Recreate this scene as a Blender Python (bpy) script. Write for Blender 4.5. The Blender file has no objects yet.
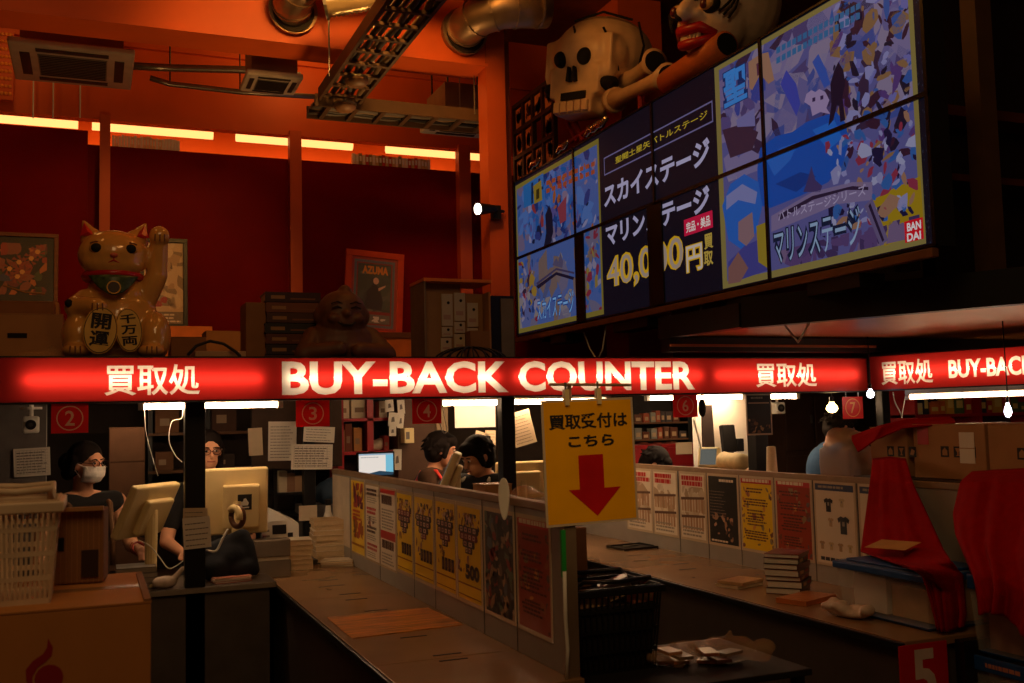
import bpy, bmesh, math, random
from mathutils import Vector, Matrix, Euler
from mathutils.geometry import delaunay_2d_cdt, tessellate_polygon

SC = bpy.context.scene
COL = SC.collection

# ------------------------------------------------------------------ camera
YAW, PITCH, ROLL, FPX = .389192, .0765410, -.0237964, 1024.27
EYE = Vector((0, 0, 1.6))


def _axes():
    r = Vector((math.cos(YAW), -math.sin(YAW), 0)); f = Vector((math.sin(YAW), math.cos(YAW), 0)); u = Vector((0, 0, 1))
    f2 = math.cos(PITCH) * f + math.sin(PITCH) * u; u2 = -math.sin(PITCH) * f + math.cos(PITCH) * u
    r3 = math.cos(ROLL) * r + math.sin(ROLL) * u2; u3 = -math.sin(ROLL) * r + math.cos(ROLL) * u2
    return r3, u3, f2


CR, CU, CF = _axes()
cam_d = bpy.data.cameras.new('camera'); cam = bpy.data.objects.new('camera', cam_d); COL.objects.link(cam)
cam_d.sensor_width = 36; cam_d.lens = FPX / 1024 * 36; cam_d.clip_start = .05; cam_d.clip_end = 100
_m = Matrix((CR, CU, -CF)).transposed().to_4x4(); _m.translation = EYE; cam.matrix_world = _m
SC.camera = cam
cam_d.dof.use_dof = True
cam_d.dof.focus_distance = 6.6
cam_d.dof.aperture_fstop = 5.6

# ------------------------------------------------------------------ exposure, world, room lamps and added fill lights
SC.view_settings.view_transform = 'Standard'
SC.view_settings.look = 'None'
SC.view_settings.exposure = 0.0
SC.view_settings.gamma = 1.0
SC.view_settings.use_curve_mapping = False
W = bpy.data.worlds.new('world'); SC.world = W; W.use_nodes = True
W.node_tree.nodes['Background'].inputs[0].default_value = (1.0, .42, .18, 1)
W.node_tree.nodes['Background'].inputs[1].default_value = .018


def lamp(name, kind, loc, energy, color, size=.1, target=None, spot=None):
    d = bpy.data.lights.new(name, kind); o = bpy.data.objects.new(name, d); COL.objects.link(o)
    d.energy = energy; d.color = color; o.location = loc
    if kind == 'AREA': d.size = size
    elif kind in ('POINT', 'SPOT'): d.shadow_soft_size = size
    if spot: d.spot_size = math.radians(spot); d.spot_blend = .6
    if target is not None: o.rotation_euler = (Vector(target) - Vector(loc)).to_track_quat('-Z', 'Y').to_euler()
    return o


WARM = (1, .36, .07)
lamp('sign_fill_spot', 'SPOT', (1.0, .6, 3.2), 46, (1, .62, .26), .08, (1.62, 3.2, 1.45), 13)  # unseen spot added to brighten the yellow arrow sign
lamp('hall_lamp', 'SPOT', (1.4, 4.9, 4.7), 150, (1, .42, .08), .2, (1.5, 8.8, 2.9), 76)  # extra spot added to brighten the red wall and its columns
lamp('hall_lamp', 'POINT', (2.1, 5.6, 4.95), 27, (1, .40, .07), .2)
lamp('hall_lamp', 'POINT', (-1.0, 5.3, 4.9), 8, WARM, .2)
lamp('hall_lamp', 'POINT', (1.6, 8.1, 4.75), 9, (1, .42, .09), .15)
lamp('hall_lamp', 'POINT', (-.6, 7.9, 4.8), 5, (1, .45, .1), .15)
lamp('added_uplight', 'SPOT', (2.0, 6.95, 2.75), 34, (1, .50, .15), .15, (2.0, 7.0, 4.3), 110)  # added up-spot, no known lamp, brightens the underside of the beam
lamp('added_uplight', 'SPOT', (.1, 7.0, 2.75), 15, (1, .48, .14), .15, (.0, 7.4, 4.3), 110)  # second added up-spot, for the beam and the large cassette
for _x in (.2, 2.6, 5.2): lamp('booth_fill', 'AREA', (_x, 7.5, 1.78), 3.2, (1, .66, .36), .5, (_x, 7.7, 0))  # unseen fills added to lift the dark backs of the booths
lamp('booth_fill', 'AREA', (4.15, 6.8, 1.79), 5, (1, .78, .5), .3, (4.2, 7.0, 1.2))  # fill added to brighten the white partition
lamp('shop_fill', 'AREA', (.2, .8, 4.6), 26, (1, .58, .24), 1.6, (.9, 4.5, .8))  # unseen area light added as front ambient from behind the camera
lamp('shop_fill', 'SPOT', (1.2, 2.6, 4.7), 20, (1, .42, .12), .15, (.6, 6.1, 2.1), 38)  # unseen spot added to light the display on the booth roof
lamp('aisle_fill', 'SPOT', (2.1, 2.2, 4.4), 4, (1, .56, .22), .15, (1.9, 4.0, .8), 50)  # unseen spot added to brighten the aisle

# ------------------------------------------------------------------ pixel -> point at a real depth
def at(px, py, ax, v):
    d = CR * ((px - 512) / FPX) + CU * (-(py - 341.5) / FPX) + CF
    i = 'xyz'.index(ax); t = (v - EYE[i]) / d[i]
    return EYE + d * t


# ------------------------------------------------------------------ materials
MATS = {}


def lin(c):
    return tuple((x / 12.92 if x <= .04045 else ((x + .055) / 1.055) ** 2.4) for x in (k / 255 for k in c))


def M(name, c=None, rough=.6, metal=0, var=.12, scale=9, bump=0, spec=.4, coat=0, stretch=None):
    """A Principled material whose colour is a soft procedural mottle around c (sRGB 0-255)."""
    if name in MATS: return MATS[name]
    m = bpy.data.materials.new(name); m.use_nodes = True; nt = m.node_tree; b = nt.nodes['Principled BSDF']
    c = lin(c)
    b.inputs['Roughness'].default_value = rough; b.inputs['Metallic'].default_value = metal
    b.inputs['Specular IOR Level'].default_value = spec; b.inputs['Coat Weight'].default_value = coat
    if var > 0:
        tc = nt.nodes.new('ShaderNodeTexCoord'); n = nt.nodes.new('ShaderNodeTexNoise'); r = nt.nodes.new('ShaderNodeValToRGB')
        n.inputs['Scale'].default_value = scale; n.inputs['Detail'].default_value = 3
        r.color_ramp.elements[0].position = .3; r.color_ramp.elements[1].position = .7
        r.color_ramp.elements[0].color = (*[x * (1 - var) for x in c], 1); r.color_ramp.elements[1].color = (*[min(1, x * (1 + var)) for x in c], 1)
        if stretch:
            mp = nt.nodes.new('ShaderNodeMapping'); mp.inputs['Scale'].default_value = stretch
            nt.links.new(tc.outputs['Object'], mp.inputs[0]); nt.links.new(mp.outputs[0], n.inputs[0])
        else:
            nt.links.new(tc.outputs['Object'], n.inputs[0])
        nt.links.new(n.outputs[0], r.inputs[0]); nt.links.new(r.outputs[0], b.inputs['Base Color'])
        if bump:
            bp = nt.nodes.new('ShaderNodeBump'); bp.inputs['Strength'].default_value = bump; bp.inputs['Distance'].default_value = .01
            nt.links.new(n.outputs[0], bp.inputs['Height']); nt.links.new(bp.outputs[0], b.inputs['Normal'])
    else:
        b.inputs['Base Color'].default_value = (*c, 1)
    MATS[name] = m
    return m


def E(name, c, s=1.0):
    """A light-giving material."""
    if name in MATS: return MATS[name]
    m = bpy.data.materials.new(name); m.use_nodes = True; b = m.node_tree.nodes['Principled BSDF']
    l = lin(c)
    b.inputs['Base Color'].default_value = (.004, .004, .004, 1); b.inputs['Roughness'].default_value = .4
    b.inputs['Specular IOR Level'].default_value = .15
    b.inputs['Emission Color'].default_value = (*l, 1); b.inputs['Emission Strength'].default_value = s
    MATS[name] = m
    return m


def TL(name, c):
    """Backlit acrylic: lets light through from behind."""
    if name in MATS: return MATS[name]
    m = bpy.data.materials.new(name); m.use_nodes = True; nt = m.node_tree
    for n in list(nt.nodes):
        if n.type == 'BSDF_PRINCIPLED': nt.nodes.remove(n)
    t = nt.nodes.new('ShaderNodeBsdfTranslucent'); g = nt.nodes.new('ShaderNodeBsdfGlossy'); x = nt.nodes.new('ShaderNodeMixShader')
    t.inputs[0].default_value = (*lin(c), 1); g.inputs[0].default_value = (.5, .5, .5, 1); g.inputs['Roughness'].default_value = .3; x.inputs[0].default_value = .03
    nt.links.new(t.outputs[0], x.inputs[1]); nt.links.new(g.outputs[0], x.inputs[2]); nt.links.new(x.outputs[0], nt.nodes['Material Output'].inputs[0])
    MATS[name] = m
    return m


def TLD(name, c):
    """Printed thin plastic that glows a little when lit from behind."""
    if name in MATS: return MATS[name]
    m = bpy.data.materials.new(name); m.use_nodes = True; nt = m.node_tree; b = nt.nodes['Principled BSDF']
    b.inputs['Base Color'].default_value = (*lin(c), 1); b.inputs['Roughness'].default_value = .35
    t = nt.nodes.new('ShaderNodeBsdfTranslucent'); t.inputs[0].default_value = (*lin(c), 1); x = nt.nodes.new('ShaderNodeMixShader'); x.inputs[0].default_value = .3
    nt.links.new(b.outputs[0], x.inputs[1]); nt.links.new(t.outputs[0], x.inputs[2]); nt.links.new(x.outputs[0], nt.nodes['Material Output'].inputs[0])
    MATS[name] = m
    return m


def CLEAR(name, c, op=.25, rough=.15):
    """Thin clear or milky plastic."""
    if name in MATS: return MATS[name]
    m = bpy.data.materials.new(name); m.use_nodes = True; nt = m.node_tree; b = nt.nodes['Principled BSDF']
    b.inputs['Base Color'].default_value = (*lin(c), 1); b.inputs['Roughness'].default_value = rough
    t = nt.nodes.new('ShaderNodeBsdfTransparent'); x = nt.nodes.new('ShaderNodeMixShader'); x.inputs[0].default_value = op
    nt.links.new(t.outputs[0], x.inputs[1]); nt.links.new(b.outputs[0], x.inputs[2]); nt.links.new(x.outputs[0], nt.nodes['Material Output'].inputs[0])
    MATS[name] = m
    return m


# palette (colours the things have under white light)
K = lambda n, c, **k: M(n, c, **k)
black = K('black_metal', (16, 15, 15), rough=.45, var=.2)
blackp = K('black_plastic', (22, 21, 21), rough=.35, var=.1)
darkgrey = K('dark_grey', (52, 50, 48), rough=.6)
grey = K('grey_laminate', (128, 122, 114), rough=.5, var=.05)
greypanel = K('divider_grey', (150, 142, 132), rough=.55, var=.05)
counterM = K('counter_laminate', (142, 108, 74), rough=.26, var=.07, scale=4)
woodmat = K('wood_grain_sheet', (210, 134, 62), rough=.28, var=.65, scale=3, stretch=(2.5, 36, 3))
frontM = K('counter_front', (78, 68, 60), rough=.6, var=.08)
edgeM = K('rubber_edge', (18, 16, 15), rough=.4)
redwall = K('red_panel', (114, 0, 3), rough=.5, var=.1, scale=3, spec=.06)
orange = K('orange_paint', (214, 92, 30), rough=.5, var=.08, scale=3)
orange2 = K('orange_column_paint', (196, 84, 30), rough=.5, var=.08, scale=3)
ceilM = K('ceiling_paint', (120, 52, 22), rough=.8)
boothwall = K('booth_wall', (58, 46, 38), rough=.8)
woodbrown = K('brown_wood', (120, 72, 38), rough=.5, var=.2, stretch=(1, 1, 6))
card = K('cardboard', (168, 122, 76), rough=.8, var=.06)
card2 = K('darker_cardboard', (138, 94, 56), rough=.8, var=.08)
tape = K('packing_tape', (150, 112, 74), rough=.25, var=.03)
white = K('white_plastic', (228, 224, 214), rough=.4, var=.03)
cream = K('cream_plastic', (226, 204, 150), rough=.42, var=.04)
paper = K('white_paper', (226, 218, 204), rough=.8, var=.03)
paper2 = K('tan_paper', (206, 186, 156), rough=.8, var=.05)
ink = K('black_ink', (30, 26, 26), rough=.7, var=0)
inkg = K('grey_ink', (120, 110, 104), rough=.7, var=0)
redink = K('red_ink', (206, 26, 28), rough=.6, var=0)
yellow = K('yellow_print', (242, 190, 20), rough=.4, var=.04)
redplate = K('red_plate', (206, 22, 26), rough=.3, var=.05)
redcloth = K('red_fleece', (158, 8, 14), rough=.9, var=.1, scale=30, spec=.1)
bluelid = K('blue_lid_plastic', (26, 74, 140), rough=.4, var=.05)
steel = K('galvanised_steel', (150, 146, 138), rough=.38, metal=.85, var=.15, scale=14)
skin = K('skin', (214, 156, 120), rough=.55, var=.05)
hairM = K('dark_hair', (26, 19, 16), rough=.8, spec=.15, var=.3, scale=40, stretch=(30, 30, 6))
bagM = CLEAR('clear_plastic_bag', (226, 180, 130), .24, .06)
clear = CLEAR('clear_plastic', (226, 222, 214), .14, .2)
glass = CLEAR('frame_glass', (240, 240, 240), .04, .05)
tubeE = E('tube_light', (255, 206, 158), 52)
tubeE2 = E('long_tube_light', (255, 206, 158), 14)
coveE = E('cove_tube_light', (255, 164, 92), 2.4)


# ------------------------------------------------------------------ mesh builder
def rotm(ax, deg): return Matrix.Rotation(math.radians(deg), 4, ax)


def clip_poly(p, x0, y0, x1, y1):
    for ax, lim, sgn in ((0, x0, 1), (0, x1, -1), (1, y0, 1), (1, y1, -1)):
        out = []
        for i in range(len(p)):
            a, b = p[i - 1], p[i]
            da, db = sgn * (a[ax] - lim), sgn * (b[ax] - lim)
            if (da >= 0) != (db >= 0):
                t = da / (da - db); out.append((a[0] + (b[0] - a[0]) * t, a[1] + (b[1] - a[1]) * t))
            if db >= 0: out.append(b)
        p = out
        if len(p) < 3: return []
    return p


GL = {}


def glyph(body, off=0.0):
    """Flat outline of a piece of writing, scaled to a unit box: (verts, faces, aspect)."""
    key = (body, off)
    if key in GL: return GL[key]
    c = bpy.data.curves.new('writing', 'FONT'); c.body = body; c.fill_mode = 'FRONT'; c.offset = off; c.resolution_u = 3
    o = bpy.data.objects.new('writing', c); COL.objects.link(o); bpy.context.view_layer.update()
    me = bpy.data.meshes.new_from_object(o.evaluated_get(bpy.context.evaluated_depsgraph_get()))
    bm = bmesh.new(); bm.from_mesh(me); bmesh.ops.remove_doubles(bm, verts=bm.verts, dist=1e-5)
    bm.verts.index_update()
    vs = [(v.co.x, v.co.y) for v in bm.verts]; fs = [[v.index for v in f.verts] for f in bm.faces]
    fs = [f if sum(vs[f[i - 1]][0] * vs[f[i]][1] - vs[f[i]][0] * vs[f[i - 1]][1] for i in range(len(f))) > 0 else f[::-1] for f in fs]
    bm.free(); bpy.data.objects.remove(o); bpy.data.curves.remove(c); bpy.data.meshes.remove(me)
    x0 = min(v[0] for v in vs); x1 = max(v[0] for v in vs); y0 = min(v[1] for v in vs); y1 = max(v[1] for v in vs)
    r = ([((a - x0) / (x1 - x0), (b - y0) / (y1 - y0)) for a, b in vs], fs, (x1 - x0) / (y1 - y0))
    GL[key] = r
    return r


class MB:
    def __init__(s, T=None):
        s.v = []; s.f = []; s.m = []; s.mats = []; s.T = T or Matrix()

    def mi(s, mat):
        if mat not in s.mats: s.mats.append(mat)
        return s.mats.index(mat)

    def add(s, vs, fs, mat, T=None):
        n = len(s.v); A = s.T @ T if T is not None else s.T
        s.v += [A @ Vector(v) for v in vs]; k = s.mi(mat)
        for f in fs: s.f.append([i + n for i in f]); s.m.append(k)
        return s

    def box(s, a, b, mat, T=None):
        x0, y0, z0 = a; x1, y1, z1 = b
        vs = [(x0, y0, z0), (x1, y0, z0), (x1, y1, z0), (x0, y1, z0), (x0, y0, z1), (x1, y0, z1), (x1, y1, z1), (x0, y1, z1)]
        return s.add(vs, [(3, 2, 1, 0), (4, 5, 6, 7), (0, 1, 5, 4), (1, 2, 6, 5), (2, 3, 7, 6), (3, 0, 4, 7)], mat, T)

    def cbox(s, c, d, mat, T=None):
        c = Vector(c); h = Vector(d) / 2
        return s.box(c - h, c + h, mat, T)

    def taper(s, w0, d0, w1, d1, z0, z1, mat, T=None):
        vs = [(-w0 / 2, -d0 / 2, z0), (w0 / 2, -d0 / 2, z0), (w0 / 2, d0 / 2, z0), (-w0 / 2, d0 / 2, z0), (-w1 / 2, -d1 / 2, z1), (w1 / 2, -d1 / 2, z1), (w1 / 2, d1 / 2, z1), (-w1 / 2, d1 / 2, z1)]
        return s.add(vs, [(3, 2, 1, 0), (4, 5, 6, 7), (0, 1, 5, 4), (1, 2, 6, 5), (2, 3, 7, 6), (3, 0, 4, 7)], mat, T)

    def cyl(s, p0, p1, r0, mat, r1=None, n=14, cap=True):
        p0 = Vector(p0); p1 = Vector(p1); r1 = r0 if r1 is None else r1
        d = (p1 - p0).normalized(); a = d.orthogonal().normalized(); b = d.cross(a)
        vs = []
        for p, r in ((p0, r0), (p1, r1)):
            for i in range(n):
                t = 2 * math.pi * i / n; vs.append(p + a * (r * math.cos(t)) + b * (r * math.sin(t)))
        fs = [(i, (i + 1) % n, n + (i + 1) % n, n + i) for i in range(n)]
        if cap: fs += [tuple(range(n - 1, -1, -1)), tuple(range(n, 2 * n))]
        return s.add(vs, fs, mat)

    def tube(s, pts, r, mat, n=8):
        pts = [Vector(p) for p in pts]; vs = []; fs = []; a = None
        for i, p in enumerate(pts):
            d = (pts[min(i + 1, len(pts) - 1)] - pts[max(i - 1, 0)]).normalized()
            if a is None: a = d.orthogonal().normalized()
            a = (a - d * a.dot(d)).normalized(); b = d.cross(a); rr = r[i] if isinstance(r, (list, tuple)) else r
            for k in range(n):
                t = 2 * math.pi * k / n; vs.append(p + a * (rr * math.cos(t)) + b * (rr * math.sin(t)))
        for i in range(len(pts) - 1):
            for k in range(n):
                k2 = (k + 1) % n; fs.append((i * n + k, i * n + k2, (i + 1) * n + k2, (i + 1) * n + k))
        fs += [tuple(range(n - 1, -1, -1)), tuple(range((len(pts) - 1) * n, len(pts) * n))]
        return s.add(vs, fs, mat)

    def lathe(s, prof, mat, n=24, T=None, sx=1, sy=1):
        vs = []; fs = []
        for r, z in prof:
            for i in range(n):
                t = 2 * math.pi * i / n; vs.append((r * sx * math.cos(t), r * sy * math.sin(t), z))
        m = len(prof)
        for j in range(m - 1):
            for i in range(n):
                i2 = (i + 1) % n; fs.append((j * n + i, j * n + i2, (j + 1) * n + i2, (j + 1) * n + i))
        fs += [tuple(range(n - 1, -1, -1)), tuple(range((m - 1) * n, m * n))]
        return s.add(vs, fs, mat, T)

    def ell(s, c, r, mat, n=16, m=10, R=None):
        vs = []; fs = []; R = R or Matrix(); c = Vector(c)
        for j in range(m + 1):
            ph = math.pi * j / m - math.pi / 2
            for i in range(n):
                t = 2 * math.pi * i / n
                vs.append(c + (R @ Vector((r[0] * math.cos(ph) * math.cos(t), r[1] * math.cos(ph) * math.sin(t), r[2] * math.sin(ph)))))
        for j in range(m):
            for i in range(n):
                i2 = (i + 1) % n
                q = (j * n + i, j * n + i2, (j + 1) * n + i2, (j + 1) * n + i)
                if j == 0: q = (q[0], q[2], q[3])
                elif j == m - 1: q = (q[0], q[1], q[2])
                fs.append(q)
        return s.add(vs, fs, mat)

    def prism(s, poly, w0, w1, mat, T=None):
        """poly in (u, v), extruded along the third axis from w0 to w1."""
        n = len(poly); vs = [(p[0], p[1], w0) for p in poly] + [(p[0], p[1], w1) for p in poly]
        fs = [tuple(range(n - 1, -1, -1)), tuple(range(n, 2 * n))] + [(i, (i + 1) % n, n + (i + 1) % n, n + i) for i in range(n)]
        return s.add(vs, fs, mat, T)

    def grid(s, fn, nu, nv, mat):
        vs = [fn(i / nu, j / nv) for j in range(nv + 1) for i in range(nu + 1)]
        fs = [(j * (nu + 1) + i, j * (nu + 1) + i + 1, (j + 1) * (nu + 1) + i + 1, (j + 1) * (nu + 1) + i) for j in range(nv) for i in range(nu)]
        return s.add(vs, fs, mat)

    # flat print on the plane facing -Y: u -> x, v -> z, lifted by lay * 0.4 mm
    def poly(s, p, mat, lay=1, clip=None):
        if clip: p = clip_poly(list(p), *clip)
        if len(p) < 3: return s
        y = -lay * .0004
        tri = tessellate_polygon([[Vector((a, b, 0)) for a, b in p]]) if len(p) > 4 else [tuple(range(len(p)))]
        ar = sum(p[i - 1][0] * p[i][1] - p[i][0] * p[i - 1][1] for i in range(len(p)))
        fs = []
        for t in tri:
            t = list(t); q = sum(p[t[i - 1]][0] * p[t[i]][1] - p[t[i]][0] * p[t[i - 1]][1] for i in range(len(t)))
            fs.append(t if q > 0 else t[::-1])
        return s.add([(a, y, b) for a, b in p], fs, mat)

    def rect(s, x0, y0, x1, y1, mat, lay=1, clip=None):
        return s.poly([(x0, y0), (x1, y0), (x1, y1), (x0, y1)], mat, lay, clip)

    def ring(s, cx, cy, r, t, mat, lay=1, n=28):
        o = [(cx + r * math.cos(2 * math.pi * i / n), cy + r * math.sin(2 * math.pi * i / n)) for i in range(n)]
        q = [(cx + (r - t) * math.cos(2 * math.pi * i / n), cy + (r - t) * math.sin(2 * math.pi * i / n)) for i in range(n)]
        for i in range(n):
            j = (i + 1) % n; s.poly([o[i], o[j], q[j], q[i]], mat, lay)
        return s

    def text(s, body, x0, y0, x1, y1, mat, lay=2, off=0.0, clip=None, keep=False):
        vs, fs, asp = glyph(body, off)
        if keep:
            w = (y1 - y0) * asp
            if w < x1 - x0: d = (x1 - x0 - w) / 2; x0 += d; x1 -= d
        pts = [(x0 + a * (x1 - x0), y0 + b * (y1 - y0)) for a, b in vs]
        if clip:
            for f in fs: s.poly([pts[i] for i in f], mat, lay, clip)
            return s
        return s.add([(a, -lay * .0004, b) for a, b in pts], fs, mat)

    def lines(s, x0, y0, x1, y1, n, mat, lay=2, fill=.5, seed=1, words=True):
        """rows of small unreadable print"""
        r = random.Random(seed); h = (y1 - y0) / n
        for i in range(n):
            yb = y0 + i * h; x = x0; e = x1 - (x1 - x0) * r.uniform(0, .25)
            while x < e:
                w = (x1 - x0) * (r.uniform(.05, .16) if words else 1); xe = min(x + w, e)
                s.rect(x, yb + h * .2, xe, yb + h * (.2 + fill), mat, lay); x = xe + (x1 - x0) * .02
        return s

    def build(s, name, parent=None, smooth=False, bevel=0, solid=0, seg=2):
        me = bpy.data.meshes.new(name); me.from_pydata([tuple(v) for v in s.v], [], s.f)
        for m in s.mats: me.materials.append(m)
        me.polygons.foreach_set('material_index', s.m)
        if smooth: me.polygons.foreach_set('use_smooth', [True] * len(me.polygons))
        me.update()
        o = bpy.data.objects.new(name, me); COL.objects.link(o)
        if parent is not None: o.parent = parent
        if solid:
            d = o.modifiers.new('solid', 'SOLIDIFY'); d.thickness = solid; d.offset = 0
        if bevel:
            d = o.modifiers.new('edge', 'BEVEL'); d.width = bevel; d.segments = seg; d.limit_method = 'ANGLE'; d.angle_limit = math.radians(50)
        return o


def tag(o, label, cat, loc=None, rot=0, group=None, kind=None):
    o['label'] = label; o['category'] = cat
    if group: o['group'] = group
    if kind: o['kind'] = kind
    if loc is not None: o.location = loc
    if rot:
        if isinstance(rot, (tuple, list)): o.rotation_euler = [math.radians(a) for a in rot]
        else: o.rotation_euler = (0, 0, math.radians(rot))
    return o


def thing(name, label, cat, loc=(0, 0, 0), rot=0, group=None):
    o = bpy.data.objects.new(name, None); COL.objects.link(o); o.empty_display_size = .1
    return tag(o, label, cat, loc, rot, group)


def struct(mb, name, **k):
    o = mb.build(name, **k); o['kind'] = 'structure'
    return o


def dup(root, loc, rot=None, label=None):
    """A copy of a thing with copies of its parts and sub-parts."""
    r = root.copy(); COL.objects.link(r); r.location = loc
    if rot is not None: r.rotation_euler = (0, 0, math.radians(rot))
    if label: r['label'] = label
    for ch in list(root.children):
        c = ch.copy(); COL.objects.link(c); c.parent = r
        for g in ch.children:
            d = g.copy(); COL.objects.link(d); d.parent = c
    return r


def capsule(bm, p0, p1, r0, r1):
    t = MB(); t.cyl(p0, p1, r0, None, r1, n=14); t.ell(p0, (r0,) * 3, None, 14, 8); t.ell(p1, (r1,) * 3, None, 14, 8)
    return t


def blob(prims, voxel=.01, smooth=4):
    """One continuous closed surface grown over capsules and ellipsoids: ('c', p0, p1, r0, r1) or ('e', centre, radii[, rotation])."""
    t = MB()
    for p in prims:
        if p[0] == 'c':
            r1 = p[4] if len(p) > 4 else p[3]
            t.cyl(p[1], p[2], p[3], black, r1, n=14); t.ell(p[1], (p[3],) * 3, black, 14, 8); t.ell(p[2], (r1,) * 3, black, 14, 8)
        elif p[0] == 'b': t.box(p[1], p[2], black, p[3] if len(p) > 3 else None)
        else: t.ell(p[1], p[2], black, 20, 12, p[3] if len(p) > 3 else None)
    o = t.build('grown')
    m = o.modifiers.new('r', 'REMESH'); m.mode = 'VOXEL'; m.voxel_size = voxel
    if smooth:
        q = o.modifiers.new('s', 'SMOOTH'); q.factor = .5; q.iterations = smooth
    bpy.context.view_layer.update()
    me = bpy.data.meshes.new_from_object(o.evaluated_get(bpy.context.evaluated_depsgraph_get()))
    old = o.data; bpy.data.objects.remove(o); bpy.data.meshes.remove(old)
    me.polygons.foreach_set('use_smooth', [True] * len(me.polygons))
    return me


def blob_obj(prims, name, mat, parent=None, voxel=.01, smooth=4):
    me = blob(prims, voxel, smooth); me.name = name; me.materials.clear(); me.materials.append(mat)
    me.polygons.foreach_set('material_index', [0] * len(me.polygons))
    if name in ('plastic_bag', 'folded_jacket', 'white_pouch', 'paper_bag', 'film', 'blue_bag', 'white_bundle') or (parent is not None and 'statue' in parent['category']):
        for v in me.vertices:                                    # it sits flat on what carries it
            if v.co.z < 0: v.co.z = 0
    o = bpy.data.objects.new(name, me); COL.objects.link(o)
    if parent is not None: o.parent = parent
    return o


def sheet(w, h, mat, t=.002):
    """a thin upright sheet facing -Y, lower left corner at the origin"""
    return MB().box((0, 0, 0), (w, t, h), mat)


def rod(p0, p1, r, mat): return MB().cyl(p0, p1, r, mat, n=10)

# ================================================================== the setting
YS = 5.6                                   # plane of the long counter sign
YW = 8.85                                  # red back wall
struct(MB().box((-4, -1.5, -.05), (8, 9.6, 0), K('floor_tiles', (92, 76, 62), rough=.35, scale=3)), 'floor')
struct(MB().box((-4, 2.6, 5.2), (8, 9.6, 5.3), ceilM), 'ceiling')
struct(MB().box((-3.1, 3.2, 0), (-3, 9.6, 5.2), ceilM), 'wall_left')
struct(MB().box((7.6, 3.2, 0), (7.7, 9.6, 5.2), boothwall), 'wall_right')
struct(MB().box((-3, YW, 0), (7.6, YW + .06, 1.96), boothwall), 'wall_back')
zr = at(300, 160, 'y', YW).z
m = MB()
xs = [-1.2, at(296, 200, 'y', YW).x, at(465, 200, 'y', YW).x, 4.6, 6.2, 7.6]
for a, b in zip(xs, xs[1:]): m.box((a, YW, 1.96), (b - .006, YW + .05, zr), redwall)
struct(m, 'wall_back_upper')
struct(MB().box((-3, YW - .10, 1.96), (at(88, 130, 'y', YW - .1).x, YW - .04, at(40, 127, 'y', YW - .1).z), redwall), 'trim_1')
struct(MB().box((-3, 9.5, 1.9), (7.6, 9.6, 5.2), orange), 'wall_rear')
zl = at(300, 136, 'y', YW - .05).z
struct(MB().box((-3, YW - .05, zl), (7.6, YW + .05, 5.2), orange).box((-3, YW - .09, zl + .62), (7.6, YW - .05, zl + .70), orange), 'trim_2')
# deep ceiling beam with the ducts coming through
YB = 6.9
zb = at(240, 39, 'y', YB).z; yb2 = at(240, 54, 'z', zb).y
xc = at(487, 80, 'y', YB).x
struct(MB().box((-3, YB, zb), (xc, yb2, 5.2), orange).box((-3, YB - .03, zb), (xc, YB, zb + .02), orange), 'trim_3')
# columns
for i, (a, b) in enumerate(((99.3, 110), (290.3, 302), (459.7, 471.3))):
    x0 = at(a, 200, 'y', YW - .1).x; x1 = at(b, 200, 'y', YW - .1).x
    struct(MB().box((x0, YW - .1, 1.96), (x1, YW, zl + .03), orange2), 'trim_%d' % (4 + i))
x0 = at(486.5, 80, 'y', YB - .02).x; x1 = at(505, 80, 'y', YB - .02).x
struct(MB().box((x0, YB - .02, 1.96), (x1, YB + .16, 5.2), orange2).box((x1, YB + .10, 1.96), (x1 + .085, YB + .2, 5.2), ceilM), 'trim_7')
x0 = at(619, 40, 'y', 7.5).x; x1 = at(640, 40, 'y', 7.5).x
struct(MB().box((x0, 7.5, 1.96), (x0 + .42, 7.9, 5.2), orange), 'trim_8')
# roof over the booths: everything displayed above the sign stands on it
struct(MB().box((-2.6, YS + .17, 1.80), (6.4, YW, 1.955), K('booth_roof_board', (70, 50, 36), rough=.8)), 'trim_9')
# soffit over the counter at the end, its dark fascia and the short column standing on it
sof = [(3.32, 5.58), (3.37, 4.78), (4.02, 3.42), (4.2, 3.0), (6.8, 3.0), (6.8, 5.58)]
sofM = K('soffit_board', (190, 124, 72), rough=.4, var=.12, scale=2)
struct(MB().prism(sof, 2.10, 2.13, sofM).prism(sof, 2.13, 2.22, black), 'ceiling_soffit')
fb = MB()
for a, b, z0, z1 in ((sof[1], sof[2], 2.08, 2.25), (sof[2], sof[3], 2.10, 2.32), (sof[0], sof[1], 2.085, 2.22)):
    p = Vector((*a, 0)); q = Vector((*b, 0)); d = (q - p).normalized(); nn = Vector((-d.y, d.x, 0)) * .04
    fb.prism([(p - nn)[:2], (q - nn)[:2], (q + nn)[:2], (p + nn)[:2]], z0, z1, black)
struct(fb, 'trim_10')
struct(MB().box((3.3, YS - .12, 2.0), (6.8, YS - .02, 2.09), blackp).box((3.3, YS - .14, 2.03), (4.9, YS - .12, 2.045), K('dull_orange_strip', (170, 96, 48), rough=.4)), 'trim_11')
p = at(981, 160, 'x', 4.25)
struct(MB().box((4.25, p.y - .02, 2.22), (4.36, p.y + .08, 5.2), K('brown_column_paint', (96, 66, 42), rough=.6)), 'trim_12')
struct(MB().box((4.6, 4.6, 2.22), (7.6, 4.7, 5.2), K('dark_partition', (46, 30, 24), rough=.7)).box((4.4, 4.4, 3.3), (7.6, 4.6, 3.36), ceilM).box((4.4, 4.4, 4.2), (7.6, 4.6, 4.26), ceilM).box((4.4, 4.35, 2.9), (7.6, 4.6, 2.94), ceilM), 'wall_right_upper')
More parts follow.
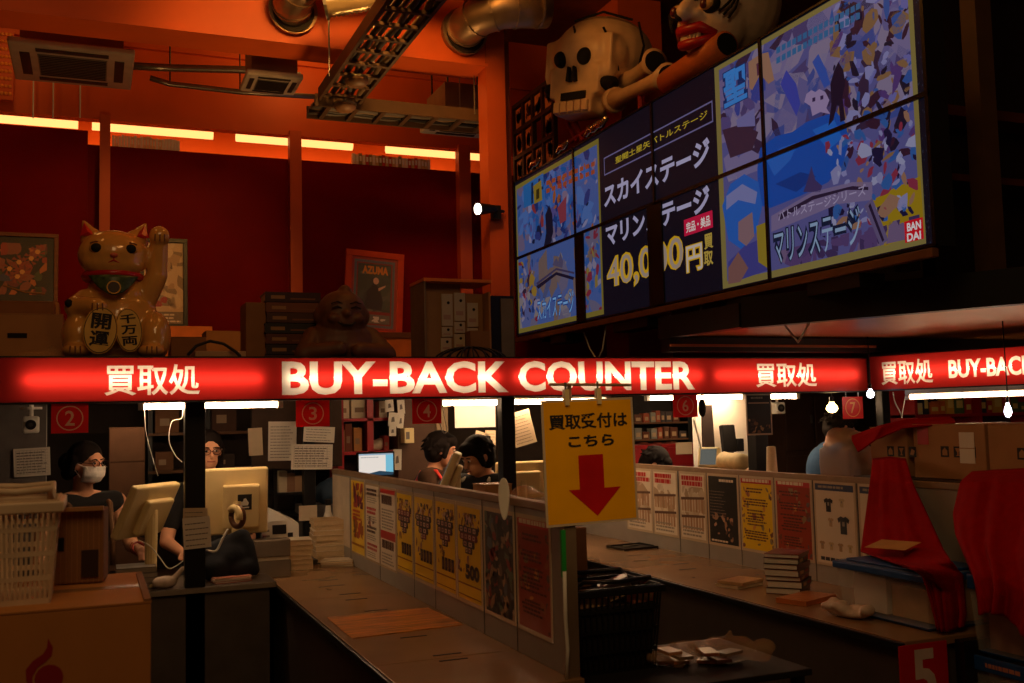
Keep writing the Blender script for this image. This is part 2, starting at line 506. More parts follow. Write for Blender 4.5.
# pillars inside the booths
struct(MB().box((-.80, 7.35, 0), (at(46, 450, 'y', 7.35).x, 7.5, 1.80), K('grey_pillar', (112, 106, 102), rough=.7)), 'wall_pillar')
pm = MB(); a = at(398, 440, 'y', 8.0); b = at(436, 440, 'y', 8.0)
struct(pm.box((a.x, 8.0, 0), (b.x, 8.35, 1.80), K('brown_pillar', (92, 62, 44), rough=.6)).box((b.x, 7.98, 0), (b.x + .1, 8.3, 1.80), K('tan_pillar_edge', (168, 140, 108), rough=.6)), 'wall_pillar_brown')
a = at(697, 440, 'y', 7.0); b = at(748, 440, 'y', 7.0)
struct(MB().box((a.x, 7.0, 0), (b.x, 7.06, 1.80), K('white_partition', (250, 244, 230), rough=.6, var=.03)), 'wall_partition')

# ================================================================== the long backlit sign
SIGNRED = TL('sign_red_acrylic', (198, 42, 35)); SIGNWHITE = TL('sign_white_acrylic', (255, 246, 226))
boxwhite = K('light_box_inside', (120, 110, 104), rough=.8, var=.02)
tubeS = E('sign_tube', (255, 222, 190), 9.0)


def sign_faces(root, length, h, writing):
    """Red acrylic face with the letters let into it. writing: (text, x0, z0, x1, z1, boldness)."""
    V = [(0, 0), (length, 0), (length, h), (0, h)]; F = [[0, 1, 2, 3]]
    for s, x0, z0, x1, z1, off in writing:
        vs, fs, _ = glyph(s, off); n = len(V)
        V += [(x0 + a * (x1 - x0), z0 + b * (z1 - z0)) for a, b in vs]; F += [[i + n for i in f] for f in fs]
    ed = set()
    for f in F:
        for i in range(len(f)):
            e = (min(f[i - 1], f[i]), max(f[i - 1], f[i])); ed ^= {e}
    ov, oe, of, ovv, oee, off_ = delaunay_2d_cdt([Vector(v) for v in V], list(ed), [], 0, 1e-6)
    tris = [[V[i] for i in f] for f in F[1:]]
    boxes = [(min(p[0] for p in t), max(p[0] for p in t), min(p[1] for p in t), max(p[1] for p in t)) for t in tris]

    def inside(x, y):
        for t, (a, b, c, d) in zip(tris, boxes):
            if a <= x <= b and c <= y <= d and d - c > 1e-7:
                sg = [(t[i][0] - t[i - 1][0]) * (y - t[i - 1][1]) - (t[i][1] - t[i - 1][1]) * (x - t[i - 1][0]) for i in range(len(t))]
                if min(sg) >= -1e-12: return True
        return False
    face = MB(); red = []; whi = {}
    ends = [(w[1] + w[3]) / 2 for w in writing]
    for f in of:
        c = list(f)
        ar = sum(ov[c[i - 1]].x * ov[c[i]].y - ov[c[i]].x * ov[c[i - 1]].y for i in range(len(c)))
        if ar < 0: c = c[::-1]
        gx = sum(ov[i].x for i in c) / len(c)
        if inside(gx, sum(ov[i].y for i in c) / len(c)): whi.setdefault(min(range(len(ends)), key=lambda k: max(writing[k][1] - gx, gx - writing[k][3])), []).append(c)
        else: red.append(c)
    pts = [(v.x, 0, v.y) for v in ov]
    face.add(pts, red, SIGNRED); parts = [face.build('face', root)]
    for k, fs in sorted(whi.items()):
        l = MB().add([(a, -.002, b) for a, _, b in pts], fs, SIGNWHITE).build('lettering', root); l['label'] = 'cream white glowing letters'; parts.append(l)
    for o in parts:
        bm = bmesh.new(); bm.from_mesh(o.data); bmesh.ops.delete(bm, geom=[v for v in bm.verts if not v.link_faces], context='VERTS'); bm.to_mesh(o.data); bm.free()


def sign(name, label, loc, rot, length, h, writing, tubes, depth=.15):
    t = thing(name, label, 'sign', loc, rot)
    b = MB(); w = .006
    b.box((0, depth - w, 0), (length, depth, h), boxwhite).box((0, .002, 0), (length, depth - w, w), boxwhite).box((0, .002, h - w), (length, depth - w, h), boxwhite)
    b.box((0, .002, w), (w, depth - w, h - w), boxwhite).box((length - w, .002, w), (length, depth - w, h - w), boxwhite)
    b.box((-.004, 0, h), (length + .004, depth + .004, h + .008), black).box((-.004, 0, -.008), (length + .004, depth + .004, 0), black).box((-.004, depth, 0), (length + .004, depth + .006, h), black)
    b.build('housing', t)
    sign_faces(t, length, h, writing)
    for a, c in tubes: MB().cyl((a, .036, h * .5), (c, .036, h * .5), .012, tubeS, n=12).build('lamp_tube', t, smooth=True)
    return t


SX0 = -1.35
zs0 = (at(0, 403, 'y', YS).z + at(866, 390.5, 'y', YS).z) / 2; zs1 = (at(0, 358.5, 'y', YS).z + at(866, 357.8, 'y', YS).z) / 2
SX1 = at(867, 370, 'y', YS).x; SH = zs1 - zs0


def sr(x0, y0, x1, y1):
    a = at(x0, y1, 'y', YS); b = at(x1, y0, 'y', YS)
    return a.x - SX0, a.z - zs0, b.x - SX0, b.z - zs0


def sx(px): return at(px, 380, 'y', YS).x - SX0


sign('counter_sign', 'long red backlit sign across the booths reading BUY-BACK COUNTER in cream letters', (SX0, YS, zs0), 0, SX1 - SX0, SH,
     [('買取処', *sr(104, 364, 200, 396), .018), ('BUY-BACK', *sr(282, 361, 508, 395.5), .034), ('COUNTER', *sr(519, 361, 694, 392), .034), ('買取処', *sr(756, 362.5, 816, 387.5), .018)],
     [(.05, .72), (sx(24), sx(262)), (sx(288), sx(500)), (sx(514), sx(702)), (sx(716), sx(858))])
# the second sign turns the corner and comes towards the viewer
A2 = at(870, 373, 'y', YS - .02); dir2 = Vector((math.sin(math.radians(18)), -math.cos(math.radians(18)), 0))
rot2 = math.degrees(math.atan2(dir2.y, dir2.x))


def on2(px, py):
    d = CR * ((px - 512) / FPX) + CU * (-(py - 341.5) / FPX) + CF
    n = Vector((dir2.y, -dir2.x, 0)); t = (A2 - EYE).dot(n) / d.dot(n); q = EYE + d * t
    return (q - A2).dot(dir2), q.z


z20 = on2(875, 390)[1]; z21 = on2(875, 356.5)[1]
U = on2
def s2(x0, y0, x1, y1):
    a = U(x0, y1); b = U(x1, y1); c = U(x1, y0)
    return a[0], a[1] - z20, b[0], c[1] - z20 if x1 < 940 else c[1] - z20
bx0 = U(949, 376)[0]; bx1 = U(1036, 374)[0]
zt = U(900, 360)[1] - z20; zb_ = U(900, 384.5)[1] - z20
sign('counter_sign', 'shorter red backlit sign turned at the corner past the plate with the 7', (A2.x, A2.y, z20), rot2, 3.2, z21 - z20,
     [('買取処', U(881, 372)[0], zb_, U(933, 372)[0], zt, .018), ('BUY-BACK', bx0, zb_ + .025, bx1, zt - .02, .034), ('COUNTER', bx1 + .12, zb_ + .025, bx1 + .12 + (bx1 - bx0) * .8, zt - .02, .034)],
     [(.12, 1.15), (1.3, 2.3), (2.4, 3.1)])

# posts that carry the signs
for px, w, lab in ((194.6, .105, 'black square post with papers taped on it beside the cream monitor'), (507, .085, 'black square post rising behind the yellow poster divider'),
                   (759, .10, 'black square post with a dark poster on it behind the white-sheet divider')):
    x = at(px, 450, 'y', YS + .21).x; w = w
    m = MB().box((x - w / 2, YS + .17, 0), (x + w / 2, YS + .17 + w, 1.80), black)
    tag(m.build('sign_post', bevel=.004), lab, 'post', group='posts under the red signs')
q = at(886, 400, 'y', YS + .2); tag(MB().box((q.x - .035, q.y + .0, 0), (q.x + .035, q.y + .07, 1.80), black).build('sign_post', bevel=.004), 'black post at the corner where the two red signs meet', 'post', group='posts under the red signs')
x = at(310, 480, 'y', 7.2).x
tag(MB().box((x - .04, 7.2, 0), (x + .04, 7.28, 1.80), black).build('sign_post', bevel=.004), 'black post under the papers below the plate with the 3', 'post', group='posts under the red signs')

# tube lights under the sign
def tube_light(x0, x1, py, Y, lab):
    a = at(x0, py, 'y', Y); b = at(x1, py, 'y', Y); z = (a.z + b.z) / 2; L = b.x - a.x
    t = thing('tube_light', lab, 'lamp', (a.x, Y, z), 0, 'tube lights under the counter signs')
    MB().box((-.03, -.025, .02), (L + .03, .035, .055), white).box((L * .3, -.01, .055), (L * .3 + .03, .02, 1.80 - z), white).box((L * .7, -.01, .055), (L * .7 + .03, .02, 1.80 - z), white).build('fitting', t)
    MB().cyl((0, 0, 0), (L, 0, 0), .016, tubeE, n=12).build('lamp_tube', t, smooth=True)
    for x in (-.02, L - .01): MB().box((x, -.02, -.02), (x + .03, .025, .022), white).build('end_cap', t)


tube_light(142, 279, 405.5, 6.0, 'white tube light behind the post with the taped papers')
tube_light(440, 606, 402, 6.45, 'white tube light beside the plate with the 4')
tube_light(648, 742, 397.5, 6.86, 'white tube light behind the plate with the 6')
tube_light(768, 796, 396.5, 6.3, 'short white tube light above the round speaker')
# one under the turned sign
t = thing('tube_light', 'long white tube light under the turned red sign', 'lamp', (0, 0, 0), 0, 'tube lights under the counter signs')
_u = U(905, 394); p0 = Vector((A2.x, A2.y, 0)) + dir2 * _u[0] + Vector((-dir2.y, dir2.x, 0)) * .07; p0.z = z20 - .055; p1 = p0 + dir2 * 2.2
dn = Vector((0, 0, 1)); back = Vector((-dir2.y, dir2.x, 0))
MB().cyl(p0, p1, .016, tubeE2, n=12).build('lamp_tube', t, smooth=True)
MB().tube([p0 + dn * .035 - dir2 * .03, p1 + dn * .035], .022, white, n=4).build('fitting', t)
for k in (.3, 1.6): MB().tube([p0 + dir2 * k + dn * .04, p0 + dir2 * k + Vector((0, 0, z20 - .01 - p0.z))], .008, white).build('hanger', t)
MB().cyl(p0 - dir2 * .03, p0, .02, white).build('end_cap', t)

# hanging number plates
def plate(num, x0, y0, x1, y1, Y, lab, pale=(250, 214, 190)):
    a = at(x0, y1, 'y', Y); b = at(x1, y0, 'y', Y); w = b.x - a.x; h = b.z - a.z
    t = thing('number_plate', lab, 'sign', (a.x, Y, a.z), 0, 'red number plates of the booths')
    pk = TLD('plate_print_%d' % pale[1], pale)
    m = MB().box((0, 0, 0), (w, .001, h), TLD('plate_acrylic', (232, 28, 28))); r = min(w, h) * .42
    m.ring(w / 2, h / 2, r, r * .09, pk, 2)
    m.text(num, w / 2 - r * .36, h / 2 - r * .6, w / 2 + r * .36, h / 2 + r * .6, pk, 3, .012)
    m.build('plate', t)
    for x in (w * .2, w * .8): rod((x, .002, h), (x, .002, zs0 - a.z + .03), .003, white).build('hanger', t)


plate('2', 51, 403, 88.5, 433.5, YS + .02, 'red plate with a circled 2 under the sign')
plate('3', 296, 400, 329.5, 427, YS + .05, 'red plate with a circled 3 above taped papers')
plate('4', 412.5, 398, 441, 424, YS + .05, 'red plate with a circled 4 beside a white tube light')
plate('6', 673.5, 394, 697, 417.5, YS + .05, 'red plate with a circled 6 beside the hanging black handset')
plate('7', 843, 396.5, 862.5, 419, YS + .02, 'orange red plate with a circled 7 near the corner', (255, 190, 110))

# ================================================================== ceiling fittings
for a, b, py in ((-30, 78, 0), (92, 213, 0), (236, 352, 0), (386, 462, 0), (470, 505, 0)):
    x0 = at(a, 130, 'y', 9.1).x; x1 = at(b, 130, 'y', 9.1).x; z = zl + .035
    t = thing('cove_tube_light', 'orange tube light glowing above the red wall, ' + {-30: 'nearest the perforated panel', 92: 'over the pale row of books', 236: 'between the second and third column gaps', 386: 'over the coloured row of books', 470: 'short one at the big column'}[a], 'lamp', (x0, 9.1, z), 0, 'tube lights above the red wall')
    MB().cyl((0, 0, 0), (x1 - x0, 0, 0), .045, coveE, n=12).build('lamp_tube', t, smooth=True)
    MB().box((0, -.02, .045), (x1 - x0, .06, .1), white).build('fitting', t)
lamp('cove_fill', 'AREA', (1.2, 9.2, 4.0), 9, (1, .42, .08), .3, (1.2, 9.5, 3.9)).data.shape = 'RECTANGLE'  # area light added to strengthen the glow of the cove tubes
bpy.data.lights['cove_fill'].size = 4.5; bpy.data.lights['cove_fill'].size_y = .15

acM = K('cassette_white', (168, 158, 146), rough=.5); acd = K('cassette_slot', (34, 30, 28), rough=.6)
acg = K('cassette_grille', (112, 104, 96), rough=.6)


def cassette(x, y, z, w, lab, rot=0):
    t = thing('air_conditioner', lab, 'air conditioner', (x, y, z), rot, 'ceiling cassettes')
    h = w / 2
    MB().box((-h * .82, -h * .82, .04), (h * .82, h * .82, .28), K('galvanised_box', (120, 92, 66), rough=.5)).build('body', t)
    MB().box((-h, -h, 0), (h, h, .045), acM).build('panel', t, bevel=.012)
    g = MB().box((-h * .56, -h * .56, -.006), (h * .56, h * .56, .0), acg)
    for i in range(12): g.box((-h * .54, -h * .52 + i * h * .09, -.011), (h * .54, -h * .49 + i * h * .09, -.006), acd)
    g.build('grille', t)
    for k in range(4):
        R = rotm('Z', 90 * k)
        MB().box((-h * .58, h * .68, -.004), (h * .58, h * .84, .002), acd, R).build('air_slot', t)
    for sx_, sy in ((-1, -1), (1, 1), (-1, 1), (1, -1)): MB().cyl((sx_ * h * .7, sy * h * .7, .28), (sx_ * h * .7, sy * h * .7, 5.2 - z), .008, black, n=6).build('rod', t)
    return t


cassette(-.15, 7.98, 4.25, .82, 'large white ceiling cassette hanging near the perforated orange panel')
q = at(271, 80, 'z', 4.1); cassette(q.x + .02, q.y + .12, 4.1, .40, 'small white ceiling cassette beyond the deep orange beam')
q = at(464, 127, 'z', 4.0); cassette(q.x, q.y, 4.0, .58, 'white ceiling cassette tucked under the cross tray beside the orange column')
q = at(503, 2, 'z', 4.7); cassette(q.x, q.y - .1, 4.7, .62, 'white ceiling cassette up beside the steel duct elbow')

# round ducts through the beam
ductM = K('spiral_duct_steel', (150, 128, 104), rough=.42, metal=.8, var=.15, scale=6)
for (px, py, r, lab, turn) in ((292, 12, .15, 'round steel duct with dark mouth above the deep beam, near the ladder tray', (.35, .05, .25)), (463, 33, .155, 'round steel duct elbow beside the orange column', (.45, .2, .1))):
    q = at(px, py, 'y', YB)
    t = thing('ventilation_duct', lab, 'duct', (q.x, YB - .02, q.z))
    pts = [Vector((0, 0, 0)), Vector((-.03, -.16, .02)), Vector((.0, -.3, .06)), Vector((.1, -.40, .12)), Vector((.28, -.46, .18)), Vector((.6, -.5, .22)), Vector((1.2, -.5, .24))]
    if turn[0] > .4: pts = [Vector((0, 0, 0)), Vector((-.02, -.14, .0)), Vector((.04, -.26, .03)), Vector((.16, -.34, .06)), Vector((.32, -.36, .08)), Vector((.5, -.36, .10))]
    MB().tube(pts, r * .88, ductM, n=20).build('pipe', t, smooth=True)
    for i in range(len(pts) - 1):
        a = pts[i].lerp(pts[i + 1], .6); d = (pts[i + 1] - pts[i]).normalized(); MB().cyl(a - d * .008, a + d * .008, r * .92, ductM, n=20).build('seam_rib', t)
    MB().cyl((0, .018, 0), (0, -.03, 0), r * 1.12, ductM, n=22).build('collar', t)
    MB().cyl((-.0, -.05, -.02), (0, -.03, -.02), r * .94, K('duct_mouth', (30, 22, 18), rough=.7), n=20).build('liner', t)
# silvery flexible hose up at the top edge
q0 = at(336, 2, 'y', 6.3); q1 = at(388, 4, 'y', 6.2)
t = thing('flexible_duct', 'silvery ribbed flexible hose at the ceiling behind the ladder tray', 'duct', q0)
m = MB(); d = q1 - q0 + Vector((.15, -.05, .1)); n = 34
m.tube([d * (i / n - .15) for i in range(n + 1)], [.085 + .011 * (i % 2) for i in range(n + 1)], K('foil_hose', (236, 214, 168), rough=.22, metal=.6), n=18); m.build('hose', t, smooth=True)
MB().tube([d * -.16, d * -.12], .1, steel, n=18).build('clamp_ring', t)

# cable ladders
trayM = K('tray_brown', (92, 70, 52), rough=.5, metal=.3)
cabM = K('cable_grey', (86, 80, 74), rough=.5)


def ladder(p, L, w, axis, lab, n):
    t = thing('cable_ladder', lab, 'cable tray', p)
    R = Matrix() if axis == 'y' else rotm('Z', -90)
    for x in (0, w - .02): MB(R).box((x, 0, 0), (x + .02, L, .09), trayM).build('side_rail', t)
    for i in range(n):
        y = L * (i + .5) / n; MB(R).box((.02, y - .016, .0), (w - .02, y + .016, .02), trayM).build('rung', t)
    r = random.Random(4)
    for k in range(6):
        x = .04 + k * (w - .08) / 5
        MB(R).tube([(x + r.uniform(-.012, .012), L * i / 14, .035 + r.uniform(0, .012)) for i in range(15)], .013 + .006 * (k % 2), (cabM, black, K('cable_cream', (112, 92, 70), rough=.5))[k % 3], n=8).build('cable', t, smooth=True)
    for y in (.15 * L, .85 * L):
        for x in (0, w): MB(R).cyl((x, y, .05), (x, y, 5.2 - p[2]), .006, steel, n=6).build('hanger_rod', t)
    return t


a = at(319, 99, 'z', 3.9); b = at(372, 91, 'z', 3.9)
ladder((a.x, 4.6, 3.9), a.y - 4.6 + .03, b.x - a.x, 'y', 'dark cable ladder running overhead towards the viewer', 11)
ladder((a.x - .02, a.y + .36, 3.86), 1.42, .33, 'x', 'second cable ladder crossing below the deep beam to the column', 7)
# fire alarm heads under the ladder
for px, py, lab in ((357, 82, 'pale round alarm dome under the overhead cable ladder'), (345, 102, 'pale round alarm dome at the corner of the two cable ladders')):
    q = at(px, py, 'z', 3.87); t = thing('alarm_dome', lab, 'alarm', (q.x, q.y, 3.868 if px > 350 else 3.828))
    MB().lathe([(.02, -.03), (.055, -.024), (.078, -.0), (.078, .02)], K('dome_plastic', (120, 86, 58), rough=.5), n=22).build('dome', t, smooth=True)
    MB().lathe([(.082, .02), (.082, .03)], steel, n=22).build('base', t)
# pipes
for i, (pp, r, lab) in enumerate(((((133, 66), (170, 68), (250, 70), (300, 76)), .03, 'insulated pipe running from the large cassette to the small one'), (((150, 78), (170, 84), (240, 92), (320, 97)), .022, 'thinner pipe bent below the insulated pipe at the ceiling'))):
    pts = [at(x, y, 'y', 8.2) for x, y in pp]; t = thing('ceiling_pipe', lab, 'pipe', pts[0])
    MB().tube([p - pts[0] for p in pts], r, steel, n=10).build('pipe', t, smooth=True)
    for k in (1, 2): MB().cyl(pts[k] - pts[0], pts[k] - pts[0] + Vector((0, 0, 5.2 - pts[k].z)), .006, black, n=6).build('hanger_rod', t)
# perforated panel at the far top corner
a = at(-14, 98, 'y', 8.7); b = at(14, 30, 'y', 8.7)
t = thing('perforated_panel', 'orange panel with rows of bulb-like bumps at the ceiling corner', 'panel', (a.x, 8.7, a.z))
MB().box((0, 0, 0), (b.x - a.x, .03, b.z - a.z), orange).build('sheet', t)
m = MB()
for i in range(5):
    for j in range(9): m.ell((.05 + i * (b.x - a.x - .06) / 4.5, -.002, .05 + j * (b.z - a.z) / 9.6), (.016, .012, .016), K('bump_gold', (240, 150, 60), rough=.3), 8, 6)
m.build('rivet_pattern', t, smooth=True)
for k, px in enumerate((33, 53, 80)):
    q = at(px, 90, 'y', 8.7); q2 = at(px, 118, 'y', 8.7)
    tag(MB().cyl((0, 0, 0), (0, 0, 5.2 - q2.z), .006, white, n=6).build('hanging_rod'), ('thin pale rod hanging by the perforated panel', 'thin pale rod below the middle of the large cassette', 'thin pale rod below the far edge of the large cassette')[k], 'rod', q2)
# pale slips imitate reflected slats; slim coloured books stored on the red wall
r = random.Random(8)
for (px0, px1, n, col, grp) in ((112, 180, 22, [(226, 214, 196), (214, 190, 150)], 'a'), (352, 430, 24, [(196, 60, 40), (210, 170, 110), (150, 120, 60), (226, 200, 170)], 'b')):
    x0 = at(px0, 150, 'y', YW + .02).x; x1 = at(px1, 150, 'y', YW + .02).x; w = (x1 - x0) / n
    for i in range(n):
        c = col[r.randrange(len(col))]; h = .085 + r.uniform(0, .02)
        o = MB().box((0, .001, 0), (w * .86, .045, h), K('shelf_book_%d_%d_%d' % c, c, rough=.6)).box((w * .12, 0, h * .3), (w * .7, .001, h * .75), paper).build('book')
        tag(o, 'slim pale book in the row on top of the red wall near the large cassette' if grp == 'a' else 'slim red or tan book in the row on the red wall between two columns', 'book', (x0 + i * w, YW + .003, zr + .002), 0, 'pale books on top of the red wall' if grp == 'a' else 'coloured books on top of the red wall')

# clip spotlight beside the column
q = at(478, 209, 'y', 6.75); t = thing('spotlight', 'small black clip spotlight shining beside the orange column', 'lamp', q)
dr = Vector((-.93, -.30, -.12)).normalized()
m = MB(); m.cyl(dr * .0, dr * -.15, .045, black, .028, n=18); m.build('lamp_head', t, smooth=False)
MB().cyl(dr * .004, dr * .001, .040, E('spot_glow', (255, 240, 214), 9), n=18).build('lamp_lens', t)
MB().tube([dr * -.12, dr * -.12 + Vector((.12, .06, .0)), (at(497, 212, 'y', 6.86) - q)], .012, black).build('arm', t)
MB().box((.14, .06, -.05), (.2, .12, .05), black).build('clamp', t)

# ================================================================== the wall of eight screens
XV = 3.5; YV = at(516, 260, 'x', XV).y; ZV = 2.336; VW, VH = 1.228, .70
BL = {}


def SE(c):
    return E('screen_%d_%d_%d' % c, c, .66)


def P(px, py):
    q = at(px, py, 'x', XV); return (YV - q.y, q.z - ZV)


shapes = []          # (polygon, material, layer)


def dim(c): return tuple(int(k * f) for k, f in zip(c, (.80, .80, .86)))


def sp(pts, c, lay=1): c = dim(c); shapes.append(([P(*p) for p in pts], SE(c), lay))
def spr(x0, y0, x1, y1, c, lay=1): shapes.append(([(x0, y0), (x1, y0), (x1, y1), (x0, y1)], SE(c), lay))


def stext(body, left, right, ybl, ytl, ybr, c, lay=3, off=.02):
    """writing from the left px (bottom ybl, top ytl) to the right px (bottom ybr)"""
    a = P(left, ybl); b = P(left, ytl); r_ = P(right, ybr)
    vs, fs, _ = glyph(body, off); w = r_[0] - a[0]; h = b[1] - a[1]; dz = r_[1] - a[1]
    for f in fs: shapes.append(([(a[0] + vs[i][0] * w, a[1] + dz * 0 + vs[i][1] * h) for i in f], SE(c), lay))


def art(u0, v0, u1, v1, n, pal, s0, s1, seed, lay=2, ang=None):
    r = random.Random(seed)
    for k in range(n):
        cx, cy = r.uniform(u0, u1), r.uniform(v0, v1); s = r.uniform(s0, s1); e = r.uniform(.25, .8); a = (r.uniform(0, 3.14) if ang is None else ang + r.uniform(-.5, .5)); m = r.randint(5, 9)
        p = []
        for i in range(m):
            t = 2 * math.pi * i / m; q = s * r.uniform(.6, 1.1); x = q * math.cos(t); y = q * e * math.sin(t)
            p.append((cx + x * math.cos(a) - y * math.sin(a), cy + x * math.sin(a) + y * math.cos(a)))
        p = clip_poly(p, u0, v0, u1, v1)
        if len(p) > 2: shapes.append((p, SE(dim(pal[r.randrange(len(pal))])), lay + (k % 5) * .1))


UT = 4 * VW; VT = 2 * VH
uA = P(601, 230)[0]; uB = P(717, 150)[0]; uC = P(925.5, 240)[0]
NAVY = (14, 13, 24)
spr(0, 0, UT, VT, NAVY, 0)
r = random.Random(5)
for k in range(260):
    u = r.uniform(uA, uB); v = r.uniform(0, VT); spr(u, v, u + .006, v + .006, (44, 46, 66), .5)
for k in range(60):
    u = r.uniform(uC, UT); v = r.uniform(0, VT); spr(u, v, u + .006, v + .006, (40, 44, 60), .5)
# first advert
spr(.02, .03, uA, VT - .04, (112, 98, 40), .6); spr(.05, .07, uA - .03, VT - .08, (62, 82, 138), .8)
art(.05, .75, uA - .03, VT - .08, 130, [(40, 92, 158), (62, 108, 176), (92, 84, 140), (120, 104, 128), (34, 52, 110), (84, 120, 180)], .04, .13, 11)
art(.3, .70, uA - .03, 1.25, 60, [(150, 52, 52), (146, 120, 140), (168, 92, 44), (48, 58, 120), (150, 148, 176), (28, 34, 64)], .02, .08, 12, 3)
art(.05, .07, uA - .03, .70, 40, [(116, 108, 128), (148, 136, 130), (96, 104, 150), (128, 104, 92), (84, 92, 128)], .08, .22, 13)
art(.05, .10, .50, .66, 60, [(140, 40, 52), (58, 92, 160), (168, 130, 46), (60, 40, 60), (150, 140, 160), (40, 66, 120)], .02, .08, 14, 3)
art(1.3, .07, uA - .03, .70, 50, [(140, 44, 60), (52, 96, 160), (156, 128, 60), (150, 140, 156)], .02, .07, 15, 3)
sp([(523, 186), (543, 173), (544, 199), (524, 208)], (40, 110, 170), 4); sp([(531, 183), (533, 182), (533, 203), (531, 204)], (14, 40, 80), 4.2); sp([(538, 179), (540, 178), (540, 199), (538, 200)], (14, 40, 80), 4.2)
sp([(531, 192), (543, 186), (543, 189), (531, 195)], (14, 40, 80), 4.2)
sp([(533, 186), (541, 180), (542, 200), (534, 204)], (160, 132, 40), 4.3); sp([(536, 190), (539, 188), (539, 198), (536, 200)], (60, 50, 20), 4.4)
for k in range(2):
    for i in range(9): sp([(546 + i * 5.6, 181 + k * 8 - i * 2.3), (549.6 + i * 5.6, 179.6 + k * 8 - i * 2.3), (549.6 + i * 5.6, 184 + k * 8 - i * 2.3), (546 + i * 5.6, 185.5 + k * 8 - i * 2.3)], (176, 78, 40), 4)
sp([(545, 215), (549, 205), (552, 214), (553, 232), (549, 247), (543, 250), (546, 233)], (26, 24, 44), 4)
sp([(557, 208), (566, 196), (566, 220), (560, 224)], (150, 60, 70), 4)
sp([(536, 286), (556, 272), (574, 277), (573, 280), (556, 275), (538, 289)], (30, 26, 48), 4); sp([(536, 283), (556, 268), (574, 272), (574, 274), (556, 270), (537, 285)], (70, 60, 90), 4)
stext('スカイステージ', 537, 574, 322, 299, 310, (16, 52, 120), 4.6, .05)
stext('スカイステージ', 537.4, 573.6, 321, 300, 309, (110, 156, 204), 5, .0)
sp([(552, 265), (556, 258), (558, 262), (560, 252), (563, 262), (562, 268)], (92, 84, 110), 3.8)
# dark panel of the middle
ol = (98, 92, 132)
a = P(604, 176); b = P(712, 101); c = P(604, 157); d_ = P(712, 122)
bx = (a[0], (a[1] + d_[1]) / 2, b[0], (c[1] + b[1]) / 2)
for q_ in ((bx[0], bx[1], bx[2], bx[1] + .01), (bx[0], bx[3] - .01, bx[2], bx[3]), (bx[0], bx[1], bx[0] + .01, bx[3]), (bx[2] - .01, bx[1], bx[2], bx[3])): spr(*q_, ol, 2)
vs, fs, _ = glyph('聖闘士星矢バトルステージ', .012)
for f in fs: shapes.append(([(bx[0] + .18 + vs[i][0] * (bx[2] - bx[0] - .24), bx[1] + .045 + vs[i][1] * (bx[3] - bx[1] - .085)) for i in f], SE((176, 150, 40)), 3))
LAV = (162, 156, 188)


def line(body, x0, x1, b0, t0, b1, t1, c, lay, off):
    a = P(x0, b0); b = P(x0, t0); c2 = P(x1, b1); d2 = P(x1, t1); v0 = (a[1] + c2[1]) / 2; v1 = (b[1] + d2[1]) / 2
    vs, fs, _ = glyph(body, off)
    for f in fs: shapes.append(([(a[0] + vs[i][0] * (c2[0] - a[0]), v0 + vs[i][1] * (v1 - v0)) for i in f], c if not isinstance(c, tuple) else SE(c), lay))
    return v0, v1


line('スカイステージ', 604, 710, 208, 185, 163, 137, LAV, 3, .035)
line('マリンステージ', 606, 710, 244, 220, 214, 190, LAV, 3, .035)
gold = bpy.data.materials.get('gold') or E('screen_gold', (190, 146, 24), .95)
line('40,000', 607, 684, 292, 254, 276, 237, (196, 150, 26), 3, .05)
line('40,000', 607.6, 683.4, 290, 256, 274.5, 239.5, (150, 132, 120), 4, .0)
line('円', 686, 703, 274, 247, 269, 240, (196, 150, 26), 3, .06)
line('円', 686.6, 702.4, 273, 248, 268, 241, (186, 172, 160), 4, .01)
line('買', 704, 713, 250, 235, 247.5, 231.5, (170, 142, 60), 3, .03); line('取', 704, 713, 267, 252, 264, 249, (170, 142, 60), 3, .03)
a = P(684, 236); b = P(712, 211); spr(a[0], (a[1] + P(712, 228)[1]) / 2, b[0], (b[1] + P(684, 219)[1]) / 2, (186, 22, 60), 2)
line('完品・美品', 686, 710, 233, 222.5, 225.5, 214.5, (214, 206, 200), 3, .02)
# the large advert
spr(uB, .02, uC, VT - .02, (120, 106, 58), .6); spr(uB + .05, .06, uC - .03, VT - .05, (78, 76, 128), .8)
g0, g1 = uB + .05, uC - .03
art(g0, .65, g1, VT - .05, 150, [(112, 104, 152), (136, 122, 158), (60, 40, 66), (84, 70, 116), (150, 134, 156), (70, 84, 150)], .05, .17, 21)
art(g1 - .55, .45, g1, VT - .05, 190, [(118, 116, 176), (150, 148, 190), (150, 110, 70), (60, 30, 50), (52, 92, 160), (90, 60, 120), (30, 26, 48)], .015, .075, 22, 3)
art(g0, .95, uB + .5, VT - .1, 20, [(64, 74, 150), (96, 80, 130), (128, 112, 150)], .06, .16, 26, 2.5)
sp([(757, 168), (760, 148), (776, 136), (792, 132), (806, 122), (822, 116), (836, 112), (846, 124), (848, 145), (842, 165), (828, 182), (800, 196), (770, 208), (758, 205)], (26, 84, 176), 4)
sp([(766, 160), (780, 148), (798, 142), (790, 160), (774, 176)], (44, 108, 196), 4.1); sp([(812, 130), (834, 120), (842, 138), (828, 150)], (36, 110, 200), 4.1); sp([(775, 184), (800, 172), (816, 176), (796, 192)], (20, 62, 140), 4.1)
sp([(830, 84), (834, 70), (838, 62), (843, 70), (845, 84), (842, 96), (845, 120), (840, 122), (838, 100), (833, 120), (828, 126), (831, 104)], (34, 22, 44), 4.6)
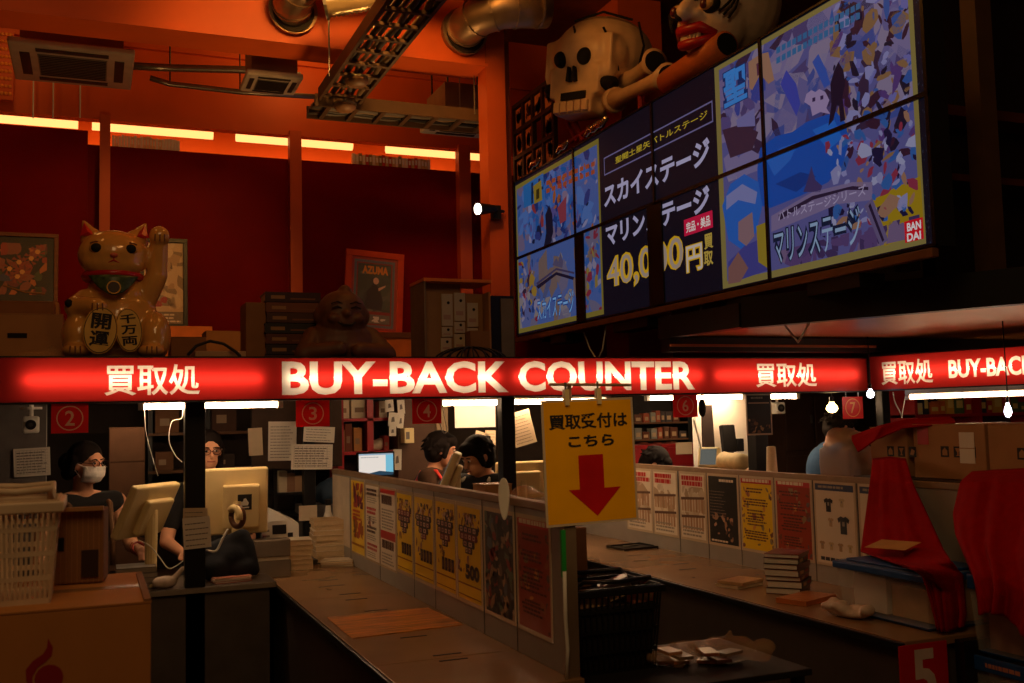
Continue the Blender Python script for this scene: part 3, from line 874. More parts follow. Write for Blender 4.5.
sp([(806, 94), (811, 90), (815, 92), (819, 89), (825, 92), (829, 100), (826, 108), (830, 114), (820, 112), (812, 116), (810, 106), (804, 102)], (176, 150, 184), 4.5); sp([(812, 98), (815, 97), (815, 101), (812, 102)], (60, 40, 80), 4.6); sp([(820, 96), (823, 95), (823, 99), (820, 100)], (60, 40, 80), 4.6); sp([(780, 84), (786, 70), (796, 84), (800, 104), (796, 116), (788, 100)], (66, 74, 170), 4.3)
sp([(812, 62), (818, 54), (826, 70), (830, 84), (824, 88)], (56, 90, 176), 4.4)
for k in range(2):
    for i in range(16): sp([(776 + i * 5.3, 48 + k * 10 - i * 2.9 - k * i * .1), (780 + i * 5.3, 45.6 + k * 10 - i * 2.9), (780 + i * 5.3, 52 + k * 10 - i * 2.9), (776 + i * 5.3, 54 + k * 10 - i * 2.9)], (52, 116, 160), 4.4)
sp([(748, 62), (760, 54), (768, 52), (774, 80), (768, 84), (760, 74), (752, 90), (749, 88)], (176, 128, 96), 4.4); sp([(756, 64), (759, 62), (760, 74), (757, 76)], (96, 50, 70), 4.5)
sp([(736, 120), (754, 108), (755, 126), (737, 127)], (128, 122, 170), 4.4); sp([(722, 130), (742, 124), (758, 132), (752, 150), (730, 158)], (70, 44, 62), 4.2)
# blue-haired generic figure, classical temple and metal lettering
sp([(722, 206), (730, 184), (744, 174), (758, 182), (762, 206), (756, 232), (742, 250), (728, 240)], (42, 104, 190), 4.4); sp([(726, 196), (742, 184), (757, 192), (755, 204), (738, 200), (726, 210)], (138, 140, 186), 4.5)
sp([(738, 222), (752, 212), (754, 236), (746, 246), (738, 240)], (150, 116, 116), 4.6); sp([(728, 262), (744, 246), (766, 236), (768, 270), (728, 284)], (72, 70, 140), 4.5); sp([(728, 268), (738, 252), (748, 268), (740, 282), (728, 284)], (140, 96, 84), 4.6)
sp([(756, 226), (766, 222), (767, 268), (758, 262)], (164, 138, 40), 4.55)
sp([(771, 216), (812, 192), (852, 182), (872, 182), (872, 200), (838, 204), (771, 232)], (136, 118, 150), 5); sp([(778, 215), (812, 196), (852, 186), (868, 187), (868, 190), (846, 190), (812, 200), (780, 220)], (48, 34, 60), 5.1)
sp([(803, 192), (808, 178), (811, 166), (815, 180), (822, 186), (820, 192)], (72, 58, 104), 5)
sp([(864, 206), (872, 198), (888, 240), (880, 246)], (110, 96, 130), 5.2); sp([(868, 206), (870, 203), (884, 240), (882, 242)], (44, 30, 56), 5.3)
sp([(872, 200), (890, 190), (920, 176), (924, 232), (884, 246)], (176, 142, 24), 4.3)
art(g1 - .62, .17, g1, .66, 120, [(52, 100, 166), (150, 148, 186), (150, 50, 70), (170, 170, 196), (30, 26, 60), (166, 120, 90)], .012, .06, 23, 4.6)
art(g0 + .5, .06, g1, .16, 36, [(96, 70, 116), (70, 52, 92), (124, 100, 130)], .04, .1, 24, 4.2)
line('聖', 723, 748, 109, 73, 99, 59, (20, 40, 90), 4.4, .10); line('聖', 724, 747, 108, 74, 98, 60, (52, 118, 190), 4.6, .03)
line('バトルステージシリーズ', 778, 866, 219, 207, 197, 188, (150, 138, 170), 5.4, .01)
line('マリンステージ', 774, 862, 266, 226, 246, 205, (16, 26, 52), 6, .09)
line('マリンステージ', 775, 861, 264, 228, 244, 207, (128, 150, 180), 7, .0)
a = P(905, 243); b = P(922.5, 217); spr(a[0], a[1] + .0, b[0], b[1], (186, 18, 32), 8)
line('BAN', 907, 921, 230.5, 222.5, 229.5, 220.5, (210, 206, 206), 9, .03); line('DAI', 907, 921, 241, 233, 239.5, 231, (210, 206, 206), 9, .03)

rows = ('upper', 'lower'); cols = ('first from the lattice', 'second from the lattice', 'third from the lattice', 'last, above the soffit')
what = {(0, 0): 'upper blue part of the first advert', (0, 1): 'edge of the blue advert and white katakana', (0, 2): 'end of the white katakana lines, the framed yellow title', (0, 3): 'a purple battle picture', (1, 0): 'blue katakana of the first advert', (1, 1): 'golden digits 40', (1, 2): 'golden digits and a red tag', (1, 3): 'steel katakana and a red corner logo'}
for row in (0, 1):
    for colm in range(4):
        u0 = colm * VW; v0 = VH * (1 - row)
        lab = 'screen in the %s row showing %s' % (rows[row], what[(row, colm)])
        t = thing('video_screen', lab, 'screen', (XV, YV - u0, ZV + v0), -90, 'screens of the video wall')
        ml, mr = .012, .012
        if row == 1 and colm == 1: ml, mr = .14, .10
        if row == 1 and colm == 2: ml = .09
        if colm == 3: mr = .02
        MB().box((0, .004, 0), (VW, .11, VH), blackp).build('cabinet', t)
        m = MB()
        for q_ in ((0, 0, VW, .012), (0, VH - .012, VW, VH), (0, 0, ml, VH), (VW - mr, 0, VW, VH)): m.box((q_[0], -.008, q_[1]), (q_[2], .004, q_[3]), blackp)
        m.build('bezel', t)
        cl = (u0 + ml, v0 + .012, u0 + VW - mr, v0 + VH - .012)
        m = MB(Matrix.Translation((-u0, .003, -v0)))
        for pts, mat, lay in sorted(shapes, key=lambda s_: s_[2]):
            if max(p[0] for p in pts) < cl[0] or min(p[0] for p in pts) > cl[2] or max(p[1] for p in pts) < cl[1] or min(p[1] for p in pts) > cl[3]: continue
            m.poly(pts, mat, lay * .5, cl)
        d = m.build('display', t); d['label'] = 'glowing picture'
# hanging frame behind the screens and the brown rail under them
t = thing('screen_mount', 'brown steel rail and dark posts carrying the wall of screens from below', 'bracket', (XV, YV - 4.9, ZV))
MB().box((-.02, -.0, -.05), (.02, 4.9, -.008), K('mount_rail', (120, 78, 46), rough=.5)).build('rail', t, bevel=.004)
for y in (.3, 1.8, 3.2, 4.6): MB().box((.12, y, -.06), (.2, y + .09, 1.38), black).build('upright', t)
for y, w in ((.5, .4), (1.4, .25), (2.6, .5), (3.9, .3)): MB().box((-.0, y, -.12), (.16, y + w, -.05), black).build('crossbar', t)
for y, k in ((.9, .3), (2.0, .15), (3.3, .25)):
    MB().tube([(.05, y, -.05), (.04, y + .05, -.05 - k * .7), (.05, y + .16, -.05 - k), (.06, y + .3, -.05 - k * .6), (.06, y + .4, -.06)], .006, white).build('cable', t, smooth=True)

# ================================================================== ornaments on top of the screens
ZT = ZV + 2 * VH
bone = K('papier_mache_bone', (226, 190, 150), rough=.35, var=.1, scale=6)
sock = K('socket_black', (14, 11, 10), rough=.8)
# lattice panel
latM = K('lattice_wood', (62, 34, 20), rough=.6); latP = K('lattice_fretwork', (240, 146, 76), rough=.5, var=.3, scale=18)
q0 = at(514, 178, 'x', 3.55); q1 = at(551, 70, 'x', 3.55)
LW = q0.y - q1.y
t = thing('lattice_panel', 'dark lattice panel with orange fretwork standing on the screens near the column', 'panel', (3.55, q0.y, ZT + .002), -90)
LH = at(530, 95, 'x', 3.55).z - ZT
for k in range(5): MB().box((LW * k / 4 - .018, 0, 0), (LW * k / 4 + .018, .04, LH), latM).build('bar', t)
for k in range(4): MB().box((0, -.004, LH * k / 3 - .018), (LW, .04, LH * k / 3 + .018), latM).build('crossbar', t)
r = random.Random(3)
for i in range(4):
    for j in range(3):
        if (i, j) == (2, 1): continue
        m = MB(Matrix.Translation((LW * i / 4, .02, LH * j / 3))); w = LW / 4; h = LH / 3
        m.box((.03, 0, .03), (w - .03, .01, h - .03), latP)
        for k in range(7):
            cx, cy, s_ = r.uniform(.06, w - .06), r.uniform(.08, h - .08), r.uniform(.02, .05)
            m.poly([(cx + s_ * r.uniform(.5, 1.2) * math.cos(a_), cy + s_ * 1.6 * r.uniform(.5, 1.2) * math.sin(a_)) for a_ in [x * 1.05 for x in range(6)]], latM, 3)
        m.build('fretwork', t)
# skull
q = at(598, 69, 'x', 3.66)
t = thing('skull_ornament', 'big cream skull ornament with dark sockets leaning on the screens', 'ornament', (q.x, q.y, q.z - .02), (0, 6, -62)); t.scale = (.78,) * 3
s = .46
blob_obj([('e', (0, .10, .16), (.50, .52, .40)), ('b', (-.40, -.36, -.12), (.40, .1, .26)), ('e', (0, -.16, .10), (.45, .30, .32)), ('b', (-.30, -.40, -.34), (.30, -.05, -.05)), ('b', (-.22, -.40, -.52), (.22, -.10, -.30)), ('c', (-.33, -.28, -.12), (.33, -.28, -.12), .09), ('c', (-.30, -.2, -.14), (-.2, -.2, -.44), .07), ('c', (.30, -.2, -.14), (.2, -.2, -.44), .07)], 'skull', bone, t, .022, 5)
for x in (-.15, .13):
    m = MB(); m.ell((x, -.42, .03), (.075, .07, .085), sock, 18, 12, rotm('Y', 20 * (1 if x > 0 else -1))); m.build('eye_socket', t, smooth=True)
m = MB()
for x in (-.035, .03): m.prism([(x - .02, -.20), (x + .02, -.20), (x + .006, -.06), (x - .006, -.06)], -.46, -.36, sock, Matrix(((1, 0, 0, 0), (0, 0, 1, 0), (0, 1, 0, 0), (0, 0, 0, 1))))
m.build('nostril', t)
for x in (-.33, .33): MB().ell((x, -.27, -.22), (.10, .11, .075), sock, 16, 10).build('cheek_hollow', t, smooth=True)
m = MB().box((-.13, -.425, -.375), (.16, -.38, -.305), sock); m.build('mouth_gap', t)
for k in range(5): MB().box((-.21 + k * .085, -.435, -.50), (-.14 + k * .085, -.39, -.39), bone).build('tooth', t, bevel=.012)
crack = MB()
for pts in (((.30, -.37, .30), (.36, -.25, .1), (.40, -.22, -.1)), ((.47, -.02, .42), (.50, .05, .2), (.49, .0, .0)), ((-.05, -.38, .36), (.0, -.40, .25)), ((-.1, -.30, .44), (.2, -.24, .5), (.42, -.05, .44))): crack.tube(pts, .012, sock, 6)
crack.build('crack', t)
# hollow white bones crossed behind
for k, (a, b, rr, lab) in enumerate((((628, 82), (655, 62), .08, 'short hollow white bone pointing up beside the skull'), ((615, 100), (668, 76), .07, 'long white bone lying along the top of the screens beside the skull'))):
    p0 = at(*a, 'x', 3.62 + .16 * (1 - k)); p1 = at(*b, 'x', 3.55 + .2 * (1 - k)); t = thing('bone_ornament', lab, 'ornament', p0)
    d = p1 - p0; MB().tube([d * 0, d * .2, d * .5, d * .8, d], [rr * 1.2, rr * .8, rr * .75, rr * .85, rr * 1.3], bone, n=18).build('shaft', t, smooth=True)
    MB().cyl(d * 1.001, d * 1.02, rr * 1.0, sock, n=18).build('hollow_end', t); MB().tube([d * -.05, d * .03], rr * 1.35, bone, n=18).build('knuckle', t, smooth=True)
    MB().cyl(d * .5, Vector((d.x * .5, d.y * .5, ZT - p0.z + .01)), .02, K('red_stick', (150, 30, 20), rough=.5), n=8).build('prop', t)
# red sticks
for k, (a, b) in enumerate((((553, 95), (577, 141)), ((583, 141), (570, 108)), ((560, 148), (592, 128)))):
    p0 = at(*a, 'x', 3.5); p1 = at(*b, 'x', 3.5)
    tag(rod((0, 0, 0), p1 - p0, .018, K('red_stick', (150, 30, 20), rough=.5)).build('prop_stick'), ('red stick slanting beside the skull jaw', 'second red stick crossing under the skull jaw', 'low red stick lying across the top of the screens')[k], 'stick', p0)
for k, (px, py) in enumerate(((535, 153), (563, 149), (592, 134), (600, 121))):
    q = at(px, py, 'x', 3.48)
    o = MB().tube([(0, .10, -.02), (.01, .04, .015), (.0, -.02, .0), (.01, -.09, .03)], [.02, .035, .03, .018], K('foil', (232, 206, 168), rough=.15, metal=.9), 10).build('foil_wrap', smooth=True)
    tag(o, ('crumpled foil wrap on the screens by the lattice panel', 'crumpled foil wrap on the screens under the red sticks', 'crumpled foil wrap under the skull jaw', 'smallest foil wrap touching the skull jaw')[k], 'foil', (q.x, q.y, ZT + .04), 0, 'foil wraps on the screens')
# painted theatre mask head
q = at(722, 14, 'x', 3.70)
t = thing('mask_ornament', 'white painted mask head with black brow and red lips on the screens', 'ornament', (q.x, q.y, q.z), (0, 8, -78)); t.scale = (.70,) * 3
maskM = K('mask_white', (224, 196, 166), rough=.4, var=.08); lipM = K('mask_red', (176, 30, 26), rough=.4)
blob_obj([('e', (0, .12, .10), (.44, .46, .48)), ('e', (0, -.10, -.10), (.36, .30, .34)), ('c', (0, -.34, .10), (0, -.46, -.08), .06, .085), ('e', (-.08, -.38, -.1), (.07, .07, .06)), ('e', (.08, -.38, -.1), (.07, .07, .06))], 'head', maskM, t, .022, 4)
for x in (-.19, .19):
    m = MB(); m.ell((x, -.34, -.02), (.115, .06, .085), sock, 20, 12); m.ell((x, -.37, -.02), (.085, .05, .06), K('eye_yellow', (214, 170, 100), rough=.3), 18, 12); m.ell((x - .01, -.405, -.025), (.045, .03, .045), K('iris_brown', (90, 32, 24), rough=.3), 14, 10); m.build('eye', t, smooth=True)
    sg = 1 if x > 0 else -1
    MB().tube([(x - sg * .14, -.40, .04), (x - sg * .04, -.385, .13), (x + sg * .1, -.33, .17), (x + sg * .22, -.22, .24)], [.03, .06, .055, .02], sock, 12).build('eyebrow', t, smooth=True)
    m = MB()
    for k in range(3): m.tube([(x + sg * (.10 + .03 * k), -.33 + .03 * k, -.10 - .03 * k), (x + sg * (.16 + .03 * k), -.29 + .02 * k, -.04 - .02 * k), (x + sg * (.19 + .03 * k), -.24, .03)], .012, sock, 6)
    m.build('painted_line', t, smooth=True)
m = MB().ell((-.02, -.485, -.09), (.07, .05, .07), sock, 14, 10); m.build('nose_tip', t, smooth=True)
m = MB().tube([(-.22, -.28, -.27), (-.12, -.38, -.21), (0, -.41, -.22), (.12, -.38, -.21), (.23, -.28, -.27)], [.03, .05, .05, .05, .03], lipM, 12).tube([(-.22, -.28, -.29), (-.1, -.37, -.34), (0, -.395, -.35), (.1, -.37, -.34), (.23, -.28, -.29)], [.03, .045, .05, .045, .03], lipM, 12); m.build('lips', t, smooth=True)
for k in range(6): MB().cbox((-.10 + k * .04, -.39 + abs(k - 2.5) * .008, -.28), (.034, .03, .06), K('mask_tooth', (220, 196, 160), rough=.4)).build('tooth', t, bevel=.006)
p0 = at(668, 92, 'x', 3.55); p1 = at(720, 55, 'x', 3.5)
t = thing('bone_ornament', 'orange-lit hollow tube lying on the screens below the mask head', 'ornament', (p0.x, p0.y, ZT + .09)); d = Vector((0, p1.y - p0.y, .02))
MB().tube([d * 0, d * .5, d], .085, K('tube_orange', (206, 110, 52), rough=.5), n=18).build('shaft', t, smooth=True); MB().cyl(d * 1.001, d * 1.012, .07, sock, n=18).build('hollow_end', t)

# ================================================================== on the booth roof, above the sign
ZR = 1.957
XZ = Matrix(((1, 0, 0, 0), (0, 0, 1, 0), (0, 1, 0, 0), (0, 0, 0, 1)))       # (u, v, w) -> (u, w, v)


def carton(name, lab, x0, x1, y0, y1, z0, z1, mat=card, rot=0, group=None, flap=True, slot=False, extra=None):
    """A cardboard box standing in the world: body, taped lid, optional hand slot."""
    w, d, h = x1 - x0, y1 - y0, z1 - z0
    t = thing(name, lab, 'box', ((x0 + x1) / 2, y0, z0), rot, group)
    MB().box((-w / 2, 0, 0), (w / 2, d, h - .003), mat).build('body', t, bevel=.004)
    if flap:
        MB().box((-w / 2 - .001, -.001, h - .004), (w / 2 + .001, d / 2 - .002, h), mat).build('flap', t); MB().box((-w / 2 - .001, d / 2 + .002, h - .004), (w / 2 + .001, d + .001, h), mat).build('flap', t)
        MB().box((-w / 2 - .002, d / 2 - .025, h), (w / 2 + .002, d / 2 + .025, h + .001), tape).build('tape', t)
    if slot: MB().box((-.05, -.002, h * .55), (.05, .004, h * .55 + .028), K('slot_dark', (20, 14, 10), rough=.9)).build('hand_slot', t)
    if extra: extra(t, w, d, h)
    return t


# lucky cat
cx = at(117, 350, 'y', 5.9).x
zc = ZR + .026
tag(MB().box((at(54, 350, 'y', 5.9).x, 5.80, ZR), (at(172, 350, 'y', 5.9).x, 6.22, ZR + .024), K('dark_board', (44, 28, 20), rough=.5)).build('display_board', bevel=.003), 'thin dark board under the lucky cat on the booth roof', 'board')
catM = K('cat_glaze', (214, 158, 82), rough=.18, var=.14, scale=5, coat=.6, spec=.6)
catR = K('cat_red', (190, 30, 36), rough=.3, coat=.4); coinM = K('cat_gold', (214, 160, 60), rough=.25, coat=.4)
t = thing('lucky_cat', 'big glazed beckoning cat statue with a raised paw and golden coins on the booth roof', 'statue', (cx, 5.98, zc), 0)
blob_obj([('e', (0, .02, .20), (.225, .17, .21)), ('e', (0, .02, .33), (.165, .14, .16)), ('e', (-.02, -.02, .565), (.185, .155, .140)), ('e', (-.02, -.12, .525), (.09, .05, .055)),
          ('e', (-.02, -.06, .52), (.165, .11, .09)),
          ('c', (-.125, .0, .65), (-.172, -.0, .750), .065, .012), ('c', (.095, .0, .65), (.145, .0, .750), .068, .012),
          ('c', (-.16, -.02, .32), (-.205, -.10, .27), .06, .06), ('c', (-.205, -.10, .27), (-.11, -.19, .27), .055, .045), ('e', (-.10, -.195, .265), (.052, .045, .045)),
          ('c', (.14, .0, .33), (.205, -.03, .46), .07, .058), ('c', (.205, -.03, .46), (.215, -.05, .64), .055, .048), ('e', (.215, -.07, .675), (.056, .055, .058)),
          ('e', (-.19, -.06, .12), (.09, .13, .13)), ('e', (.19, -.06, .12), (.09, .13, .14)), ('e', (-.205, -.15, .035), (.07, .085, .04)), ('e', (.17, -.15, .035), (.075, .085, .04)), ('b', (-.2, -.1, 0), (.2, .14, .06))], 'body', catM, t, .009, 5)
for x in (-.150, .122):
    sg = -1 if x < 0 else 1
    MB().add([(x - .038, -.060, .662), (x + .040, -.060, .664), (x + sg * .020, -.026, .742), (x, -.074, .682)], [(0, 1, 3), (1, 2, 3), (2, 0, 3)], catR).build('inner_ear', t)
for x in (-.108, .066):
    m = MB().ell((x, -.142, .585), (.035, .02, .030), K('cat_eye_gold', (206, 150, 60), rough=.2), 16, 10); m.build('eye', t, smooth=True)
    m = MB().ell((x, -.156, .585), (.027, .014, .025), sock, 14, 10); m.build('pupil', t, smooth=True)
    MB().tube([(x - .03, -.132, .612), (x, -.146, .620), (x + .03, -.132, .612)], .004, K('brow_brown', (120, 70, 40), rough=.4), 6).build('brow', t)
MB().ell((-.02, -.175, .545), (.020, .014, .013), K('cat_nose', (196, 96, 70), rough=.3), 12, 8).build('nose', t, smooth=True)
m = MB(); m.tube([(-.02, -.176, .535), (-.02, -.174, .518), (-.05, -.160, .505)], .0035, catR, 6).tube([(-.02, -.174, .518), (.01, -.160, .505)], .0035, catR, 6); m.build('mouth', t)
MB().tube([(-.02 + .142 * math.cos(a_ * .262), -.0 + .135 * math.sin(a_ * .262), .447 - .008 * math.sin(a_ * .262)) for a_ in range(25)], .021, catR, 10).build('collar', t, smooth=True)
m = MB()
bibM = K('cat_bib', (66, 84, 50), rough=.4, var=.5, scale=40)
m.grid(lambda u, v: (-.02 + (u - .5) * (.25 - .06 * v), -.112 - .055 * math.sin(math.pi * u) * (1 - .1 * v) - .018 * v, .44 - .11 * v * math.sin(math.pi * (.12 + .76 * u))), 14, 6, bibM); m.build('bib', t, smooth=True, solid=.01)
m = MB(Matrix.Translation((-.02, -.19, .37))); m.ring(0, 0, .036, .007, coinM, 2).cyl((0, -.001, 0), (0, .02, 0), .03, K('bell_dark', (60, 40, 24), rough=.3)); m.build('bell', t)
for (x, z, w, h, tilt, s_, y) in ((-.085, .135, .088, .125, 6, '開運', -.238), (.055, .14, .07, .118, -5, '千万両', -.222)):
    R = Matrix.Translation((x, y, z)) @ rotm('Y', tilt)
    ov = [(w * math.cos(k * .2618) * (1 if abs(math.cos(k * .2618)) < .8 else .97), h * math.sin(k * .2618)) for k in range(24)]
    m = MB(R); m.prism(ov, 0, .035, coinM, XZ); m.prism([(a_ * .95, b_ * .96) for a_, b_ in ov], -.002, .0, K('coin_line', (60, 36, 20), rough=.4), XZ); m.prism([(a_ * .90, b_ * .925) for a_, b_ in ov], -.004, .0, K('cat_coin_face', (226, 184, 96), rough=.25, coat=.4), XZ)
    c_ = m.build('coin', t, bevel=.006)
    m = MB(R); k = len(s_); hh = h * 1.5 / k
    for i, ch in enumerate(s_): m.text(ch, -w * .55, h * .75 - (i + 1) * hh + .006, w * .55, h * .75 - i * hh - .004, ink, 14, .03)
    m.build('writing', c_)
for x0_, z0_, y0_ in ((.215, .66, -.122), (-.205, .035, -.232), (.17, .035, -.232), (-.10, .26, -.238)):
    m = MB()
    for k in (-1, 0, 1): m.tube([(x0_ + k * .024, y0_, z0_ + .018), (x0_ + k * .026, y0_ - .004, z0_ - .02)], .0035, K('claw_line', (110, 62, 30), rough=.4), 6)
    m.build('toe_line', t)
MB().ell((-.24, -.145, .285), (.02, .02, .022), sock, 10, 8).build('dark_spot', t, smooth=True)

# brown laughing figure
sx_ = at(344, 350, 'y', 5.95).x
stM = K('bronze_brown', (92, 54, 32), rough=.55, var=.2, spec=.5)
tag(MB().box((at(285, 350, 'y', 5.9).x, 5.80, ZR), (at(418, 350, 'y', 5.9).x, 6.2, ZR + .024), black).build('display_board', bevel=.003), 'black board under the brown laughing statue', 'board')
t = thing('laughing_statue', 'dark brown seated statue of a bald laughing child with folded arms', 'statue', (sx_, 6.0, ZR + .026))
zH = at(344, 312, 'y', 5.95).z - ZR - .026
blob_obj([('e', (0, 0, zH), (.148, .135, .135)), ('e', (0, -.03, zH - .06), (.135, .11, .09)), ('e', (.02, .0, zH + .115), (.045, .045, .055)), ('e', (-.145, .0, zH - .02), (.025, .035, .05)), ('e', (.145, .0, zH - .02), (.025, .035, .05)),
          ('e', (0, .02, .08), (.215, .16, .16)), ('c', (-.17, .0, .13), (-.24, -.08, .02), .065, .06), ('c', (.17, .0, .13), (.25, -.08, .02), .065, .06), ('c', (-.24, -.08, .03), (-.05, -.17, .05), .055, .045), ('c', (.25, -.08, .03), (.06, -.17, .04), .055, .045),
          ('e', (0, -.135, zH - .02), (.025, .03, .022)), ('e', (-.07, -.115, zH - .045), (.04, .03, .03)), ('e', (.07, -.115, zH - .045), (.04, .03, .03)), ('b', (-.2, -.12, 0), (.2, .14, .04))], 'body', stM, t, .009, 4)
dk = K('statue_line', (34, 20, 14), rough=.6)
for x in (-.055, .055):
    MB().tube([(x - .032, -.125, zH + .012), (x, -.138, zH + .024), (x + .032, -.125, zH + .012)], .005, dk, 6).build('eye', t); MB().tube([(x - .035, -.122, zH + .04), (x, -.13, zH + .052), (x + .035, -.12, zH + .042)], .004, dk, 6).build('eyebrow', t)
MB().tube([(-.055, -.125, zH - .065), (-.02, -.142, zH - .085), (.02, -.142, zH - .085), (.055, -.125, zH - .065)], .007, dk, 6).build('mouth', t)

# framed pictures leaning on the red wall
def framed(name, lab, x0, y0, x1, y1, Y, fw, fm, draw, rot=(0, 0, 0), mat=None):
    a = at(x0, y1, 'y', Y); b = at(x1, y0, 'y', Y); w = b.x - a.x; h = b.z - a.z
    t = thing(name, lab, 'picture', (a.x, Y, a.z), rot)
    m = MB()
    for q in ((0, 0, w, fw), (0, h - fw, w, h), (0, fw, fw, h - fw), (w - fw, fw, w, h - fw)): m.box((q[0], -.012, q[1]), (q[2], .02, q[3]), fm)
    m.build('frame', t, bevel=.003)
    m = MB().box((fw - .002, .006, fw - .002), (w - fw + .002, .012, h - fw + .002), mat or paper2); draw(m, fw, fw, w - fw, h - fw); m.build('print', t)
    MB().box((fw, -.001, fw), (w - fw, .001, h - fw), glass).build('pane', t)
    return t


def blobs(m, x0, y0, x1, y1, n, pal, s0, s1, seed, lay=2):
    r = random.Random(seed)
    for k in range(n):
        cx_, cy_ = r.uniform(x0, x1), r.uniform(y0, y1); s_ = r.uniform(s0, s1); e = r.uniform(.35, .9); a_ = r.uniform(0, 3.14); nn = r.randint(5, 9); p = []
        for i in range(nn):
            tt = 2 * math.pi * i / nn; q = s_ * r.uniform(.6, 1.1); x = q * math.cos(tt); y = q * e * math.sin(tt); p.append((cx_ + x * math.cos(a_) - y * math.sin(a_), cy_ + x * math.sin(a_) + y * math.cos(a_)))
        m.poly(p, pal[r.randrange(len(pal))], lay + (k % 6) * .15, (x0, y0, x1, y1))


def flat(c): return K('print_%d_%d_%d' % c, c, rough=.55, var=0)


def lift(fn):
    def g(m, *a):
        T = m.T; m.T = T @ Matrix.Translation((0, .005, 0)); fn(m, *a); m.T = T
    return g


@lift
def flowers(m, x0, y0, x1, y1):
    m.rect(x0, y0, x1, y1, flat((14, 12, 14)), 1); d = .05
    m.rect(x0 + d, y0 + d, x1 - d, y1 - d, flat((24, 13, 15)), 1.5)
    blobs(m, x0 + d, y0 + d, x1 - d, y1 - d, 46, [flat((170, 60, 40)), flat((196, 110, 50)), flat((120, 40, 40)), flat((60, 70, 110)), flat((150, 80, 60)), flat((70, 80, 50))], .025, .085, 3)
    r = random.Random(2)
    for k in range(7):
        cx_, cy_ = r.uniform(x0 + .1, x1 - .1), r.uniform(y0 + .15, y1 - .1)
        for i in range(7): m.poly([(cx_ + .055 * math.cos(i * .9 + a_ * .5) * (1 if a_ else .3), cy_ + .055 * math.sin(i * .9 + a_ * .5) * (1 if a_ else .3)) for a_ in (0, 1, 2)], flat((150, 60, 34)), 4 + .1 * i)
        m.poly([(cx_ + .02 * math.cos(a_), cy_ + .02 * math.sin(a_)) for a_ in range(6)], flat((230, 170, 90)), 6)
    m.tube([(x1 - .35, -.003, y0 + .12), (x1 - .2, -.003, y0 + .07), (x1 - .06, -.003, y0 + .06)], .006, flat((140, 100, 60)), 6)


framed('picture_frame', 'wide wooden frame with a dark flower picture above the cardboard boxes', -34, 233.5, 58.5, 304, 8.55, .03, woodbrown, flowers, (-4, 0, 0))


@lift
def pale(m, x0, y0, x1, y1):
    m.rect(x0, y0, x1, y1, flat((214, 190, 160)), 1)
    blobs(m, x0, y0 + .12, x1, y1, 26, [flat((150, 130, 110)), flat((190, 160, 130)), flat((110, 96, 86)), flat((224, 204, 176))], .03, .11, 6)
    blobs(m, x0 + .08, y0 + .14, x1 - .10, y0 + .22, 6, [flat((170, 30, 36))], .02, .04, 5, 4)
    m.rect(x0, y0, x1, y0 + .10, flat((120, 110, 100)), 3); m.lines(x0, y0 + .01, x1, y0 + .09, 3, paper, 4, .5, 3)


framed('picture_frame', 'dark framed pale picture half hidden behind the raised paw of the cat', 139, 238, 188, 328, 8.55, .035, K('frame_black_green', (28, 32, 28), rough=.4), pale, (-4, 0, 0))


@lift
def heroine(m, x0, y0, x1, y1):
    m.rect(x0, y0, x1, y1, flat((176, 44, 28)), .6); d = .045
    m.rect(x0 + d * .5, y0 + d * .5, x1 - d * .5, y1 - d * .5, flat((100, 110, 128)), 1); m.rect(x0 + d, y0 + d, x1 - d, y1 - d, flat((150, 40, 30)), 1.3); m.rect(x0 + d * 1.25, y0 + d * 1.25, x1 - d * 1.25, y1 - d * 1.25, flat((66, 76, 66)), 1.6)
    x0 += d * 1.3; x1 -= d * 1.3; y0 += d * 1.3; y1 -= d * 1.3; w = x1 - x0; h = y1 - y0
    blobs(m, x0, y0, x1, y1, 30, [flat((76, 90, 76)), flat((96, 104, 90)), flat((58, 66, 60)), flat((110, 116, 100))], .03, .10, 9)
    m.text('AZUMA', x0 + w * .12, y0 + h * .83, x0 + w * .92, y0 + h * .97, flat((236, 150, 40)), 5, .05)
    m.poly([(x0 + w * .2, y0 + h * .25), (x0 + w * .3, y0 + h * .55), (x0 + w * .5, y0 + h * .68), (x0 + w * .66, y0 + h * .6), (x0 + w * .78, y0 + h * .38), (x0 + w * .74, y0 + h * .22)], flat((34, 30, 34)), 4)
    m.poly([(x0 + w * (.55 + .09 * math.cos(a_ * .7)), y0 + h * (.72 + .06 * math.sin(a_ * .7))) for a_ in range(9)], flat((232, 190, 160)), 5)
    m.poly([(x0 + w * .62, y0 + h * .6), (x0 + w * .85, y0 + h * .66), (x0 + w * .84, y0 + h * .63), (x0 + w * .64, y0 + h * .55)], flat((232, 190, 160)), 5)
    m.rect(x0, y0, x1, y0 + h * .17, flat((120, 120, 116)), 3); blobs(m, x0 + w * .45, y0 + h * .02, x1, y0 + h * .12, 8, [flat((240, 236, 230))], .015, .04, 4, 4)
    m.rect(x0 + w * .3, y0 + h * .15, x1, y0 + h * .2, flat((150, 30, 30)), 4)


framed('picture_frame', 'orange framed picture titled AZUMA leaning on the red wall', 343, 249, 400.5, 334, 8.55, .055, K('frame_orange', (206, 70, 24), rough=.4), heroine, (-5, 4, 0))
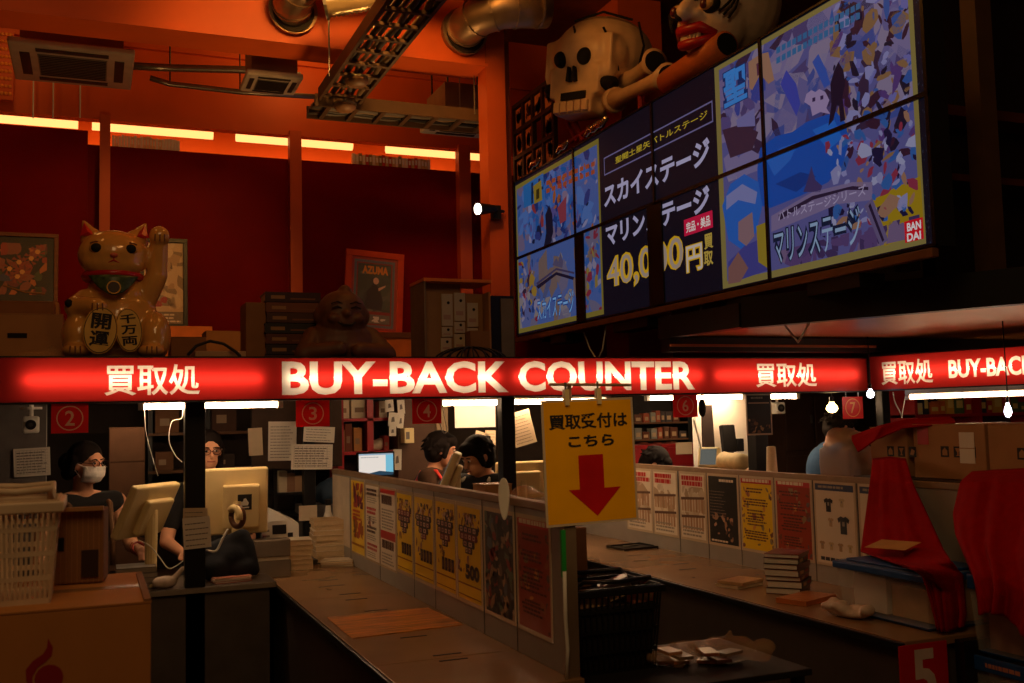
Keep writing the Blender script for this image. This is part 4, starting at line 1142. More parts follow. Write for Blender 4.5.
# ledges they stand on
q = at(343, 334.5, 'y', 8.5); q1 = at(428, 334.5, 'y', 8.5)
tag(MB().box((q.x - .05, 8.25, ZR), (q1.x, 8.62, q.z), K('orange_crate', (226, 124, 44), rough=.5, var=.1)).box((q.x - .05, 8.235, q.z - .05), (q1.x, 8.25, q.z), woodbrown).build('wooden_box', bevel=.004), 'orange wooden box under the picture titled AZUMA', 'box')
q = at(139, 328.5, 'y', 8.5); q1 = at(209, 328.5, 'y', 8.5)
tag(MB().box((q.x, 8.25, ZR), (q1.x, 8.62, q.z), K('orange_crate', (226, 124, 44), rough=.5, var=.1)).build('wooden_box', bevel=.004), 'orange wooden box under the pale picture behind the cat', 'box')
q = at(-34, 304.5, 'y', 8.5); q1 = at(60, 304.5, 'y', 8.5)
tag(MB().box((q.x, 8.25, ZR), (q1.x, 8.62, q.z), card2).build('wooden_box', bevel=.004), 'brown box under the flower picture', 'box')

# boxes behind and beside the cat
a = at(-30, 350, 'y', 6.4); b = at(63, 314, 'y', 6.4)
carton('cardboard_box', 'brown cardboard box with a hand slot on the booth roof below the flower picture', a.x, b.x, 6.4, 6.8, ZR, b.z, card, slot=True)
a = at(-30, 350, 'y', 6.9); b = at(54, 302, 'y', 6.9)
carton('cardboard_box', 'darker cardboard box just behind the one with the hand slot', a.x, b.x, 6.9, 7.3, ZR, b.z, card2)
a = at(171, 350, 'y', 6.5); b = at(206, 337, 'y', 6.5)
carton('cardboard_box', 'small open brown carton right behind the foot of the cat', a.x, b.x, 6.5, 6.75, ZR, b.z, card2)
a = at(195, 350, 'y', 6.0); b = at(246, 350.5, 'y', 6.0)
carton('flat_box', 'flat pale box lying in front of the black cable', a.x, b.x, 6.0, 6.25, ZR, b.z, K('pale_card', (190, 150, 110), rough=.7), flap=False)
a = at(206, 350, 'y', 7.2); b = at(244, 331, 'y', 7.2)
carton('cardboard_box', 'dark cardboard box behind the cable, beside the tall narrow box', a.x, b.x, 7.2, 7.5, ZR, b.z, card2)
a = at(246, 350, 'y', 6.15); b = at(266, 302, 'y', 6.15)
carton('cardboard_box', 'tall narrow brown box standing by the pile of thick dark volumes', a.x, b.x, 6.15, 6.4, ZR, b.z, card2, flap=False)
q = at(190, 353, 'y', 5.95)
tag(MB().tube([at(188, 355, 'y', 5.95) - q, at(196, 346, 'y', 5.98) - q, at(210, 341, 'y', 6.0) - q + Vector((0, 0, .0)), at(224, 344, 'y', 6.0) - q, at(236, 352, 'y', 5.95) - q, at(240, 356, 'y', 5.9) - q], .009, black, 8).build('cable', smooth=True), 'black cable looping over the pale flat box', 'cable', q)
a = at(20, 355, 'y', 6.0); b = at(62, 341, 'y', 6.0)
t = blob_obj([('e', (0, 0, .035), (.10, .08, .045)), ('e', (.05, .02, .05), (.06, .06, .05)), ('e', (-.06, .0, .04), (.07, .06, .04)), ('c', (.02, 0, .06), (.05, -.02, .11), .02, .008)], 'plastic_bag', bagM, None, .012, 2)
tag(t, 'crumpled clear plastic bag at the foot of the hand-slot box', 'bag', ((a.x + b.x) / 2, 6.12, ZR))
# pile of thick dark volumes
a = at(265, 350, 'y', 6.1); b = at(322, 292, 'y', 6.1)
r = random.Random(7); z = ZR; n = 7; dz = (b.z - ZR) / n; ordn = ['bottom', 'second', 'third', 'fourth', 'fifth', 'sixth', 'topmost']
for k in range(n):
    c = [(60, 26, 20), (40, 24, 22), (86, 40, 24), (34, 28, 26), (70, 36, 22), (110, 58, 30), (52, 18, 18)][k]; w = b.x - a.x - r.uniform(0, .02)
    t = thing('thick_volume', '%s of the thick dark volumes piled beside the brown statue' % ordn[k], 'book', (a.x + r.uniform(0, .015), 6.1 + r.uniform(0, .015), z), 0, 'thick dark volumes on the roof')
    cm = K('volume_cover_%d' % k, c, rough=.4); h = dz - .004
    MB().box((0, 0, 0), (w, .22, .008), cm).box((0, 0, h - .008), (w, .22, h), cm).box((0, 0, .008), (w, .012, h - .008), cm).build('cover', t)
    MB().box((.006, .012, .008), (w - .006, .212, h - .008), paper2).build('page_block', t)
    m = MB(); m.rect(w * .1, h * .3, w * .35, h * .65, flat((150, 110, 70)), 1); m.rect(w * .45, h * .25, w * .9, h * .4, flat((120, 70, 40)), 1); m.build('spine_label', t)
    z += dz
# cardboard display with hanging packets
a = at(425, 350, 'y', 6.15); b = at(490, 280, 'y', 6.15); w = b.x - a.x; h = b.z - ZR
t = thing('display_stand', 'cardboard display stand with pale packets in front of the big orange column', 'display stand', (a.x, 6.15, ZR))
MB().box((0, 0, 0), (.012, .3, h), K('grey_card', (130, 110, 90), rough=.8)).build('side_panel', t); MB().box((w - .012, 0, 0), (w, .3, h * .86), card).build('side_panel', t)
MB().box((.012, .10, 0), (w * .62, .12, h), card).box((w * .62, .12, 0), (w - .012, .14, h * .86), card).build('back_panel', t); MB().box((-.004, -.01, h - .02), (w + .01, .3, h), K('orange_crate', (226, 124, 44))).build('top_board', t)
MB().box((w * .68, -.002, 0), (w - .012, .12, h * .40), card2).build('front_box', t)
for i, (px, y0, y1) in enumerate(((447, 294, 326), (447, 327, 337), (446, 338, 352), (459.5, 293, 321), (459.5, 322, 333), (459.5, 334, 350), (472.5, 303, 327), (472.5, 328, 345))):
    qa = at(px - 5.3, y1, 'y', 6.24); qb = at(px + 5.3, y0, 'y', 6.24); ww = qb.x - qa.x; hh = qb.z - qa.z
    p = thing('packet', 'pale packet on the cardboard display stand, %s column, %s' % (('first', 'second', 'third')[0 if px < 450 else 1 if px < 465 else 2], ('top', 'middle', 'low')[(i % 3) if i < 6 else i - 6]), 'packet', (qa.x, 6.235, qa.z), 0, 'packets on the cardboard display')
    MB().box((0, 0, 0), (ww, .012, hh), paper2).build('card', p, bevel=.003); m = MB(); m.poly([(ww * (.6 + .14 * math.cos(a_)), hh * .72 + ww * .14 * math.sin(a_)) for a_ in range(6)], ink, 1); m.build('mark', p); MB().rect(ww * .15, hh * .2, ww * .8, hh * .35, flat((190, 150, 130)), 1).build('price_strip', p)
# low wire dome on the roof in place of a fan guard
q = at(472, 356, 'y', 5.95); rr = (at(508, 356, 'y', 5.95).x - at(436, 356, 'y', 5.95).x) / 2; hh = at(472, 346, 'y', 5.95).z - ZR
t = thing('wire_dome', 'low dark wire dome lying on the roof before the cardboard display', 'dome', (q.x, 5.80 + rr * .75, ZR)); t.scale = (1, .75, 1)
MB().tube([(rr * math.cos(k * .2618), rr * math.sin(k * .2618), .01) for k in range(25)], .009, black, 8).build('rim', t, smooth=True)
for k in range(9): a_ = k * math.pi / 9; MB().tube([(rr * math.cos(b_ * .2244) * math.cos(a_), rr * math.cos(b_ * .2244) * math.sin(a_), .01 + (hh - .015) * math.sin(b_ * .2244)) for b_ in range(15)], .006, black, 6).build('wire', t, smooth=True)
a = at(490, 350, 'y', 6.3); b = at(514, 296, 'y', 6.3)
t = thing('loudspeaker', 'black loudspeaker box with greyish face behind the fan rim below the screens', 'speaker', (a.x, 6.3, ZR)); w = b.x - a.x; h = b.z - ZR
MB().box((0, 0, 0), (w, .25, h), blackp).build('cabinet', t, bevel=.006); MB().box((w * .45, -.01, .02), (w - .01, 0, h - .02), K('speaker_cloth', (120, 112, 104), rough=.9)).build('grille', t)

# ================================================================== counters and poster dividers
ZC = .72
XL0, XL1 = .945, 1.508; XR0, XR1 = 2.868, 3.52
YLn, YLf = 3.20, 6.55; YRn, YRf = 3.13, 7.6


def counter(lab, x0, xd, x1, y0, y1, joints):
    t = thing('counter', lab, 'counter', (x0, y0, 0)); L = y1 - y0
    cuts = [0] + [j - y0 for j in joints] + [L]
    for a, b in zip(cuts, cuts[1:]): MB().box((.008, a + .0015, ZC - .03), (x1 - x0, b - .0015, ZC), counterM).build('top', t, bevel=.002)
    MB().box((-.004, 0, ZC - .034), (.008, L, ZC - .004), edgeM).build('edge_strip', t, bevel=.004)
    MB().box((.035, .02, 0), (.055, L, ZC - .034), frontM).build('front_panel', t)
    MB().box((.055, .02, 0), (x1 - x0, .04, ZC - .034), frontM).build('end_panel', t)
    return t


jl = [at(512, 650, 'z', ZC).y, at(463, 625, 'z', ZC).y, at(352, 596, 'z', ZC).y]
cl = counter('long brown counter with paired slots running back beside the yellow posters', XL0, XL1, 1.55, YLn, YLf, sorted(jl))
jr = [at(690, 580, 'z', ZC).y, at(640, 560, 'z', ZC).y]
cr_ = counter('long brown counter in front of the white-sheet divider, the 5 plate on its end', XR0, XR1, 3.56, YRn, YRf, sorted(jr))
slot = K('slot_black', (16, 12, 10), rough=.8)
for c, pts in ((cl, ((331, 583), (353, 596.5), (379, 613), (410, 634), (450, 657))), (cr_, ((638, 558), (684, 566.5)))):
    for px, py in pts:
        for dx, dy in ((-3, -3), (3.5, 3)):
            q = at(px + dx, py + dy * .9, 'z', ZC); m = MB(); m.box((q.x - c.location.x - .055, q.y - c.location.y - .006, ZC - .004), (q.x - c.location.x + .055, q.y - c.location.y + .006, ZC + .0012), slot); m.build('cable_slot', c)
# wood-grain sheet on the left counter
pt = [at(327, 618, 'z', ZC), at(428, 608, 'z', ZC), at(463, 625, 'z', ZC), at(352, 639, 'z', ZC)]
m = MB(); m.prism([p[:2] for p in (pt[3], pt[2], pt[1], pt[0])], ZC + .0005, ZC + .003, woodmat)
tag(m.build('counter_mat'), 'shiny wood-grained sheet lying across the counter below the yellow posters', 'mat')

Z0P, Z1P = .812, 1.246


def divider(lab, x, y0, y1, zt, joints, th=.034):
    t = thing('divider', lab, 'divider', (x, y0, ZC)); L = y1 - y0; H = zt - ZC
    MB().box((0, 0, .001), (th, L, H - .03), greypanel).build('panel', t)
    MB().box((-.004, -.004, H - .03), (th + .004, L, H), K('divider_rail', (146, 118, 88), rough=.6)).build('rail', t, bevel=.003)
    MB().box((-.005, -.006, .001), (th + .005, .012, H - .03), K('divider_post', (132, 112, 92), rough=.4, metal=.3)).build('end_post', t)
    for j in joints: MB().box((-.0015, j - y0 - .003, .0), (0, j - y0 + .003, H - .03), K('joint_dark', (70, 58, 48), rough=.6)).build('joint', t)
    return t


YDn = at(567, 600, 'x', XL1).y
dl = divider('grey divider on the brown counter with a row of yellow posters', XL1, YDn, 6.95, 1.30, [at(x, 540, 'x', XL1).y for x in (351, 380, 413.8, 434.8, 482.8, 515.4)])
MB().box((-.002, 6.45 - YDn, .1), (-.0005, 6.93 - YDn, .54), K('pale_panel', (206, 190, 166), rough=.6)).build('pale_panel', dl)
MB().box((-.02, -.012, .34), (-.004, .0, .50), K('green_tape', (40, 150, 60), rough=.3)).build('green_tape', dl)
MB().tube([(-.012, -.012, .36), (-.014, -.014, .2), (-.008, -.012, .1), (-.016, -.014, .0)], .007, white, 8).build('white_cable', dl, smooth=True)
dr_ = divider('grey divider with white, black and orange posters behind the counter end with the 5', XR1, 3.16, 7.45, 1.275, [at(x, 500, 'x', XR1).y for x in (679, 707.5, 740, 775, 813.5, 857.5)])
# perpendicular far panel
tag(MB().box((0, 0, 0), (.6, .03, .52), greypanel).box((-.004, -.004, .52), (.6, .034, .55), K('divider_rail', (146, 118, 88))).build('end_screen'), 'short grey screen closing the far end of the white-sheet divider', 'divider', (XR1 - .60, 7.3, ZC + .001))

BORD = K('poster_border', (206, 186, 158), rough=.25, var=.03, coat=.3)
PY = K('poster_yellow', (236, 198, 30), rough=.3, var=.04); PO = K('poster_orange', (160, 58, 30), rough=.3, var=.05); PD = K('poster_dark', (34, 38, 40), rough=.3, var=.2, scale=30)
PW = K('poster_white', (222, 208, 186), rough=.3, var=.03); PR = K('poster_red', (190, 38, 34), rough=.4, var=.04); PB = K('poster_brown_ink', (70, 40, 30), rough=.5, var=0)
PG = K('poster_grey', (150, 140, 126), rough=.5, var=0); PN = K('poster_navy', (44, 56, 92), rough=.4, var=0)


def d_yellow(m, w, h, seed):
    r = random.Random(seed); b = .018
    m.rect(b, b, w - b, h - b, PY, 1); cxx = w * .5
    wm = [flat((206, 176, 160)), flat((196, 150, 140)), flat((176, 130, 120))]; dk = flat((64, 44, 40)); md = flat((150, 96, 40))
    blobs(m, w * .10, h * .74, w * .92, h * .90, 18, [dk, md], w * .05, w * .10, seed, 2)
    blobs(m, w * .12, h * .76, w * .90, h * .89, 16, wm, w * .03, w * .06, seed + 1, 3)
    for k, (yy, ww) in enumerate(((.735, .40), (.665, .36), (.595, .24), (.535, .14))):
        c = flat((110, 34, 34)) if (seed + k) % 4 == 0 else dk
        m.poly([(cxx - w * ww, h * (yy - .022)), (cxx - w * ww * .9, h * (yy - .036)), (cxx + w * ww * .9, h * (yy - .036)), (cxx + w * ww, h * (yy - .015)), (cxx + w * ww * .95, h * (yy + .034)), (cxx - w * ww * .95, h * (yy + .034))], c, 5)
        n = max(2, int(ww * 12)); st = 2 * w * ww * .86 / n
        for i in range(n):
            x = cxx - w * ww * .84 + i * st; m.rect(x, h * (yy - .022), x + st * .62, h * (yy + .022), wm[(i + k) % 3], 6); m.rect(x + st * .2, h * (yy - .008), x + st * .45, h * (yy + .008), c, 7)
    blobs(m, b, h * .30, w * .5, h * .50, 9, [flat((150, 110, 120)), flat((190, 140, 90)), flat((120, 84, 60))], w * .04, w * .09, seed + 9, 3)
    if seed % 4 == 3: m.text('500', w * .36, h * .25, w * .9, h * .40, dk, 6, .06)
    else:
        for i in range(4): x = w * (.34 + .145 * i); m.rect(x, h * .25, x + w * .12, h * .385, dk, 5); m.rect(x + w * .035, h * .28, x + w * .06, h * .355, flat((150, 120, 100)), 6)
    m.rect(b, h * .185, w - b, h * .20, flat((150, 84, 30)), 3); m.rect(b, h * .075, w - b, h * .085, flat((150, 84, 30)), 3)


def d_flower(m, w, h, seed):
    b = .012; m.rect(b, b, w - b, h - b, PY, 1)
    blobs(m, w * .2, h * .62, w * .9, h * .95, 22, [flat((120, 40, 70)), flat((90, 40, 60)), flat((180, 70, 60))], w * .08, w * .18, seed)
    blobs(m, w * .15, h * .22, w * .9, h * .5, 20, [flat((160, 90, 50)), flat((190, 60, 40)), flat((120, 80, 40))], w * .06, w * .16, seed + 1); m.lines(w * .15, h * .45, w * .85, h * .6, 3, PR, 5, .6, 3)
    m.rect(b, h * .12, w - b, h * .15, flat((170, 110, 30)), 4)


def d_list(m, w, h, seed):
    b = .012; m.rect(b, b, w - b, h - b, PW, 1)
    for k, y in enumerate((.84, .60, .36, .14)):
        m.lines(w * .12, h * y, w * .86, h * (y + .1), 2, PR if k % 2 else PB, 3, .65, seed + k); m.lines(w * .12, h * (y - .09), w * .86, h * (y - .01), 3, PG, 3, .5, seed + 20 + k)
    blobs(m, w * .15, h * .45, w * .85, h * .58, 8, [flat((150, 70, 60)), flat((110, 90, 90))], w * .05, w * .12, seed, 2)


def d_listred(m, w, h, seed):
    b = .012; m.rect(b, b, w - b, h - b, PW, 1); m.rect(b, h * .92, w - b, h - b, PR, 2); m.rect(b, h * .36, w - b, h * .46, PR, 2)
    m.lines(w * .12, h * .76, w * .9, h * .9, 1, PB, 3, .8, seed); m.lines(w * .12, h * .48, w * .9, h * .74, 7, PG, 3, .5, seed + 1); m.lines(w * .12, h * .22, w * .92, h * .34, 1, PB, 3, .85, seed + 2); m.lines(w * .12, h * .05, w * .9, h * .2, 4, PG, 3, .5, seed + 3)


def d_collage(m, w, h, seed):
    b = .016; m.rect(b, b, w - b, h - b, flat((70, 62, 56)), 1)
    blobs(m, b, b, w - b, h - b, 120, [flat((120, 104, 88)), flat((150, 120, 90)), flat((50, 46, 48)), flat((90, 100, 110)), flat((170, 140, 110)), flat((140, 60, 50)), flat((40, 36, 36)), flat((96, 110, 90))], w * .04, w * .13, seed)


def d_text(base, band):
    def f(m, w, h, seed):
        b = .016; m.rect(b, b, w - b, h - b, base, 1); m.rect(b, h * .90, w - b, h - b, band, 2); m.lines(w * .1, h * .91, w * .92, h * .965, 1, PW, 3, .7, seed)
        blobs(m, b, b, w - b, h * .88, 14, [flat((214, 150, 70)), flat((170, 100, 70)), flat((150, 130, 90))], w * .05, w * .1, seed, 1.4)
        rr = random.Random(seed + 3)
        for y in (.83, .79, .69, .655, .62, .545, .505, .465, .43, .40, .36, .27, .24, .205, .17):
            q = w * rr.uniform(.26, .38); m.lines(w * .5 - q, h * (y - .014), w * .5 + q, h * (y + .014), 1, flat((92, 44, 34)), 4, .68, rr.randrange(999))
        blobs(m, b, h * .05, w * .16, h * .86, 9, [flat((120, 70, 50)), flat((160, 120, 80))], w * .03, w * .07, seed + 5, 3); blobs(m, w * .84, h * .05, w - b, h * .86, 9, [flat((120, 70, 50)), flat((110, 90, 90))], w * .03, w * .07, seed + 6, 3)
    return f


def d_photo(m, w, h, seed):
    b = .016; m.rect(b, b, w - b, h - b, PW, 1)
    blobs(m, b, h * .3, w - b, h * .78, 20, [flat((196, 176, 150)), flat((176, 150, 120)), flat((206, 190, 166))], w * .1, w * .24, seed, 1.4)
    m.lines(w * .1, h * .78, w * .95, h * .94, 2, PR, 4, .8, seed)
    for k in range(2):
        y = .62 - .26 * k; m.poly([(w * .06, h * y), (w * .94, h * (y + .03)), (w * .94, h * (y - .005)), (w * .06, h * (y - .04))], flat((96, 66, 46)), 4)
        for i in range(8): m.rect(w * (.08 + i * .105), h * (y - .2), w * (.15 + i * .105), h * (y - .01), flat((172, 132, 98) if i % 2 else (190, 154, 122)), 3)
    m.lines(w * .1, h * .06, w * .9, h * .22, 3, PG, 4, .5, seed + 1)


def d_dark(m, w, h, seed):
    b = .016; m.rect(b, b, w - b, h - b, PD, 1); blobs(m, w * .15, h * .08, w * .8, h * .46, 24, [flat((170, 130, 100)), flat((110, 80, 64)), flat((60, 56, 54)), flat((190, 150, 120))], w * .04, w * .11, seed)
    m.lines(w * .4, h * .88, w * .92, h * .93, 1, PW, 3, .7, seed); m.lines(w * .08, h * .4, w * .6, h * .78, 9, PG, 3, .15, seed); m.lines(w * .1, h * .05, w * .7, h * .09, 1, PW, 3, .6, seed)


def shirt(m, x, y, s, mat, lay=4):
    m.poly([(x - .5 * s, y + .35 * s), (x - .2 * s, y + .5 * s), (x, y + .43 * s), (x + .2 * s, y + .5 * s), (x + .5 * s, y + .35 * s), (x + .42 * s, y + .12 * s), (x + .27 * s, y + .2 * s), (x + .27 * s, y - .5 * s), (x - .27 * s, y - .5 * s), (x - .27 * s, y + .2 * s), (x - .42 * s, y + .12 * s)], mat, lay)
    m.rect(x - .1 * s, y - .05 * s, x + .1 * s, y + .2 * s, PG, lay + 1)


def d_shirts(m, w, h, seed):
    b = .014; m.rect(b, b, w - b, h - b, PW, 1); m.rect(b, h * .89, w - b, h - b, PN, 2); m.lines(w * .12, h * .91, w * .9, h * .955, 1, PG, 3, .6, seed)
    shirt(m, w * .36, h * .72, w * .22, ink); shirt(m, w * .68, h * .76, w * .14, flat((196, 178, 140))); shirt(m, w * .7, h * .50, w * .28, flat((40, 44, 50))); shirt(m, w * .4, h * .52, w * .14, flat((190, 160, 120)))
    for k in range(4): shirt(m, w * (.17 + .22 * k), h * .24, w * .13, flat((200, 176, 130) if k % 2 else (170, 140, 100)))
    m.lines(w * .12, h * .05, w * .9, h * .11, 1, ink, 3, .7, seed)


def poster(lab, px0, px1, X, draw, seed, grp, z0=Z0P, z1=Z1P, name='poster'):
    zm = (z0 + z1) / 2; pm_ = 520 if X < 2 else 505
    y0 = at(px0, pm_, 'x', X).y; y1 = at(px1, pm_, 'x', X).y; w = y0 - y1 - .004; h = z1 - z0
    t = thing(name, lab, 'poster', (X - .003, y0 - .002, z0), -90, grp)
    MB().box((0, 0, 0), (w, .0018, h), BORD).build('sleeve', t); m = MB(); draw(m, w, h, seed); m.build('print', t)
    return t


gl = 'posters on the divider of the near counter'; gr_ = 'posters on the divider behind the far counter'
poster('narrow yellow poster with a purple flower cluster, at the end by the monitor', 351.6, 365.2, XL1, d_flower, 3, gl, .80, 1.262)
poster('narrow white list poster beside the flower poster', 366, 380, XL1, d_list, 4, gl, .80, 1.25)
poster('white poster with red bands beside the narrow white list', 380.6, 396.4, XL1, d_listred, 5, gl, .80)
poster('yellow poster with black figures, next to the red-banded white one', 396.8, 413.5, XL1, d_yellow, 8, gl)
poster('yellow poster with black figures, second after the red-banded white one', 414.2, 434.6, XL1, d_yellow, 9, gl)
poster('yellow poster with black figures, third after the red-banded white one', 435.2, 456.6, XL1, d_yellow, 10, gl)
poster('yellow poster with black figures, touching the dark collage poster', 456.8, 482.2, XL1, d_yellow, 11, gl)
poster('dark collage poster between the last yellow poster and the red one', 483.9, 514.8, XL1, d_collage, 12, gl)
poster('red poster with dark lines of text at the near end of the divider', 516.3, 551.0, XL1, d_text(PO, PR), 13, gl)
poster('white poster with red heading, partly behind the hanging yellow arrow sign', 627, 653, XR1, d_photo, 14, gr_)
poster('white poster with red heading, next to the hanging yellow arrow sign', 653.6, 678.4, XR1, d_photo, 15, gr_)
poster('white poster with red heading, touching the black poster', 680.2, 707, XR1, d_photo, 16, gr_)
poster('black poster with a small pale figure on the divider', 708, 739.6, XR1, d_dark, 17, gr_)
poster('yellow orange poster of dark text beside the black poster', 740.4, 774.4, XR1, d_text(PY, PR), 18, gr_)
poster('dull red poster of dark text above the stacked volumes', 775.4, 813, XR1, d_text(PO, PR), 19, gr_)
poster('white poster with small printed T-shirts above the blue-lidded crate', 814.3, 856.6, XR1, d_shirts, 20, gr_)
poster('white T-shirt poster half covered by the red cloth', 858.6, 905, XR1, d_shirts, 21, gr_)

# hanging yellow arrow sign
YY = 3.22
a = at(546.5, 528, 'y', YY); b = at(634.5, 399, 'y', YY); w = b.x - a.x; h = b.z - a.z
t = thing('arrow_sign', 'yellow laminated sign with black writing and a red arrow pointing down', 'sign', (a.x, YY, a.z), (0, -1.2, 0))
MB().box((0, 0, 0), (w, .003, h), BORD).build('sleeve', t)
m = MB(); m.rect(.008, .008, w - .008, h - .008, K('sign_yellow', (248, 178, 4), rough=.22, var=.05, coat=.3), 1)
m.text('買取受付は', w * .07, h * .76, w * .93, h * .885, ink, 3, .03); m.text('こちら', w * .27, h * .615, w * .77, h * .71, ink, 3, .04)
m.poly([(w * .37, h * .55), (w * .64, h * .55), (w * .64, h * .28), (w * .82, h * .28), (w * .55, h * .06), (w * .25, h * .28), (w * .37, h * .28)], K('arrow_red', (196, 24, 30), rough=.3), 3)
m.build('print', t)
for x in (w * .25, w * .60): MB().box((x, -.008, h - .02), (x + .016, .012, h + .035), cream).cyl((x + .008, .002, h + .03), (x + .008, .002, h + .06), .004, steel).build('clip', t)
q = at(571, 500, 'y', YY + .03)
t2 = thing('sign_stand', 'thin pole behind the yellow arrow sign at the end of the poster divider', 'stand', (q.x, YY + .02, 0))
MB().cyl((0, 0, 0), (0, 0, b.z + .05), .008, K('stand_pole', (170, 130, 100), rough=.4)).build('pole', t2); MB().tube([(-.08, -.012, b.z + .055), (.24, -.012, b.z + .05)], .005, K('stand_pole', (170, 130, 100))).build('crossbar', t2); MB().cyl((0, 0, 0), (0, 0, .015), .03, black, n=20).build('base', t2)
# white clip on the divider rail below the post
q = at(507, 500, 'x', XL1 - .01)
t = thing('white_clip', 'long white plastic clip hooked over the divider rail below the black post', 'clip', (XL1 - .02, q.y, 0), -42)
z1_ = at(507, 478, 'x', XL1 - .02).z; z0_ = at(509, 521, 'x', XL1 - .02).z
MB().prism([(.028 * math.cos(k * .3142) * (.8 + .2 * math.sin(k * .3142)), (z0_ + z1_) / 2 + (z1_ - z0_) / 2 * math.sin(k * .3142)) for k in range(20)], -.012, 0, white, XZ).build('plate', t, bevel=.004); MB().box((-.012, 0, 1.303), (.012, .05, 1.309), white).build('hook', t)

# ---------------------------------------------------------------- stacks of paper and books on the counters
def stack(x, y, z, rot, w, d, hs, mats, name, what, cat, grp, seed, edge=paper):
    """books lying on each other; each one its own thing with cover and pages"""
    r = random.Random(seed); ordn = ['bottom', 'second', 'third', 'fourth', 'fifth', 'sixth', 'seventh', 'eighth', 'ninth']
    for k, h in enumerate(hs):
        c = mats[k % len(mats)]; rr_ = rot + r.uniform(-3, 3); n = 'topmost' if k == len(hs) - 1 else ordn[k]
        t = thing(name, '%s %s' % (n, what), cat, (x + r.uniform(-.006, .006), y + r.uniform(-.006, .006), z), rr_, grp)
        hc = min(.0025, h * .2)
        MB().box((-w / 2, -d / 2, 0), (w / 2, d / 2, hc), c).box((-w / 2, -d / 2, h - hc - .0004), (w / 2, d / 2, h - .0004), c).box((w / 2 - hc, -d / 2, hc), (w / 2, d / 2, h - hc), c).build('cover', t)
        MB().box((-w / 2 + .003, -d / 2 + .003, hc), (w / 2 - hc, d / 2 - .003, h - hc - .0004), edge).build('page_block', t)
        if r.random() < .8:
            m = MB(rotm('Z', 90)); T = m.T; m.T = Matrix.Translation((w / 2 + .0003, 0, 0)) @ rotm('Z', 90); m.rect(-d * .35, h * .25, -d * .05, h * .75, flat((200, 170, 120)), .5); m.rect(d * .05, h * .3, d * .38, h * .7, flat((150, 60, 50)), .5); m.build('spine_print', t)
        z += h
    return z


pale_mats = [K('cover_cream', (214, 196, 160), rough=.6), K('cover_tan', (196, 164, 118), rough=.6), K('cover_pale', (222, 208, 184), rough=.6)]
dark_mats = [K('cover_darkred', (92, 26, 24), rough=.35), K('cover_black', (34, 28, 28), rough=.35), K('cover_maroon', (120, 34, 30), rough=.35), K('cover_brown', (84, 48, 34), rough=.35)]
edge2 = K('page_edges', (206, 180, 140), rough=.8, var=.3, scale=60, stretch=(1, 1, 60))
q = at(293.5, 571, 'z', ZC); yc_ = q.y + .11; q = at(293.5, 555, 'y', yc_ - .1); stack(q.x, yc_, ZC + .001, -3, .245, .2, [.034, .03, .026, .032, .028, .03], pale_mats, 'paperback', 'cream book of the pile standing free on the brown counter', 'book', 'cream books piled on the counter', 1, edge2)
q = at(332.5, 562, 'z', ZC); yc_ = q.y + .14; q = at(332.5, 540, 'y', yc_ - .12); stack(q.x, yc_, ZC + .001, -3, .21, .26, [.036, .032, .034, .03, .036, .032, .03, .034], pale_mats, 'paperback', 'cream book of the taller pile against the poster divider', 'book', 'cream books piled against the divider', 2, edge2)
q = at(339, 565, 'z', ZC); stack(q.x, q.y, ZC + .001, -22, .20, .15, [.012, .012, .012], pale_mats, 'booklet', 'thin booklet lying in front of the taller cream pile', 'booklet', 'booklets in front of the tall pile', 3)
q = at(263, 564, 'z', ZC); stack(q.x + .035, q.y + .0, ZC + .001, 4, .14, .2, [.02, .022], pale_mats, 'booklet', 'booklet of the low pile beside the free-standing cream pile', 'booklet', 'booklets beside the free pile', 4)
# right counter
q = at(783, 594, 'z', ZC); stack(q.x + .07, q.y + .05, ZC + .001, -52, .17, .21, [.03, .034, .022, .034, .026, .03, .02], dark_mats, 'volume', 'dark-spined volume of the leaning pile under the dull red poster', 'book', 'dark volumes on the far counter', 5, paper)
q = at(735, 588, 'z', ZC)
for k in range(2):
    t = thing('wrapped_booklet', ('lower', 'upper')[k] + ' shiny wrapped booklet lying flat before the leaning pile of volumes', 'booklet', (q.x + .06 + .01 * k, q.y + .05, ZC + .001 + k * .017), 16 + 6 * k, 'wrapped booklets on the far counter')
    MB().box((-.10, -.075, 0), (.10, .075, .013), pale_mats[k]).build('booklet', t); MB().grid(lambda u, v: ((u - .5) * .215, (v - .5) * .165, .0145 + .0012 * math.sin(u * 31 + v * 9)), 24, 10, bagM).build('film', t, smooth=True)
q = at(800, 603, 'z', ZC)
t = thing('wrapped_booklet', 'flat orange booklet in shiny film before the blue-lidded crate', 'booklet', (q.x + .06, q.y + .03, ZC + .001), 20)
MB().box((-.13, -.08, 0), (.13, .08, .022), K('orange_cover', (206, 120, 60), rough=.3)).build('booklet', t); MB().grid(lambda u, v: ((u - .5) * .28, (v - .5) * .175, .0235 + .0016 * math.sin(u * 27 + v * 11)), 24, 10, bagM).build('film', t, smooth=True)
q = at(630, 548, 'z', ZC)
t = thing('cash_tray', 'thin dark tray with a pen lying on the far end of the counter', 'tray', (q.x + .02, q.y, ZC + .001), 4)
MB().box((-.14, -.12, 0), (.14, .12, .006), blackp).build('mat', t, bevel=.002)
m = MB()
for q_ in ((-.14, -.12, .14, -.112), (-.14, .112, .14, .12), (-.14, -.12, -.132, .12), (.132, -.12, .14, .12)): m.box((q_[0], q_[1], .006), (q_[2], q_[3], .014), blackp)
m.build('raised_rim', t)
tag(MB().tube([(-.06, 0, .0), (.05, .02, .0), (.07, .023, .0)], [.005, .005, .002], steel, 8).build('pen', smooth=True), 'silver pen lying across the dark tray', 'pen', (q.x + .02, q.y + .02, ZC + .012))
